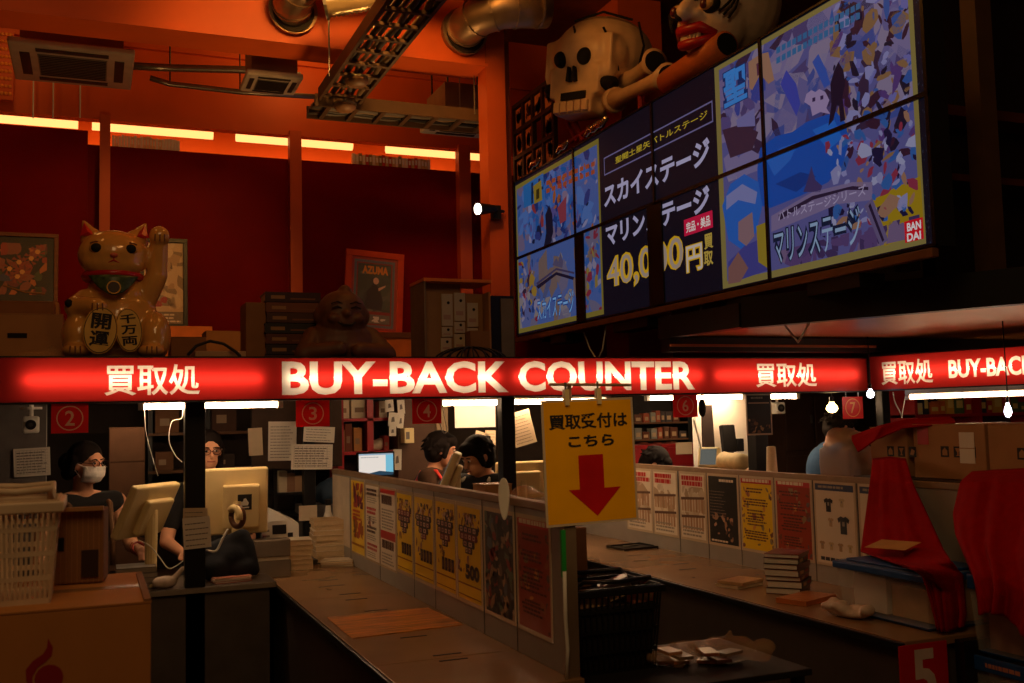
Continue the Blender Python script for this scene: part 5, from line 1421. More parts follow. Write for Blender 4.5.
# crumpled white bag
q = at(853, 620, 'z', ZC)
r = random.Random(17); o = blob_obj([('e', (r.uniform(-.035, .035), -.11 + .022 * i, .022 + r.uniform(0, .025)), (r.uniform(.02, .04), r.uniform(.02, .04), r.uniform(.015, .028))) for i in range(11)] + [('e', (0, 0, .018), (.045, .11, .02))], 'paper_bag', K('white_bag', (206, 186, 170), rough=.5, bump=.5, scale=30), None, .008, 2)
tag(o, 'crumpled white bag lying before the blue-lidded crate', 'bag', (q.x + .02, q.y + .06, ZC + .002), 8)

# blue-lidded crate on the counter end
def crate(name, lab, x0, x1, y0, y1, z, h, lid=True, band=None):
    t = thing(name, lab, 'crate', ((x0 + x1) / 2, (y0 + y1) / 2, z)); w = x1 - x0; d = y1 - y0
    m = MB(); W0, D0, W1, D1 = w * .9, d * .93, w, d
    for s_ in (0, 1):
        m.taper(W0, D0, W1 - .004, D1 - .004, .012, h, clear)
    m.f = [f for i, f in enumerate(m.f) if i % 6 not in (0, 1)][:4]; m.m = m.m[:4]
    m.build('wall', t, solid=.004)
    MB().taper(W0 - .01, D0 - .01, W0, D0, 0, .012, bluelid).build('base', t, bevel=.004)
    if lid:
        MB().box((-w / 2 - .012, -d / 2 - .012, h - .035), (w / 2 + .012, d / 2 + .012, h - .004), bluelid).box((-w / 2 + .03, -d / 2 + .03, h - .004), (w / 2 - .03, d / 2 - .03, h + .008), bluelid).build('lid', t, bevel=.008)
    return t, w, d


a = at(838, 612, 'x', 3.06); bb = at(929, 629, 'x', 3.06)
tcr, w, d = crate('storage_crate', 'clear storage crate with a blue lid on the counter end', 3.06, 3.43, bb.y, a.y, ZC + .002, .228); CY = bb.y
MB().box((-w * .3, -d * .44, .02), (w * .38, d * .02, .15), K('crate_contents', (206, 160, 96), rough=.7, var=.2)).build('contents', tcr); MB().box((-w * .34, d * .05, .02), (w * .38, d * .42, .17), paper).build('contents', tcr)
MB().box((-w * .5 - .0, -d * .40, .19), (-w * .485, -d * .28, .215), bluelid).build('latch', tcr)

# stack of clear drawers at the very edge
a = at(968, 660, 'x', 3.16); y1_ = a.y
for k, (z0_, hh, lab) in enumerate(((.40, .255, 'lower clear drawer box with a pale printed strip on its blue rail'), (.66, .30, 'upper clear drawer box under the hanging red cloth'))):
    tt, w, d = crate('drawer_box', lab, 3.16, 3.55, y1_ - .52, y1_ - .02, z0_, hh, lid=False)
    MB().box((-w / 2 - .006, -d / 2, hh - .055), (-w / 2 + .01, d / 2, hh), bluelid).box((-w / 2, -d / 2 - .006, hh - .055), (w / 2, -d / 2 + .01, hh), bluelid).box((-w / 2, d / 2 - .01, hh - .055), (w / 2, d / 2 + .006, hh), bluelid).build('rail', tt, bevel=.004)
    MB().box((-w * .38, -d * .4, .02), (w * .38, d * .4, hh * .6), K('drawer_contents', (190, 140, 110), rough=.7, var=.25)).build('contents', tt)
    if k == 0:
        m = MB(Matrix.Translation((-w / 2 - .007, d / 2 - .02, 0)) @ rotm('Z', -90)); m.lines(.05, hh - .040, .22, hh - .020, 1, flat((190, 130, 110)), 1, .8, 4); m.build('printed_strip', tt)
tag(MB().box((3.12, y1_ - .56, 0), (3.60, y1_, .398), K('low_stand', (40, 34, 30), rough=.7)).build('low_stand', bevel=.004), 'low dark stand under the clear drawer boxes', 'stand')
# number 5 plate on the counter end
w = .235; t = thing('number_plate', 'red plate with a big white 5 on the end of the counter', 'sign', (XR0 - .03, YRn - .004, ZC - .40), 0)
MB().box((0, -.003, 0), (w, .003, .388), redplate).build('plate', t); m = MB(Matrix.Translation((0, -.003, 0))); m.text('5', w * .25, .165, w * .74, .368, K('plate_white', (222, 200, 190), rough=.4), 2, .03); m.build('numeral', t)
tag(MB().box((XR0 + .24, YRn - .06, 0), (XR0 + .36, YRn - .012, ZC - .01), blackp).box((XR0 + .26, YRn - .064, ZC - .2), (XR0 + .34, YRn - .06, ZC - .17), steel).build('bin', bevel=.008), 'narrow black bin beside the plate with the 5', 'bin')

# ---------------------------------------------------------------- cardboard boxes behind the right divider
tag(MB().box((3.58, 2.3, 1.25), (4.06, 4.2, 1.278), K('shelf_dark', (58, 46, 38), rough=.6)).box((3.62, 2.32, 0), (3.66, 2.38, 1.25), black).box((3.62, 4.12, 0), (3.66, 4.18, 1.25), black).box((4.02, 2.32, 0), (4.08, 2.38, 1.25), black).box((4.02, 4.12, 0), (4.08, 4.18, 1.25), black).build('shelf_table'), 'dark shelf table carrying the printed cardboard boxes behind the red cloths', 'table')


def icons(t, w, d, h):
    """three printed handling marks on the side that faces the aisle (-X)"""
    s_ = .05
    for k in range(3):
        m = MB(Matrix.Translation((-w / 2 - .0005, d - .05, 0)) @ rotm('Z', -90))
        x = d * .28 + k * .078; z = h * .40; m.rect(x, z, x + s_, z + s_, ink, 1)
        if k == 0: m.poly([(x + .01, z + .008), (x + .04, z + .008), (x + .04, z + .03), (x + .025, z + .044), (x + .01, z + .03)], card, 2)
        elif k == 1: m.poly([(x + .008, z + .042), (x + .042, z + .042), (x + .029, z + .022), (x + .029, z + .012), (x + .038, z + .007), (x + .012, z + .007), (x + .021, z + .012), (x + .021, z + .022)], card, 2)
        else: m.poly([(x + .008, z + .012), (x + .03, z + .008), (x + .042, z + .03), (x + .02, z + .04)], card, 2)
        m.build('handling_mark', t)


for k, (p0_, p1_, lab) in enumerate(((870, 909, 'cardboard box with handling marks under the folded red cloth'), (914, 986, 'cardboard box with a white label and red tape beside the corner box'), (989, 1060, 'cardboard box at the end of the row, past the white label'))):
    y1b = at(p0_, 455, 'x', 3.66).y; y0b = at(p1_, 455, 'x', 3.66).y; zt_ = at((p0_ + p1_) / 2, 424 if k else 427, 'x', 3.66).z
    t = carton('cardboard_box', lab, 3.66, 4.02, y0b, y1b, 1.280, zt_, card, -3 if k == 0 else 0, 'printed boxes behind the red cloths', True, False, icons)
    if k == 1:
        d = y1b - y0b; h = zt_ - 1.28
        MB(Matrix.Translation((-.18 - .001, d, 0)) @ rotm('Z', -90)).box((d * .66, -.001, h * .30), (d * .86, .0, h * .85), paper).rect(d * .66, h * .56, d * .86, h * .575, card, 4).build('label_sheet', t)
        MB(Matrix.Translation((-.18 - .001, d, 0)) @ rotm('Z', -90)).box((.03, -.001, h * .62), (.10, .0, h), K('red_tape', (190, 30, 26), rough=.3)).build('red_tape', t)


# ---------------------------------------------------------------- red cloths
def cloth(name, lab, rows, amp=.02, freq=5, seed=1, nu=36, nv=30, th=.008, mat=redcloth):
    """drape through rows of control points, with folds running down it"""
    r = random.Random(seed); ph = [r.uniform(0, 6.28) for _ in range(3)]

    def lerp(row, u):
        k = u * (len(row) - 1); i = min(int(k), len(row) - 2); f = k - i; return row[i].lerp(row[i + 1], f * f * (3 - 2 * f) if len(row) > 3 else f)

    def fn(u, v):
        k = v * (len(rows) - 1); i = min(int(k), len(rows) - 2); p = lerp(rows[i], u).lerp(lerp(rows[i + 1], u), k - i)
        a_ = amp * (.25 + v); w = a_ * (math.sin(u * freq * 6.28 + ph[0] + v) + .5 * math.sin(u * freq * 11 + ph[1]))
        return p + Vector((-.8 * w, -.5 * w, 0))
    o = MB().grid(fn, nu, nv, mat).build(name, smooth=True, solid=th)
    return tag(o, lab, 'cloth', None, 0, 'red cloths over the boxes')


A = lambda x, y, X: at(x, y, 'x', X)
AZ = lambda x, y, z: at(x, y, 'z', z)
AY = lambda x, y, v: at(x, y, 'y', v)
cloth('red_cloth', 'red fleece hanging in a wide wedge over the blue-lidded crate', [[A(873, 459, 3.62), A(890, 457, 3.62), A(906, 459, 3.62)], [A(871, 478, 3.46), A(892, 480, 3.46), A(914, 486, 3.45)], [A(867, 510, 3.45), A(893, 518, 3.42), A(930, 520, 3.42)], [A(863, 540, 3.40), A(900, 545, 3.36), A(944, 550, 3.38)], [AZ(861, 551, .968), AZ(903, 562, .968), AZ(952, 562, 1.0)], [AZ(892, 562, .972), AZ(926, 570, .99), AY(963, 575, CY - .02)], [AY(922, 572, CY - .02), AY(942, 590, CY - .05), AY(965, 598, CY - .03)], [AY(931, 600, CY - .03), AY(944, 612, CY - .06), AY(966, 614, CY - .04)], [AY(938, 630, CY - .03), AY(946, 632, CY - .05), AY(964, 626, CY - .04)]], .010, 3, 3, 36, 48)
cloth('red_cloth', 'red fleece with deep folds hanging over the clear drawer boxes', [[A(972, 472, 3.62), A(1000, 470, 3.62), A(1050, 468, 3.62)], [A(960, 482, 3.40), A(1000, 484, 3.38), A(1052, 486, 3.36)], [A(952, 515, 3.34), A(995, 520, 3.28), A(1050, 520, 3.26)], [A(954, 535, 3.26), A(992, 548, 3.2), A(1045, 560, 3.16)], [A(970, 575, 3.14), A(998, 578, 3.08), A(1042, 600, 3.06)], [A(975, 598, 3.13), A(999, 590, 3.07), A(1040, 620, 3.05)], [A(978, 614, 3.12), A(996, 612, 3.06), A(1040, 645, 3.04)]], .03, 3, 5, 44, 40)
cloth('red_cloth', 'folded red cloth strip thrown over the corner cardboard box', [[A(852, 436, 3.60), A(880, 426, 3.62), A(905, 420, 3.72), A(950, 417, 3.84)], [A(852, 441, 3.58), A(882, 428, 3.60), A(908, 424, 3.70), A(954, 420, 3.8)], [A(858, 452, 3.56), A(876, 440, 3.58), A(902, 428, 3.62), A(955, 423, 3.70)]], .006, 2, 9)
q = AZ(893, 545, 1.02)
tag(MB().box((-.08, -.09, 0), (.08, .09, .002), K('kraft_note', (206, 160, 96), rough=.7)).build('paper_note'), 'tan paper note lying on the red fleece above the crate', 'paper', q, (0, -6, 22))

# ---------------------------------------------------------------- black basket, its table and the bags
def basket(name, lab, x, y, z, rot, w, d, h, mat, nb, nh, tp=.86, handle=True, grp=None, solidfill=None):
    t = thing(name, lab, 'basket', (x, y, z), rot, grp); w0, d0 = w * tp, d * tp
    MB().taper(w0, d0, w0 + .006, d0 + .006, 0, .008, mat).build('floor_plate', t)
    for s_ in range(4):
        a0, a1, off0, off1 = ((w0, w, d0, d), (d0, d, w0, w))[s_ % 2]; m = MB(rotm('Z', 90 * s_)); tt = .004
        for k in range(nb + 1):
            f = k / nb - .5; m.tube([(f * a0, -off0 / 2, .004), (f * a1, -off1 / 2, h)], tt, mat, 4)
        for k in range(nh + 1):
            z_ = h * k / nh; g = k / nh; L = a0 + (a1 - a0) * g; o_ = (off0 + (off1 - off0) * g) / 2; m.cbox((0, -o_, z_), (L, .006, .012 if 0 < k < nh else .02), mat)
        m.build('lattice_side', t)
    if solidfill: MB().taper(w0 - .02, d0 - .02, w * .96 - .02, d * .96 - .02, .01, h * .8, solidfill).build('liner', t)
    m = MB()
    for q_ in ((-w / 2 - .014, -d / 2 - .014, w / 2 + .014, -d / 2 + .004), (-w / 2 - .014, d / 2 - .004, w / 2 + .014, d / 2 + .014), (-w / 2 - .014, -d / 2, -w / 2 + .004, d / 2), (w / 2 - .004, -d / 2, w / 2 + .014, d / 2)): m.box((q_[0], q_[1], h - .02), (q_[2], q_[3], h + .006), mat)
    m.build('rim', t, bevel=.004)
    if handle:
        for s_ in (-1, 1): MB().tube([(-w * .40, s_ * d * .2, h), (-w * .40, s_ * d * .42, h + .035), (0, s_ * d * .50, h + .03), (w * .40, s_ * d * .42, h + .035), (w * .40, s_ * d * .2, h)], .009, mat, 8).build('handle', t, smooth=True)
    return t


yb_ = 3.5
pa = at(573, 594, 'y', yb_); pb = at(663, 594, 'y', yb_); pl = at(655, 668, 'y', yb_)
xm = (pa.x + pb.x) / 2; zt_ = pl.z
tag(MB().box((1.58, yb_ - .28, zt_ - .025), (xm + .66, yb_ + .34, zt_), K('table_dark', (22, 17, 15), rough=.7)).box((1.60, yb_ - .26, 0), (1.64, yb_ - .22, zt_ - .025), black).box((xm + .6, yb_ - .26, 0), (xm + .64, yb_ - .22, zt_ - .025), black).box((1.60, yb_ + .28, 0), (1.64, yb_ + .32, zt_ - .025), black).box((xm + .6, yb_ + .28, 0), (xm + .64, yb_ + .32, zt_ - .025), black).build('side_table', bevel=.004), 'dark side table in the aisle under the black basket and plastic bags', 'table')
bw = pb.x - pa.x; bh = pa.z - zt_
basket('shopping_basket', 'black plastic shopping basket full of goods in the aisle', xm, yb_ + .13, zt_ + .001, 0, bw - .03, .28, bh, blackp, 14, 4, solidfill=K('basket_liner', (30, 22, 18), rough=.7))
for k, (dx, dy, dz, sx3, c, rot, lab) in enumerate(((-.1, .06, .226, (.14, .14, .07), (150, 110, 80), 10, 'tan boxed item lying in the black basket'), (.06, .10, .23, (.16, .12, .09), (46, 30, 28), -25, 'dark boxed item tilted up in the black basket'), (.12, .02, .24, (.12, .05, .05), (196, 120, 84), 15, 'pale red roll on top of the black basket'), (-.10, .12, .30, (.2, .03, .02), (60, 54, 50), 20, 'black handle-like bar lying across the basket goods'))):
    t = thing('basket_item', lab, 'goods', (xm + dx, yb_ + .08 + dy - .05, zt_ + dz), (0 if k != 1 else 0, -22 if k == 1 else 4, rot), 'goods in the black basket')
    MB().cbox((0, 0, sx3[2] / 2), sx3, K('goods_%d' % k, c, rough=.4, var=.2)).build('box', t, bevel=.006); m = MB(Matrix.Translation((0, -sx3[1] / 2, 0))); m.rect(-sx3[0] * .3, sx3[2] * .3, sx3[0] * .3, sx3[2] * .7, flat((190, 160, 120)), 1); m.build('sticker', t)
fm = K('bag_goods_orange', (150, 80, 40), rough=.3, var=.3, scale=12)
for k, (px, py, sc, lab) in enumerate(((676, 664, (.13, .09, .035), 'clear bag of small glinting goods beside the black basket'), (722, 676, (.15, .10, .05), 'clear plastic bag of orange goods at the bottom edge of the aisle table'))):
    q = at(px, py, 'y', yb_ - .02 if k != 2 else yb_ - .18)
    t = thing('plastic_bag', lab, 'bag', (q.x, yb_ + (.02, -.06, -.2)[k], zt_ + .001), 0, 'bags of goods on the aisle table')
    r = random.Random(k)
    for i in range(4):
        MB(Matrix.Translation((r.uniform(-.5, .5) * sc[0], r.uniform(-.4, .4) * sc[1], 0)) @ rotm('Z', r.uniform(0, 180))).box((-.05, -.03, .002 + i * .012), (.05, .03, .014 + i * .012), (fm, dark_mats[3], dark_mats[1], fm)[i]).build('content', t)
    blob_obj([('e', (0, 0, sc[2]), (sc[0] * .9, sc[1] * .9, sc[2]))] + [('e', (r.uniform(-.85, .85) * sc[0], r.uniform(-.8, .8) * sc[1], sc[2] * r.uniform(.6, 1.5)), (r.uniform(.02, .05), r.uniform(.02, .05), r.uniform(.015, .035))) for _ in range(16)] + [('c', (0, 0, sc[2] * 1.6), (.02, 0, sc[2] * 2.3), .02, .008)], 'film', bagM, t, .008, 1)

# ---------------------------------------------------------------- cardboard, baskets at the near left
zb1 = 1.195; yf = 2.6
xr_ = at(151, 620, 'y', yf).x; ybk = at(150, 571, 'z', zb1).y
def flame(t, w, d, h):
    mk = K('flame_red', (150, 24, 34), rough=.7, var=0); m = MB(Matrix.Translation((0, -.0005, 0)))
    c = at(49, 678, 'y', yf); x = c.x - (xr_ - .30); z = c.z - (zb1 - .56); u = .0026
    m.poly([(x + 11.5 * u * math.cos(a_ * .3927), z + 11.5 * u * math.sin(a_ * .3927)) for a_ in range(16)], mk, 1)
    m.poly([(x + p * u, z + q * u) for p, q in ((-13, -8), (-18, 0), (-18.5, 9), (-13, 16), (-5, 21), (-2, 26), (-1, 34), (3, 26), (2, 19), (-3, 14), (-9, 10), (-13, 3))], mk, 1)
    m.build('flame_mark', t)
    MB().box((w * .5 - .016, -.001, h), (w * .5, d * .9, h + .006), card2).build('raised_edge', t)
carton('cardboard_box', 'large cardboard box printed with a red flame mark under the white basket', xr_ - .6, xr_, yf, ybk, zb1 - .56, zb1, K('card_warm', (186, 122, 58), rough=.8, var=.05), 0, None, True, False, flame)
carton('cardboard_box', 'cardboard box below the one with the red flame mark', xr_ - .62, xr_ - .02, yf, ybk, 0, zb1 - .562, card2)
a = at(-30, 600, 'y', 2.66); b = at(58, 500, 'y', 2.66)
basket('white_basket', 'white plastic shopping basket on the large cardboard box', (a.x + b.x) / 2 + .0, 2.66 + .14, zb1 + .003, 0, b.x - a.x, .26, b.z - zb1 - .012, K('basket_white', (214, 190, 160), rough=.45), 14, 4, .80)
# brown carton with a handle hole behind the basket
a = at(62, 575, 'y', 2.98); b = at(104, 508, 'y', 2.98)
t = carton('cardboard_box', 'tilted brown carton with a dark label and hand hole behind the white basket', a.x - .02, b.x, 2.97, 3.1, zb1 + .003, b.z, card2, -6, None, False)
w = b.x - a.x + .02; h = b.z - zb1
MB().box((-w * .42, -.002, h * .44), (-w * .30, .002, h * .62), slot).build('hand_hole', t); MB().box((w * .05, -.004, h * .08), (w * .40, .002, h * .44), K('dark_label', (52, 34, 26), rough=.5)).build('label_sheet', t); MB().box((-w * .5, -.02, h - .006), (w * .5, .0, h + .004), card).build('flap', t)
m = MB()
for i in range(9): m.box((-w * .48 + i * w * .11, -.0012, .0), (-w * .470 + i * w * .11, -.0002, h), card)
m.build('corrugation_pattern', t)

# ================================================================== people
def person(label, hx, hy, hz, face=0, look=0, nod=0, lean=.10, hunch=0.0, shirt=None, sleeves='none', arms=None, hair='short', trousers=None, wide=1.0, extra=None):
    """A seated figure. (hx, hy, hz): middle of the head in the world; face: heading of the body (0 = towards -Y); look: extra turn of the head."""
    t = thing('person', label, 'person', (hx, hy, 0), face)
    H = hz; k = 1.0; ly = .04 + lean                            # the head is ly in front of the hips
    H0 = H; H = H + hunch
    hip = Vector((0, ly, H - .80)); neck0 = Vector((0, .05, H - .20)); chest = Vector((0, .07 + lean * .35, H - .40)); sh = .185 * wide
    R = Matrix.Translation((0, .0, H0)) @ rotm('Z', look) @ rotm('X', nod)

    def h(p): return R @ Vector(p)
    Rm = R.to_3x3().to_4x4()
    el = [Vector((-.25 * wide, -.02, H - .55)), Vector((.25 * wide, -.02, H - .55))]; wr = [Vector((-.17, -.25, H - .60)), Vector((.17, -.25, H - .60))]
    if arms: el, wr = [Vector(a) for a in arms[0]], [Vector(a) for a in arms[1]]
    shp = [Vector((-sh, .06, H - .262)), Vector((sh, .06, H - .262))]
    pr = [('e', h((0, .012, .02)), (.076, .094, .098), Rm), ('e', h((0, -.025, -.055)), (.056, .062, .062), Rm), ('e', h((0, -.055, -.075)), (.032, .03, .028), Rm), ('c', h((0, -.085, .012)), h((0, -.102, -.022)), .010, .014),
          ('e', h((-.077, .012, -.005)), (.012, .022, .032), Rm), ('e', h((.077, .012, -.005)), (.012, .022, .032), Rm), ('e', h((0, -.078, -.058)), (.022, .014, .012), Rm), ('e', h((-.03, -.07, .032)), (.03, .014, .012), Rm), ('e', h((.03, -.07, .032)), (.03, .014, .012), Rm),
          ('c', neck0 + Vector((0, .02, -.04)), h((0, .03, -.07)), .060, .054), ('c', neck0 + Vector((0, .02, -.02)), shp[0], .055, .05), ('c', neck0 + Vector((0, .02, -.02)), shp[1], .055, .05), ('c', shp[0], shp[1], .062), ('e', chest, (.165 * wide, .11, .19)), ('c', chest + Vector((0, .01, -.1)), hip, .135 * wide, .145 * wide), ('e', hip, (.175 * wide, .13, .12))]
    for s_ in (0, 1):
        pr += [('c', shp[s_], el[s_], .056, .043), ('c', el[s_], wr[s_], .042, .028)]
        d = (wr[s_] - el[s_]).normalized(); side = d.cross(Vector((0, 0, 1))).normalized(); dn = Vector((0, 0, -1)); sgn = 1 if s_ == 0 else -1
        pc = wr[s_] + d * .05
        pr += [('c', wr[s_], wr[s_] + d * .075, .026, .034), ('e', pc, (.034, .034, .022))]
        for f in range(4):
            b = wr[s_] + d * .082 + side * ((f - 1.5) * .019); L = (.062, .072, .068, .052)[f if s_ == 0 else 3 - f]
            m_ = b + d * L * .5 + dn * .010; e = m_ + d * L * .38 + dn * .026
            pr += [('c', b, m_, .0095, .009), ('c', m_, e, .009, .0075)]
        b = wr[s_] + d * .03 + side * (.026 * sgn); e = b + d * .035 + side * (.026 * sgn) + dn * .008
        pr += [('c', b, e, .012, .010), ('c', e, e + d * .028, .010, .008)]
        kn = Vector(((-.13, .13)[s_], hip.y - .43, hip.z + .0)); an = Vector(((-.13, .13)[s_], hip.y - .40, .09))
        pr += [('c', hip + Vector(((-.08, .08)[s_], 0, -.01)), kn, .085, .062), ('c', kn, an, .06, .042), ('c', an + Vector((0, .03, -.05)), an + Vector((0, -.14, -.055)), .036, .032)]
    blob_obj(pr, 'body', skin, t, .0075, 3)
    # face
    for x in (-.031, .031): MB(R).ell((x, -.079, .012), (.014, .008, .007), K('eye_white', (226, 220, 210), rough=.3), 10, 8).ell((x, -.086, .012), (.007, .004, .007), sock, 8, 6).build('eye', t, smooth=True)
    m = MB(R); m.tube([(-.024, -.088, -.052), (0, -.094, -.053), (.024, -.088, -.052)], .004, K('lips', (160, 84, 74), rough=.5), 6); m.build('mouth', t)
    for x in (-.031, .031): MB(R).tube([(x - .02, -.08, .030), (x, -.087, .036), (x + .02, -.08, .031)], .0035, hairM, 6).build('eyebrow', t)
    # hair
    hp = [('e', h((0, .03, .045)), (.094, .102, .092), Rm), ('e', h((0, .06, .0)), (.092, .078, .09), Rm)]
    if hair == 'bun': hp += [('e', h((-.02, .135, -.0)), (.06, .055, .06), Rm), ('e', h((.0, .15, -.06)), (.045, .04, .05), Rm), ('c', h((-.08, .02, .03)), h((-.085, .04, -.05)), .03, .02), ('c', h((.08, .02, .03)), h((.085, .04, -.03)), .03, .02)]
    if hair == 'long': hp += [('c', h((-.07, .04, .0)), h((-.085, .05, -.16)), .04, .03), ('c', h((.07, .04, .0)), h((.085, .05, -.16)), .04, .03), ('e', h((0, .075, -.08)), (.085, .05, .1), Rm)]
    if hair == 'mop': hp += [('e', h((0, -.03, .07)), (.085, .06, .05), Rm), ('e', h((0, .05, -.04)), (.092, .075, .07), Rm), ('c', h((-.075, -.02, .03)), h((-.082, -.02, -.04)), .025, .018), ('c', h((.075, -.02, .03)), h((.082, -.02, -.04)), .025, .018)]
    rr_ = random.Random(int(abs(hx * 1000)))
    for k in range(70):                                          # loose tufts
        a_ = rr_.uniform(0, 6.28); e_ = rr_.uniform(-.35, 1.2); dx, dy, dz = math.cos(e_) * math.cos(a_), math.cos(e_) * math.sin(a_), math.sin(e_)
        if dy < -.25 and dz < .62: continue
        p_ = Vector((dx * .088, .035 + dy * .098, .03 + dz * .092)); q_ = p_ + Vector((dx * .012 + rr_.uniform(-.02, .02), dy * .014 + rr_.uniform(-.01, .02), dz * .012 - rr_.uniform(.01, .045)))
        hp.append(('c', h(p_), h(q_), .013, .006))
    blob_obj(hp, 'hair', hairM, t, .0065, 1)
    # clothes
    if shirt:
        o_ = .014
        sp_ = [('c', shp[0] + Vector((.02, 0, -.0)), shp[1] - Vector((.02, 0, 0)), .064 + o_ * .6), ('e', chest, (.165 * wide + o_, .11 + o_, .19)), ('c', chest + Vector((0, .01, -.1)), hip, .135 * wide + o_, .145 * wide + o_), ('e', hip + Vector((0, 0, .02)), (.18 * wide + o_, .13 + o_, .11))]
        for s_ in (0, 1):
            if sleeves == 'short': sp_.append(('c', shp[s_], shp[s_].lerp(el[s_], .62), .066, .060))
            if sleeves == 'long': sp_ += [('c', shp[s_], el[s_], .068, .056), ('c', el[s_], wr[s_].lerp(el[s_], .06), .055, .038)]
        blob_obj(sp_, 'shirt', shirt, t, .0085, 3)
    tp_ = []
    for s_ in (0, 1):
        kn = Vector(((-.13, .13)[s_], hip.y - .43, hip.z)); an = Vector(((-.13, .13)[s_], hip.y - .40, .12))
        tp_ += [('c', hip + Vector(((-.08, .08)[s_], 0, -.01)), kn, .097, .074), ('c', kn, an, .072, .056)]
    tp_.append(('e', hip, (.185 * wide, .142, .12)))
    blob_obj(tp_, 'trousers', trousers or K('dark_trousers', (36, 36, 44), rough=.8), t, .014, 2)
    if extra: extra(t, R, H)
    return t


def glasses(t, R, H):
    m = MB(R); gm = K('glasses_frame', (60, 26, 22), rough=.3)
    for x in (-.032, .032):
        p_ = [(x + .026 * math.cos(a_ * .524), -.098, .010 + .019 * math.sin(a_ * .524)) for a_ in range(13)]; m.tube(p_, .0024, gm, 6)
    m.tube([(-.008, -.1, .012), (.008, -.1, .012)], .0022, gm, 6)
    for s_ in (-1, 1): m.tube([(s_ * .057, -.096, .014), (s_ * .083, -.03, .014), (s_ * .084, .02, .006)], .0026, gm, 6)
    m.build('glasses', t)


def mask(t, R, H):
    mm = K('mask_cloth', (236, 230, 220), rough=.8, bump=.3, scale=30); m = MB(R)

    def fn(u, v):
        a_ = (u - .5) * 2.5; z = -.005 - .095 * v; y = -.115 + .055 * abs(u - .5) ** 1.5 * 2.2 + (.02 * (v - .35) ** 2 * 4) * (1 if v > .35 else .3); x = .082 * math.sin(a_ * .95) * (1 - .25 * max(0, v - .6) * 2)
        return (x, y + .058 * (1 - math.cos(a_ * .8)), z + .003 * math.sin(v * 19) * (1 - abs(u - .5)))
    m.grid(fn, 18, 12, mm); m.build('face_mask', t, smooth=True, solid=.003)
    m = MB(R)
    for s_ in (-1, 1): m.tube([(s_ * .074, -.075, -.015), (s_ * .082, -.02, .0), (s_ * .085, .02, .018), (s_ * .084, .028, -.02), (s_ * .08, -.03, -.07)], .0022, mm, 6)
    m.build('ear_loop', t)


def man_extra(t, R, H):
    glasses(t, R, H); mask(t, R, H)
    m = MB(); st = K('harness_strap', (110, 76, 46), rough=.7)
    m.tube([(-.12, .14, H - .30), (-.125, .06, H - .222), (-.12, -.03, H - .26), (-.115, -.075, H - .42), (-.12, -.07, H - .62)], .016, st, 6); m.build('strap', t, smooth=True)
    m = MB(); m.tube([(.12, .14, H - .30), (.125, .06, H - .222), (.12, -.03, H - .26), (.115, -.075, H - .42), (.12, -.07, H - .62)], .016, st, 6); m.build('strap', t, smooth=True)
    m = MB(Matrix.Translation((-.02, -.066, H - .47)) @ rotm('X', -6)); m.poly([(-.05, -.02), (-.03, .02), (.0, .035), (.03, .028), (.05, .0), (.03, -.02), (.0, -.012), (-.02, -.03)], paper, 14); m.build('shirt_print', t)
    m = MB(); w = WRIST
    for k in range(3): m.tube([(w.x + .036 * math.cos(a_ * .524), w.y + .03 + .036 * math.sin(a_ * .524) * .4 + k * .012, w.z + .012 + .036 * math.sin(a_ * .524)) for a_ in range(13)], .006, (K('bead_red', (130, 40, 30), rough=.3), K('bead_tan', (190, 140, 90), rough=.3), K('bead_red', (130, 40, 30)))[k], 6)
    m.build('bracelet', t)


blackcloth = K('black_cotton', (20, 19, 20), rough=.9)
q = at(88, 464, 'y', 6.55); WRIST = Vector((.17, -.32, q.z - .50))
person('person with glasses, white face mask and tied-back hair in a black top', q.x, q.y, q.z, 24, 20, 5, .06, .025, blackcloth, 'none', [[(-.27, .02, q.z - .55), (.27, -.0, q.z - .50)], [(-.19, -.24, q.z - .62), tuple(WRIST)]], 'bun', None, 1.08, man_extra)
q = at(208, 451, 'y', 6.75)
person('person with glasses peering over the back of the cream monitor', q.x, q.y, q.z, 0, 8, 8, .08, 0, blackcloth, 'short', None, 'long', None, 1, glasses)


def red_strap(t, R, H):
    m = MB(); m.tube([(-.14, .19, H - .36), (-.145, .11, H - .22), (-.15, .0, H - .215), (-.13, -.08, H - .34)], .014, K('strap_red', (226, 60, 46), rough=.5), 6); m.build('apron_strap', t, smooth=True)


def vest(t, R, H):
    m = MB(); m.tube([(-.10, -.02, H - .235), (-.06, .10, H - .185), (.06, .10, H - .185), (.10, -.02, H - .235)], .012, paper, 6); m.build('collar', t, smooth=True)


q = at(443, 450, 'y', 6.95)
person('person in a brown shirt with a red strap bending over the counter', q.x, q.y, q.z, 52, 20, 14, .14, .075, K('brown_shirt', (78, 52, 34), rough=.9), 'short', None, 'mop', None, .95, red_strap)
q = at(476, 457, 'y', 6.2)
person('person with short black hair and a dark vest looking down behind the yellow posters', q.x, q.y, q.z, -50, -24, 26, .14, .085, K('dark_vest', (26, 26, 32), rough=.9), 'short', None, 'mop', None, 1, vest)
q = at(841, 428, 'y', 6.1)
person('person in a blue shirt bending behind the clear plastic bag', q.x, q.y, q.z, 70, 10, 30, .20, .09, K('blue_shirt', (56, 92, 132), rough=.9), 'long', None, 'mop')
q = at(656, 465, 'y', 6.9)
person('person bowed low so that only dark hair shows over the white posters', q.x, q.y, q.z, 60, 0, 50, .10, .05, blackcloth, 'short', None, 'mop')

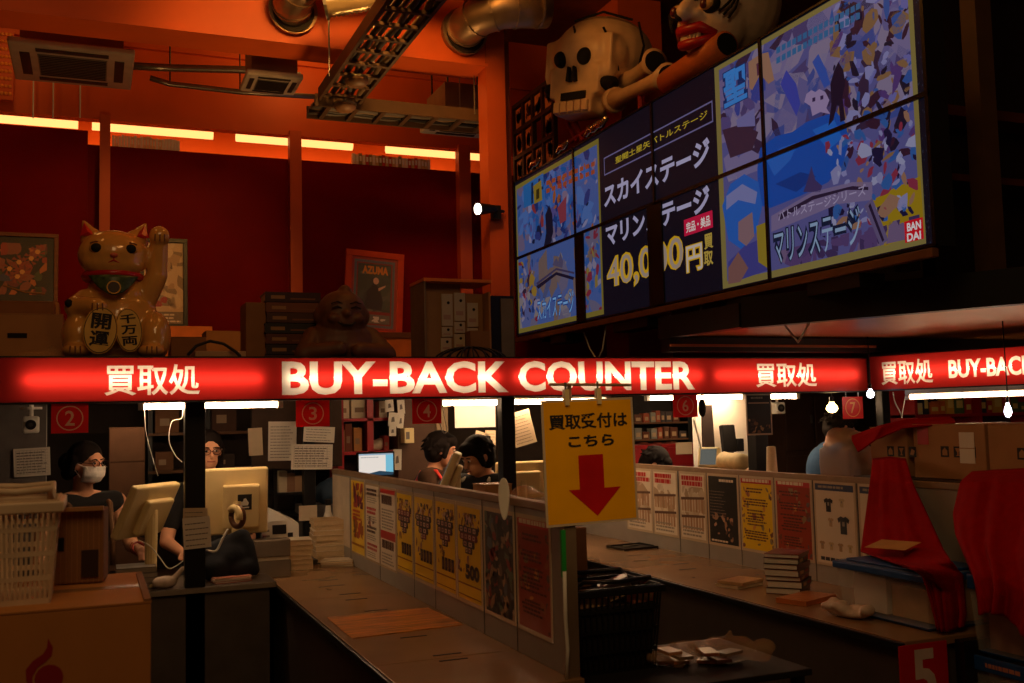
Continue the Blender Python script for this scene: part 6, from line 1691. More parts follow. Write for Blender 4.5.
# ================================================================== booth fittings and clutter
ZD = .752
t = thing('service_desk', 'grey service desk closing the booth of the plate with the 2', 'desk', (-1.5, 5.75, 0))
MB().box((0, 0, ZD - .03), (2.435, .55, ZD), K('desk_top_dark', (74, 64, 56), rough=.4)).build('top', t, bevel=.003); MB().box((.02, .02, 0), (2.42, .04, ZD - .03), K('desk_front', (86, 78, 72), rough=.6)).build('front_panel', t); MB().box((2.40, .02, 0), (2.42, .53, ZD - .03), frontM).build('side_panel', t); MB().box((.0, -.004, ZD - .028), (2.43, .002, ZD - .002), K('desk_edge', (140, 130, 118), rough=.4)).build('edge_strip', t)
t = thing('staff_desk', 'staff desk behind the yellow poster divider', 'desk', (1.60, 4.6, 0))
MB().box((0, 0, .68), (.45, 1.7, .71), counterM).build('top', t)
for x, y in ((.03, .05), (.38, .05), (.03, 1.6), (.38, 1.6)): MB().box((x, y, 0), (x + .04, y + .04, .68), black).build('leg', t)
t = thing('staff_desk', 'staff desk behind the white poster divider', 'desk', (4.08, 4.3, 0))
MB().box((0, 0, .68), (.5, 1.8, .71), counterM).build('top', t)
for x, y in ((.03, .05), (.43, .05), (.03, 1.7), (.43, 1.7)): MB().box((x, y, 0), (x + .04, y + .04, .68), black).build('leg', t)


def terminal(lab, x, y, z, rot, tilt, w=.34, h=.27, logo=False, grp='cream sales terminals', zc=None):
    """Sales terminal: tilted screen on a foot, rounded back housing."""
    t = thing('sales_terminal', lab, 'terminal', (x, y, z), rot, grp)
    R = Matrix.Translation((0, 0, (zc or .2))) @ rotm('X', -tilt)
    MB(R).box((-w / 2, -.02, -h / 2), (w / 2, .025, h / 2), cream).build('screen_housing', t, bevel=.012)
    MB(R).box((-w / 2 + .02, -.024, -h / 2 + .02), (w / 2 - .02, -.019, h / 2 - .02), E('terminal_screen', (176, 178, 168), .22)).build('screen', t)
    MB(R).box((-w * .36, .025, -h * .40), (w * .22, .062, h * .26), cream).build('back_cover', t, bevel=.012)
    if logo: m = MB(R @ Matrix.Translation((-w * .10, .0625, 0)) @ rotm('Z', 180)); m.rect(-.035, -.045, .045, .045, ink, 1); m.poly([(-.018, -.02), (-.022, .0), (-.005, .004), (.0, .02), (.012, .022), (.02, .008), (.028, -.004), (.024, -.02)], paper, 2); m.rect(-.02, -.035, .03, -.027, paper, 2); m.build('emblem', t)
    MB().cyl((0, .03, 0), (0, .035, (zc or .2)), .03, cream, .035).build('neck', t); MB().box((-.11, -.06, 0), (.11, .13, .02), cream).build('foot', t, bevel=.006)
    for k in range(3): MB(R).box((-w * .4 + k * .05, .01, -h / 2 - .004), (-w * .4 + k * .05 + .03, .03, -h / 2), blackp).build('port', t)
    return t


q = at(146, 510, 'y', 6.02); terminal('cream sales terminal seen from the side, beside the masked person', q.x, 6.02, ZD + .002, -128, 26, .40, .31, zc=q.z - ZD)
q = at(236, 501, 'y', 6.18); terminal('large cream terminal seen from behind with a black emblem', q.x, 6.18, ZD + .002, 180, 6, .36, .385, True, zc=q.z - ZD)
q = at(449, 474, 'y', 5.75); terminal('slim cream terminal tilted beside the person in the dark vest', q.x, 5.75, .712, -112, 24, .26, .27, zc=q.z - .71)
q = at(520, 480, 'y', 6.45); tag(MB().box((q.x - .2, 6.3, .68), (q.x + .2, 6.65, .711), counterM).box((q.x - .18, 6.32, 0), (q.x - .14, 6.36, .68), black).box((q.x + .14, 6.32, 0), (q.x + .18, 6.36, .68), black).box((q.x - .18, 6.59, 0), (q.x - .14, 6.63, .68), black).box((q.x + .14, 6.59, 0), (q.x + .18, 6.63, .68), black).build('terminal_table'), 'small table under the cream terminal with the lit top edge', 'table'); terminal('cream terminal seen from behind, its lit top edge beside the hanging tan paper', q.x, 6.45, .712, 180, 8, .36, .25, zc=q.z - .71)
q = at(709, 458, 'x', 4.25); terminal('small cream tablet terminal by the white bundle behind the divider', 4.25, q.y, .712, -50, 20, .16, .16, zc=q.z - .71)


def sheetthing(name, lab, x0, y0, x1, y1, Y, mat, cat='paper', draw=None, grp=None, tilt=0, rot=0):
    a = at(x0, y1, 'y', Y); b = at(x1, y0, 'y', Y); w, h = b.x - a.x, b.z - a.z
    t = thing(name, lab, cat, (a.x, Y, a.z), (0, tilt, rot), grp)
    MB().box((0, 0, 0), (w, .0015, h), mat).build('sheet', t)
    if draw: m = MB(); draw(m, w, h); m.build('print', t)
    return t


def d_rows(n, seed=1, mt=None): return lambda m, w, h: m.lines(w * .08, h * .06, w * .94, h * .92, n, mt or inkg, 1, .2, seed)


def d_grid(m, w, h):
    for k in range(9): m.rect(w * (.06 + .1 * k), h * .08, w * (.065 + .1 * k), h * .92, inkg, 1)
    for k in range(9): m.rect(w * .06, h * (.08 + .105 * k), w * .94, h * (.086 + .105 * k), inkg, 1)
    m.lines(w * .08, h * .1, w * .92, h * .9, 8, inkg, 1.5, .35, 4)


grp = 'papers taped up in the booths'
struct(MB().box((at(252, 440, 'y', 7.3).x, 7.30, 1.30), (at(342, 440, 'y', 7.3).x, 7.33, 1.80), K('pin_board', (70, 52, 40), rough=.8)), 'wall_pin_board')
sheetthing('calendar_sheet', 'gridded white calendar sheet on the grey pillar', 14, 448, 51, 477.5, 7.32, paper, 'paper', d_grid, None, -2)
sheetthing('paper_sheet', 'tall printed white sheet on the pin board beside the plate with the 3', 268, 421, 296, 461, 7.28, paper, 'paper', d_rows(11, 2), grp, 1)
sheetthing('paper_sheet', 'white sheet hanging askew just below the plate with the 3', 303, 425, 334, 441.5, 7.17, paper, 'paper', d_rows(5, 3), grp, 4)
sheetthing('paper_sheet', 'wide gridded sheet lowest on the post below the plate with the 3', 291, 443, 332, 469.5, 7.15, paper, 'paper', d_grid, grp, 2)
sheetthing('paper_sheet', 'plain tan sheet on the pin board above the emblem terminal', 249, 428, 263, 456, 7.28, paper2, 'paper', None, grp, -2)
sheetthing('paper_sheet', 'upper paper taped to the black post by the emblem terminal', 182.5, 507, 207, 528, YS + .165, paper2, 'paper', d_rows(4, 5), grp, 2)
sheetthing('paper_sheet', 'lower folded paper taped to the black post by the emblem terminal', 184, 517, 211.5, 550, YS + .158, paper, 'paper', d_rows(5, 6), grp, -3)
sheetthing('paper_band', 'pale paper band round the black post under the gridded sheet', 299, 505, 317, 521, 7.18, paper2, 'paper', None, None, 0)
sheetthing('white_board', 'blank white board lit by the tube light beside the plate with the 4', 455, 404.5, 495, 428, 6.75, white, 'board')
sheetthing('paper_sheet', 'tan sheet tilted below the blank white board', 471, 429, 484, 449, 6.74, paper2, 'paper', None, grp, 18)
sheetthing('paper_sheet', 'narrow tan sheet below the corner of the blank white board', 485, 430, 495, 451, 6.74, paper2, 'paper', d_rows(6, 8), grp, 2)
sheetthing('paper_sheet', 'tan sheet hanging askew from a clip beside the yellow arrow sign', 516, 413, 537, 448, 6.5, paper2, 'paper', d_rows(9, 9), grp, -14)
sheetthing('paper_sheet', 'small pale card on the dark red cabinet under the plate with the 6', 676, 442, 692, 454.5, 7.58, paper2, 'paper', None, grp)


def d_night(m, w, h):
    m.rect(w * .05, h * .04, w * .95, h * .96, flat((24, 20, 20)), 1); blobs(m, w * .08, h * .05, w * .92, h * .4, 16, [flat((120, 84, 56)), flat((170, 130, 90)), flat((60, 44, 36))], w * .05, w * .12, 4); m.lines(w * .2, h * .86, w * .8, h * .94, 1, PG, 3, .6, 2); m.rect(w * .1, h * .76, w * .9, h * .79, flat((190, 160, 130)), 3)


sheetthing('post_poster', 'dark framed poster fixed to the black post over the white-sheet divider', 747, 393.5, 771, 435.5, YS + .16, BORD, 'poster', d_night)
# slips on the red shelf post
for k, (x0, y0, x1, y1) in enumerate(((386, 400, 394, 412), (388, 412, 397, 426), (389, 426, 396, 436), (398, 400, 405, 414), (397, 413, 403, 428), (393, 449, 401, 470))):
    sheetthing('paper_slip', 'white slip taped to the red shelf post, %s' % ('top by the cards', 'second by the cards', 'third by the cards', 'top beside the pillar', 'second beside the pillar', 'lowest, beside the bright monitor')[k], x0, y0, x1, y1, 7.98, paper, 'paper', lambda m, w, h: m.poly([(w * .3, h * .3), (w * .7, h * .35), (w * .6, h * .7), (w * .35, h * .65)], inkg, 1), 'slips on the red shelf post', (-4, 5, 2, -3, 6, 2)[k])

# red shelf with things
RS = K('shelf_red', (180, 26, 36), rough=.4); SB = K('shelf_back', (64, 60, 60), rough=.7)
a = at(338, 480, 'y', 8.05); b = at(404, 396, 'y', 8.05)
t = thing('red_shelf', 'red shelf unit behind the bright monitor', 'shelf', (a.x, 8.05, 0)); w = b.x - a.x
zA = at(370, 418, 'y', 8.05).z; zB = at(370, 451, 'y', 8.05).z
MB().box((0, .3, 0), (w, .32, 1.80), SB).build('back_panel', t)
for x in (0, w * .44, w - .06): MB().box((x, 0, 0), (x + .05, .3, 1.80), RS).build('upright', t)
for z in (.4, .8, zB, zA): MB().box((0, 0, z - .025), (w, .3, z), RS).build('shelf_board', t)
r = random.Random(4); SX = a.x
for k, (px0, py0, px1, zb_, c) in enumerate(((340, 400, 349, zA, (220, 200, 170)), (351, 399, 369, zA, (230, 214, 180)), (379, 401, 387, zA, (226, 208, 180)), (353.5, 428, 362, zB, (190, 130, 70)), (345, 424, 352, zB, (120, 60, 36)), (340, 430, 345, zB, (150, 100, 60)), (384, 436, 389, zB, (170, 60, 50)))):
    a = at(px0, py0, 'y', 8.1); b = at(px1, py0, 'y', 8.1)
    t = thing('shelf_box', ('pale card box at the start of the top red shelf', 'wide pale card box on the top red shelf', 'pale card box beside the slips on the top red shelf', 'tan box on the lower red shelf', 'dark brown box on the lower red shelf', 'thin tan box at the end of the lower red shelf', 'small red box in the right bay of the red shelf')[k], 'box', (a.x, 8.1, zb_ + .001), 0, 'boxes on the red shelf')
    MB().box((0, 0, 0), (b.x - a.x, .15, a.z - zb_), K('shelf_box_%d' % k, c, rough=.7)).build('body', t, bevel=.003); m = MB(); m.rect((b.x - a.x) * .2, (a.z - zb_) * .3, (b.x - a.x) * .7, (a.z - zb_) * .55, flat((150, 120, 90)), 1); m.build('label', t)
q = at(377, 449, 'y', 8.15); o = blob_obj([('e', (0, 0, .04), (.07, .05, .045)), ('e', (.03, .0, .06), (.04, .04, .04)), ('e', (-.04, 0, .05), (.04, .03, .03))], 'plastic_bag', K('bag_pale', (220, 206, 180), rough=.4, bump=.5, scale=20), None, .01, 1); tag(o, 'crumpled pale bag in the right bay of the red shelf', 'bag', (q.x, 8.17, zB + .002))
a = at(402, 443, 'y', 7.96); b = at(411, 428, 'y', 7.96)
tag(MB().box((0, -.12, 0), (b.x - a.x, 0, b.z - a.z), cream).box((.01, -.121, .03), (.04, -.12, b.z - a.z - .03), inkg).build('wall_box', bevel=.004), 'small cream box fixed on the front of the brown pillar', 'box', (a.x, 7.998, a.z))

# bright monitor
def monitor(lab, x0, y0, x1, y1, Y, draw, z0=.75):
    a = at(x0, y1, 'y', Y); b = at(x1, y0, 'y', Y); w, h = b.x - a.x, b.z - a.z
    t = thing('monitor', lab, 'monitor', ((a.x + b.x) / 2, Y, z0))
    MB().box((-w / 2 - .012, 0, a.z - z0 - .02), (w / 2 + .012, .035, b.z - z0 + .012), blackp).build('housing', t, bevel=.004)
    m = MB(Matrix.Translation((-w / 2, -.001, a.z - z0))); draw(m, w, h); m.build('display', t)
    MB().cyl((0, .03, 0), (0, .03, a.z - z0), .02, blackp).build('neck', t); MB().box((-.12, -.06, 0), (.12, .12, .015), blackp).build('foot', t, bevel=.004)
    return t


def d_screen(m, w, h):
    m.rect(0, 0, w, h, E('window_white', (236, 226, 216), .9), .5); m.rect(0, h * .93, w, h, E('window_bar', (150, 170, 190), .9), 1); m.rect(w * .78, h * .1, w, h * .93, E('window_blue', (120, 190, 214), .9), 1)
    m.lines(w * .06, h * .8, w * .6, h * .88, 1, E('window_grey', (150, 150, 150), .9), 1.5, .4, 1); m.poly([(0, 0), (w, 0), (w, h * .12), (w * .6, h * .2), (w * .3, h * .1), (0, h * .16)], E('window_dark', (40, 66, 84), .9), 2)


q = at(376, 470, 'y', 7.3)
monitor('black monitor showing a bright white window before the red shelf', 359, 453, 393, 476, 7.3, d_screen)
tag(MB().box((q.x - .18, 7.15, .72), (q.x + .2, 7.7, .75), K('desk_top_dark', (74, 64, 56))).box((q.x - .17, 7.2, 0), (q.x - .14, 7.65, .72), black).box((q.x + .15, 7.2, 0), (q.x + .18, 7.65, .72), black).build('computer_desk'), 'dark desk carrying the bright monitor', 'desk')

card3 = K('old_cardboard', (88, 56, 34), rough=.8, var=.1)
# dark storage behind the booth with the 2
a = at(109, 490, 'y', 7.7); b = at(145, 427, 'y', 7.7); zm_ = at(127, 462, 'y', 7.7).z
carton('storage_carton', 'upper brown carton of the tall pair behind the masked person', a.x, b.x, 7.7, 8.1, zm_ + .002, b.z, card3, 0, 'tall pair of cartons')
carton('storage_carton', 'lower brown carton of the tall pair behind the masked person', a.x, b.x, 7.7, 8.1, .62, zm_, card3, 0, 'tall pair of cartons')
tag(MB().box((a.x - .05, 7.68, 0), (b.x + .05, 8.15, .618), black).build('plinth'), 'black plinth under the tall pair of cartons', 'plinth')
a = at(148, 480, 'y', 8.2); b = at(262, 410, 'y', 8.2); w = b.x - a.x
t = thing('storage_rack', 'dark storage rack behind the wires and the emblem terminal', 'rack', (a.x, 8.2, 0)); rk = K('rack_brown', (110, 74, 46), rough=.6)
for x in (0, w * .5, w - .03): MB().box((x, 0, 0), (x + .03, .4, 1.80), black).build('upright', t)
zs_ = [.5, .95, 1.28, at(165, 433, 'y', 8.2).z]
for z in zs_: MB().box((0, -.01, z - .02), (w, .4, z), rk).build('shelf_board', t)
r = random.Random(12); ords = ['first', 'second', 'third', 'fourth', 'fifth', 'sixth', 'seventh']
for j, z in enumerate(zs_[1:]):
    x = .05; i = 0
    while x < w - .16 and i < 7:
        bw_ = r.uniform(.10, .19); hh = r.uniform(.10, .22); c = [(80, 50, 34), (120, 80, 50), (60, 44, 36), (150, 110, 80), (90, 40, 30)][r.randrange(5)]
        if abs(x + bw_ / 2 - w * .5) < bw_ / 2 + .05: x = w * .5 + .04
        if x + bw_ > w - .04: break
        tt = thing('rack_box', '%s box along the %s board of the dark rack' % (ords[i], ('lower', 'middle', 'top')[j]), 'box', (a.x + x, 8.22, z + .001), 0, 'boxes on the dark rack')
        MB().box((0, 0, 0), (bw_, .22, hh), K('rack_box_%d_%d_%d' % c, c, rough=.7)).build('body', tt, bevel=.004); m = MB(); m.rect(bw_ * .2, hh * .3, bw_ * .6, hh * .6, flat((170, 140, 110)), 1); m.build('label', tt)
        x += bw_ + r.uniform(.02, .06); i += 1

# small speakers
for (x0, y0, x1, y1, Y, lab) in ((22.5, 416, 39, 433.5, 6.7, 'small white speaker with a round black cone above the calendar sheet'), (776.5, 402, 785.5, 414, 6.9, 'small pale speaker beside the dark framed poster on the post')):
    a = at(x0, y1, 'y', Y); b = at(x1, y0, 'y', Y); w, h = b.x - a.x, b.z - a.z
    t = thing('speaker', lab, 'speaker', (a.x, Y, a.z)); MB().box((0, 0, 0), (w, .1, h), white).build('cabinet', t, bevel=.012); MB().cyl((w / 2, -.006, h / 2), (w / 2, .01, h / 2), w * .34, blackp, n=22).cyl((w / 2, -.008, h / 2), (w / 2, -.006, h / 2), w * .14, K('cone_grey', (70, 66, 62), rough=.4), n=16).build('cone', t)
    MB().cyl((w / 2, .05, h), (w / 2, .05, 1.80 - a.z), .012, white).cyl((w / 2, .05, h + .04), (w / 2, .05, h + .055), .06, white).build('bracket', t)

# desk things of the first booth
a = at(254, 566, 'y', 6.12); b = at(291, 539, 'y', 6.12)
t = thing('document_tray', 'grey document tray below the small desk calendar', 'tray', (a.x, 6.12, ZC + .001)); w = b.x - a.x; h = b.z - ZC
MB().box((0, 0, 0), (w, .12, h * .45), K('tray_grey', (120, 110, 98), rough=.5)).build('lower_tray', t, bevel=.004); MB().box((.004, -.004, h * .55), (w - .004, .12, h), K('tray_grey', (120, 110, 98))).build('upper_tray', t, bevel=.004); MB().box((.01, .01, h * .45), (w - .01, .11, h * .55), paper).build('paper_layer', t)
q = at(136, 572, 'y', 5.85); stack(q.x, 5.96, ZD + .001, 2, .20, .2, [.028, .03, .026, .03], [K('file_grey', (116, 106, 98), rough=.6)], 'file_box', 'grey file of the pile beside the brown carton on the desk', 'file', 'grey files on the service desk', 11, K('file_edges', (150, 138, 124), rough=.7))
q = at(231, 578, 'y', 5.86); stack(q.x, 5.90, ZD + .001, 8, .20, .14, [.012, .010, .008], [K('magazine_red', (196, 90, 80), rough=.3), K('magazine_white', (220, 200, 186), rough=.3), K('magazine_pink', (214, 140, 120), rough=.3)], 'magazine', 'magazine of the low pile before the dark jacket', 'magazine', 'magazines on the service desk', 12)
q = at(228, 560, 'y', 6.0); o = blob_obj([('e', (0, 0, .10), (.13, .10, .11)), ('e', (.05, -.02, .06), (.11, .09, .07)), ('c', (-.08, 0, .15), (.08, .02, .22), .06, .05), ('e', (-.06, -.03, .07), (.10, .09, .08)), ('c', (.1, 0, .18), (.14, -.04, .04), .045, .03)], 'folded_jacket', K('jacket_navy', (24, 28, 36), rough=.9, bump=.4, scale=14), None, .012, 2)
tag(o, 'dark jacket bundled on the desk before the emblem terminal', 'jacket', (q.x, 5.99, ZD + .002))
q = at(238, 517, 'y', 5.93); t = thing('tape_roll', 'brown and cream tape roll standing on the dark jacket', 'tape', (q.x, 5.96, q.z))
R = rotm('Y', 90) @ rotm('X', 0); tp = K('tape_brown', (84, 50, 28), rough=.3)
MB(rotm('Z', 30)).tube([(0, .055 * math.cos(a_ * .2618), .055 * math.sin(a_ * .2618)) for a_ in range(25)], .016, tp, 10).build('tape', t, smooth=True); MB(rotm('Z', 30)).tube([(-.02, .05 * math.cos(a_ * .2618), .05 * math.sin(a_ * .2618)) for a_ in range(3, 14)], .02, cream, 8).build('holder', t, smooth=True)
for k, (x0, y0, x1, y1, Y, dep, mat, lab, nm, ct) in enumerate(((271.5, 521, 288, 537, 6.3, .05, paper, 'small white desk calendar above the free-standing cream pile', 'desk_calendar', 'calendar'), (262, 523, 271.5, 546, 6.25, .04, paper, 'narrow white paper stand by the small desk calendar', 'paper_stand', 'stand'))):
    a = at(x0, y1, 'y', Y); b = at(x1, y0, 'y', Y); w, h = b.x - a.x, b.z - a.z
    t = thing(nm, lab, ct, (a.x, Y, ZD + .001)); o_ = a.z - ZD
    MB().add([(0, 0, 0), (w, 0, 0), (w, dep + .05, 0), (0, dep + .05, 0), (0, .02, b.z - ZD), (w, .02, b.z - ZD), (w, .03, b.z - ZD), (0, .03, b.z - ZD)], [(3, 2, 1, 0), (4, 5, 6, 7), (0, 1, 5, 4), (1, 2, 6, 5), (2, 3, 7, 6), (3, 0, 4, 7)], mat).build('easel', t)
    m = MB(rotm('X', -5) @ Matrix.Translation((0, -.004, 0)));
    if k == 0:
        m.rect(w * .08, (b.z - ZD) * .72, w * .92, (b.z - ZD) * .92, ink, 1)
        for i in range(5): m.rect(w * .08, (b.z - ZD) * (.2 + .1 * i), w * .92, (b.z - ZD) * (.215 + .1 * i), inkg, 1)
        for i in range(6): m.rect(w * (.08 + .16 * i), (b.z - ZD) * .2, w * (.1 + .16 * i), (b.z - ZD) * .62, inkg, 1)
    else: m.lines(w * .1, (b.z - ZD) * .3, w * .9, (b.z - ZD) * .9, 5, inkg, 1, .4, 3)
    m.build('print', t)
a = at(267, 530, 'y', 6.72); b = at(299, 505, 'y', 6.72)
t = thing('receipt_printer', 'white receipt printer with a sloping lid behind the small calendar', 'printer', ((a.x + b.x) / 2 + .0, 6.72, .74)); w = b.x - a.x; h = b.z - .74
MB().add([(-w / 2, 0, 0), (w / 2, 0, 0), (w / 2, .22, 0), (-w / 2, .22, 0), (-w / 2, 0, h), (w / 2, 0, h * .66), (w / 2, .22, h * .7), (-w / 2, .22, h)], [(3, 2, 1, 0), (4, 5, 6, 7), (0, 1, 5, 4), (1, 2, 6, 5), (2, 3, 7, 6), (3, 0, 4, 7)], white).build('housing', t, bevel=.01); MB().box((-w * .3, -.003, h * .42), (w * .3, .01, h * .5), ink).build('paper_slot', t)
tag(MB().box((.98, 6.62, .71), (1.48, 7.05, .739), K('desk_top_dark', (74, 64, 56))).box((1.0, 6.66, 0), (1.04, 7.0, .71), black).box((1.42, 6.66, 0), (1.46, 7.0, .71), black).build('back_desk'), 'dark desk at the back under the receipt printer', 'desk')
q = at(166, 586, 'y', 5.8); o = blob_obj([('e', (0, 0, .03), (.06, .04, .035)), ('c', (.03, 0, .03), (.09, .0, .10), .02, .012), ('e', (-.03, 0, .03), (.04, .04, .03))], 'white_pouch', K('white_bag', (206, 186, 170)), None, .008, 1); tag(o, 'small white pouch at the desk edge by the black post', 'pouch', (q.x, 5.83, ZD + .001))
def cable(lab, pts, Y, r_=.005, mat=None, name='cable', cat='cable'):
    P_ = [at(x, y, 'y', Y if not isinstance(Y, list) else Y[i]) for i, (x, y) in enumerate(pts)]; q_ = P_[0]
    # smooth
    S = []
    for i in range(len(P_) - 1):
        p0, p1, p2, p3 = P_[max(i - 1, 0)], P_[i], P_[i + 1], P_[min(i + 2, len(P_) - 1)]
        for k in range(5):
            f = k / 5; S.append(.5 * ((2 * p1) + (p2 - p0) * f + (2 * p0 - 5 * p1 + 4 * p2 - p3) * f * f + (3 * p1 - p0 - 3 * p2 + p3) * f ** 3))
    S.append(P_[-1])
    tag(MB().tube([s - q_ for s in S], r_, mat or white, 6).build(name, smooth=True), lab, cat, q_)


cable('white cable curling across the desk beside the black post', ((138, 540), (150, 546), (160, 558), (168, 568), (176, 566), (184, 560)), 5.95, .0032)
cable('white cord slanting over the dark jacket', ((228, 529), (222, 540), (216, 551), (206, 550)), 5.85, .006)
cable('thin white wire hanging from the tube light towards the side-view terminal', ((144, 405), (146, 432), (152, 456), (158, 476)), 6.02, .0022)
cable('white wire looped under the tube light beside the black post', ((182, 405), (182, 418), (172, 422), (169, 440), (175, 455), (182, 462)), 6.02, .0026)
cable('white wire loop hanging beside the plate with the 4', ((437, 400), (438, 414), (443, 432), (447, 430), (444, 414), (442, 400)), 6.1, .003)
cable('pair of white cords hanging from the turned sign, first of them', ((893, 392), (895, 402), (900, 412), (902, 418)), 5.6, .004)
cable('pair of white cords hanging from the turned sign, the straighter one', ((906, 394), (904, 404), (902, 416)), 5.6, .004)
# mid booth: rack and blue bag
a = at(276, 525, 'y', 7.45); b = at(304, 462, 'y', 7.45)
t = thing('wire_rack', 'black wire rack standing below the pinned papers', 'rack', (a.x, 7.45, .0)); w = b.x - a.x
for x in (0, w): 
    for y in (0, .3): MB().box((x - .012, y, 0), (x + .012, y + .024, b.z), black).build('upright', t)
for z in (.6, .95, at(290, 495, 'y', 7.45).z, b.z - .02): MB().box((0, 0, z), (w, .32, z + .018), black).build('shelf_board', t)
for k, (px, c) in enumerate(((283, (206, 190, 160)), (291, (150, 110, 80)), (299, (196, 160, 120)))):
    q = at(px, 495, 'y', 7.5); tag(MB().box((-.03, 0, 0), (.03, .12, .15 - .02 * k), K('rack_goods_%d' % k, c, rough=.6)).build('rack_box'), ('pale', 'brown', 'tan')[k] + ' packet standing in the black wire rack', 'packet', (q.x, 7.5, at(290, 495, 'y', 7.45).z + .019), 0, 'packets in the black wire rack')
q = at(337, 492, 'y', 7.1); o = blob_obj([('e', (0, 0, .08), (.10, .08, .09)), ('e', (.03, .0, .14), (.06, .05, .05))], 'blue_bag', K('bag_blue', (52, 74, 96), rough=.7), None, .012, 2); tag(o, 'blue bag behind the first poster of the divider', 'bag', (q.x, 7.4, q.z - .1))
tag(MB().box((q.x - .2, 7.3, 0), (q.x + .12, 7.6, q.z - .102), K('locker_grey', (96, 90, 86), rough=.5)).build('low_cabinet', bevel=.004), 'low grey cabinet under the blue bag', 'cabinet')
q = at(325, 505, 'y', 7.0); t = thing('white_bottle', 'white bottle beside the post with the pale paper band', 'bottle', (q.x, 6.9, .74)); MB().lathe([(.035, 0), (.04, .03), (.04, .22), (.02, .28), (.016, .32)], white, 18).build('bottle', t, smooth=True); MB().cyl((0, 0, .32), (0, 0, .36), .02, blackp).build('cap', t)
# bag and box behind the yellow posters
q = at(530, 497, 'x', 1.72); o = blob_obj([('e', (0, 0, .07), (.09, .15, .075)), ('e', (.0, .06, .10), (.07, .08, .06)), ('e', (.0, -.07, .08), (.07, .06, .06)), ('e', (0, .10, .09), (.05, .05, .05))], 'plastic_bag', bagM, None, .012, 2); tag(o, 'clear plastic bag behind the divider rail by the white clip', 'bag', (1.72, q.y, 1.16))
tag(MB().box((1.60, q.y - .25, .711), (1.86, q.y + .35, 1.158), card2).build('cardboard_box', bevel=.004), 'brown box hidden under the clear bag behind the divider rail', 'box')
q = at(493, 490, 'x', 1.8); carton('cardboard_box', 'small tan box between the vest wearer and the black post', 1.74, 1.88, q.y - .05, q.y + .12, .712, q.z + .03, card, 0)

# booth with the 6
a = at(632, 445, 'y', 8.1); b = at(690, 403, 'y', 8.1); w = b.x - a.x
t = thing('goods_shelf', 'dark shelf crowded with small goods under the tube light by the plate with the 6', 'shelf', (a.x, 8.1, 0))
for x in (0, w - .03): MB().box((x, 0, 0), (x + .03, .3, 1.80), black).build('upright', t)
MB().box((0, .28, 0), (w, .3, 1.8), SB).build('back_panel', t)
zz = [1.25, 1.40, 1.55]
for z in zz: MB().box((.03, 0, z - .015), (w - .03, .28, z), rk).build('shelf_board', t)
r = random.Random(21)
for j, z in enumerate(zz):
    x = .05; i = 0
    while x < w - .10 and i < 9:
        bw_ = r.uniform(.04, .085); hh = r.uniform(.06, .12); c = [(190, 150, 100), (120, 80, 60), (150, 150, 140), (180, 90, 60), (80, 70, 70), (210, 190, 150), (110, 60, 40)][r.randrange(7)]
        tt = tag(MB().box((0, 0, 0), (bw_, .08, hh), K('goods_%d_%d_%d' % c, c, rough=.5)).rect(bw_ * .2, hh * .2, bw_ * .8, hh * .6, flat((200, 170, 130)), 1).build('goods_box', bevel=.002), 'small goods box on the %s board of the crowded dark shelf' % ('low', 'middle', 'top')[j], 'box', (a.x + x, 8.13, z + .001), 0, 'small goods on the crowded dark shelf, %s board' % ('low', 'middle', 'top')[j])
        x += bw_ + r.uniform(.004, .02); i += 1
a = at(630, 470, 'y', 7.6); b = at(700, 443, 'y', 7.6)
t = thing('red_cabinet', 'low dark red cabinet under the crowded shelf', 'cabinet', (a.x, 7.6, 0)); w = b.x - a.x
MB().box((0, 0, 0), (w, .4, b.z), K('cabinet_red', (128, 16, 22), rough=.4)).build('body', t, bevel=.004)
for k in range(2): MB().box((w * .5 * k + .01, -.012, .05), (w * .5 * (k + 1) - .01, 0, b.z - .03), K('cabinet_red', (128, 16, 22))).build('door', t, bevel=.003)
q = at(702, 405, 'y', 6.0); t = thing('hanging_handset', 'black handset hanging on a cord beside the plate with the 6', 'phone', (q.x, 6.0, q.z))
MB().ell((0, 0, -.02), (.028, .022, .062), blackp, 14, 10).build('handset', t, smooth=True); MB().tube([(0, 0, .03), (.004, 0, .06), (0, 0, 1.8 - q.z)], .006, blackp, 6).build('cord', t)
a = at(703, 456, 'y', 6.9); b = at(712, 405, 'y', 6.9)
tag(MB().prism([(0, 0), (b.x - a.x + .06, 0), (b.x - a.x - .0, b.z), (.01, b.z)], 0, .02, K('dark_board2', (52, 38, 32), rough=.5), XZ).build('leaning_board'), 'dark board leaning against the bright white partition', 'board', (a.x, 6.9, 0))
cable('thin white rod leaning before the dark board', ((693, 418), (699, 440), (704, 462)), 6.6, .007, white, 'thin_rod', 'rod')
q = at(734, 460, 'x', 4.3); o = blob_obj([('c', (0, -.10, .06), (0, .12, .06), .06, .065), ('e', (0, -.11, .06), (.05, .05, .05)), ('e', (0, .12, .07), (.06, .05, .06))], 'white_bundle', K('bundle_cream', (232, 206, 150), rough=.6, bump=.3, scale=20), None, .01, 2); tag(o, 'rolled cream bundle lying behind the black poster', 'bundle', (4.3, q.y, q.z - .07))
tag(MB().box((4.1, q.y - .10, .712), (4.5, q.y + .22, q.z - .072), card2).build('cardboard_box', bevel=.004), 'brown box under the rolled cream bundle', 'box')
a = at(725, 452, 'y', 6.8); b = at(737, 424, 'y', 6.8); t = thing('card_reader', 'black upright card machine before the bright white partition', 'machine', (a.x, 6.8, 0)); w = b.x - a.x
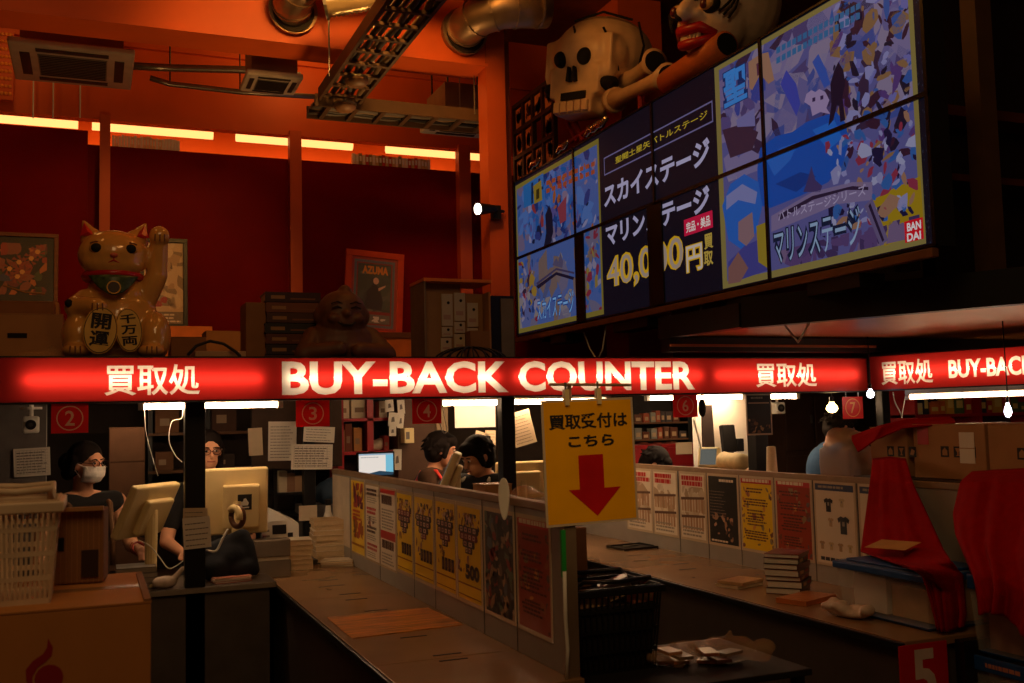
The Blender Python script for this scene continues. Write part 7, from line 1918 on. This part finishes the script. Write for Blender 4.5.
MB().box((.02, .03, 0), (w - .02, .07, a.z), black).build('stand', t); MB(Matrix.Translation((0, 0, a.z)) @ rotm('X', -8)).box((0, 0, .0), (w, .05, b.z - a.z), blackp).build('housing', t, bevel=.01); MB().box((w, .0, a.z), (w + .06, .04, a.z + .1), blackp).build('side_unit', t, bevel=.006)
q = at(772, 470, 'x', 4.0); t = thing('paper_cone', 'tall cream cone standing beside the black post with the dark poster', 'cone', (4.0, q.y, .712)); zt_ = at(771, 447, 'x', 4.0).z - .712
MB().lathe([(.065, 0), (.062, .02), (.028, zt_), (.02, zt_ + .005)], K('cone_cream', (232, 208, 168), rough=.6), 22).build('cone', t, smooth=True); MB().lathe([(.08, 0), (.08, .012)], cream, 22).build('base', t)
# booth with the 7
a = at(786, 470, 'y', 8.2); b = at(842, 405, 'y', 8.2); w = b.x - a.x; t = thing('dark_cupboard', 'dark brown cupboard at the back under the round lamp', 'cupboard', (a.x, 8.2, 0)); cb = K('cupboard_brown', (74, 50, 36), rough=.6)
MB().box((0, 0, 0), (w, .4, 1.79), cb).build('body', t)
for k in range(2):
    for j in range(3): d_ = MB().box((w * .5 * k + .012, -.015, .1 + j * .57), (w * .5 * (k + 1) - .012, 0, .62 + j * .57), cb).build('door', t, bevel=.004); MB().box((w * .5 * (k + 1) - .05, -.03, .36 + j * .57), (w * .5 * (k + 1) - .035, -.015, .44 + j * .57), steel).build('handle', d_)


def bulb(lab, px, py, Y, r_, c, s_, zc_, long=1.0):
    q_ = at(px, py, 'y', Y); t = thing('light_bulb', lab, 'lamp', q_, 0, 'bare hanging bulbs')
    MB().lathe([(.001, -r_ * 1.05 * long), (r_ * .6, -r_ * .85 * long), (r_, -r_ * .2 * long), (r_ * .85, r_ * .45 * long), (r_ * .45, r_ * 1.0 * long), (r_ * .4, r_ * 1.3 * long)], E('bulb_%d' % px, c, s_), 20).build('glass', t, smooth=True)
    MB().cyl((0, 0, r_ * 1.3 * long), (0, 0, r_ * 1.3 * long + .035), r_ * .42, blackp).build('socket', t); MB().tube([(0, 0, r_ * 1.3 * long + .03), (.003, 0, .12), (0, 0, zc_ - q_.z)], .004, blackp, 6).build('cord', t)


bulb('glowing warm round bulb hanging by the plate with the 7', 832, 408, 5.85, .042, (255, 206, 130), 9, 1.80, .8)
bulb('small cold white bulb at the corner where the signs meet', 870.5, 394, 5.45, .026, (235, 238, 255), 9, 2.1)
bulb('long cold white bulb hanging below the turned sign', 1008, 411, 4.35, .021, (240, 236, 255), 10, 2.1, 1.7)
q = at(842, 474, 'x', 3.66); o = blob_obj([('b', (-.09, -.12, .0), (.09, .12, .16)), ('e', (0, .01, .17), (.10, .125, .10)), ('e', (.0, -.09, .20), (.06, .05, .05)), ('e', (0, .07, .22), (.06, .06, .05)), ('e', (0, -.10, .08), (.09, .05, .07)), ('e', (0, .11, .08), (.09, .045, .07))], 'plastic_bag', CLEAR('cloudy_bag', (186, 156, 132), .5, .35), None, .012, 2); tag(o, 'big cloudy plastic bag before the person in the blue shirt', 'bag', (3.70, q.y, 1.27 - .02))
tag(MB().box((3.58, q.y - .2, .712), (3.85, q.y + .25, 1.248), card2).build('cardboard_box', bevel=.004), 'brown box under the cloudy plastic bag', 'box')
# shelf of colourful goods behind the turned sign
a = at(915, 412, 'y', 6.4); b = at(1040, 412, 'y', 6.4); w = b.x - a.x
t = thing('goods_shelf', 'dark red shelf of colourful goods behind the turned sign', 'shelf', (a.x, 6.4, 0)); zS = at(985, 413, 'y', 6.4).z
for x in (0, w * .5, w - .03): MB().box((x, 0, 0), (x + .03, .3, 1.78), RS).build('upright', t)
MB().box((0, .28, 0), (w, .3, 1.78), K('shelf_dark_red', (60, 18, 20), rough=.6)).build('back_panel', t)
for z in (.9, 1.22, zS): MB().box((0, -.01, z - .025), (w, .28, z), RS).build('shelf_board', t)
r = random.Random(31); x = .05; i = 0
while x < w - .12:
    bw_ = r.uniform(.05, .11); hh = r.uniform(.08, 1.76 - zS); c = [(226, 170, 60), (200, 60, 40), (90, 110, 60), (220, 200, 150), (60, 60, 70), (230, 120, 50)][r.randrange(6)]
    if abs(x + bw_ / 2 - w * .5) < bw_ / 2 + .04: x = w * .5 + .04
    tag(MB().box((0, 0, 0), (bw_, .1, hh), K('goods_%d_%d_%d' % c, c, rough=.5)).rect(bw_ * .15, hh * .25, bw_ * .85, hh * .6, flat((236, 210, 120)), 1).build('goods_box', bevel=.002), 'colourful goods box on the red shelf behind the turned sign', 'box', (a.x + x, 6.42, zS + .001), 0, 'goods on the red shelf behind the turned sign')
    x += bw_ + r.uniform(.01, .03); i += 1
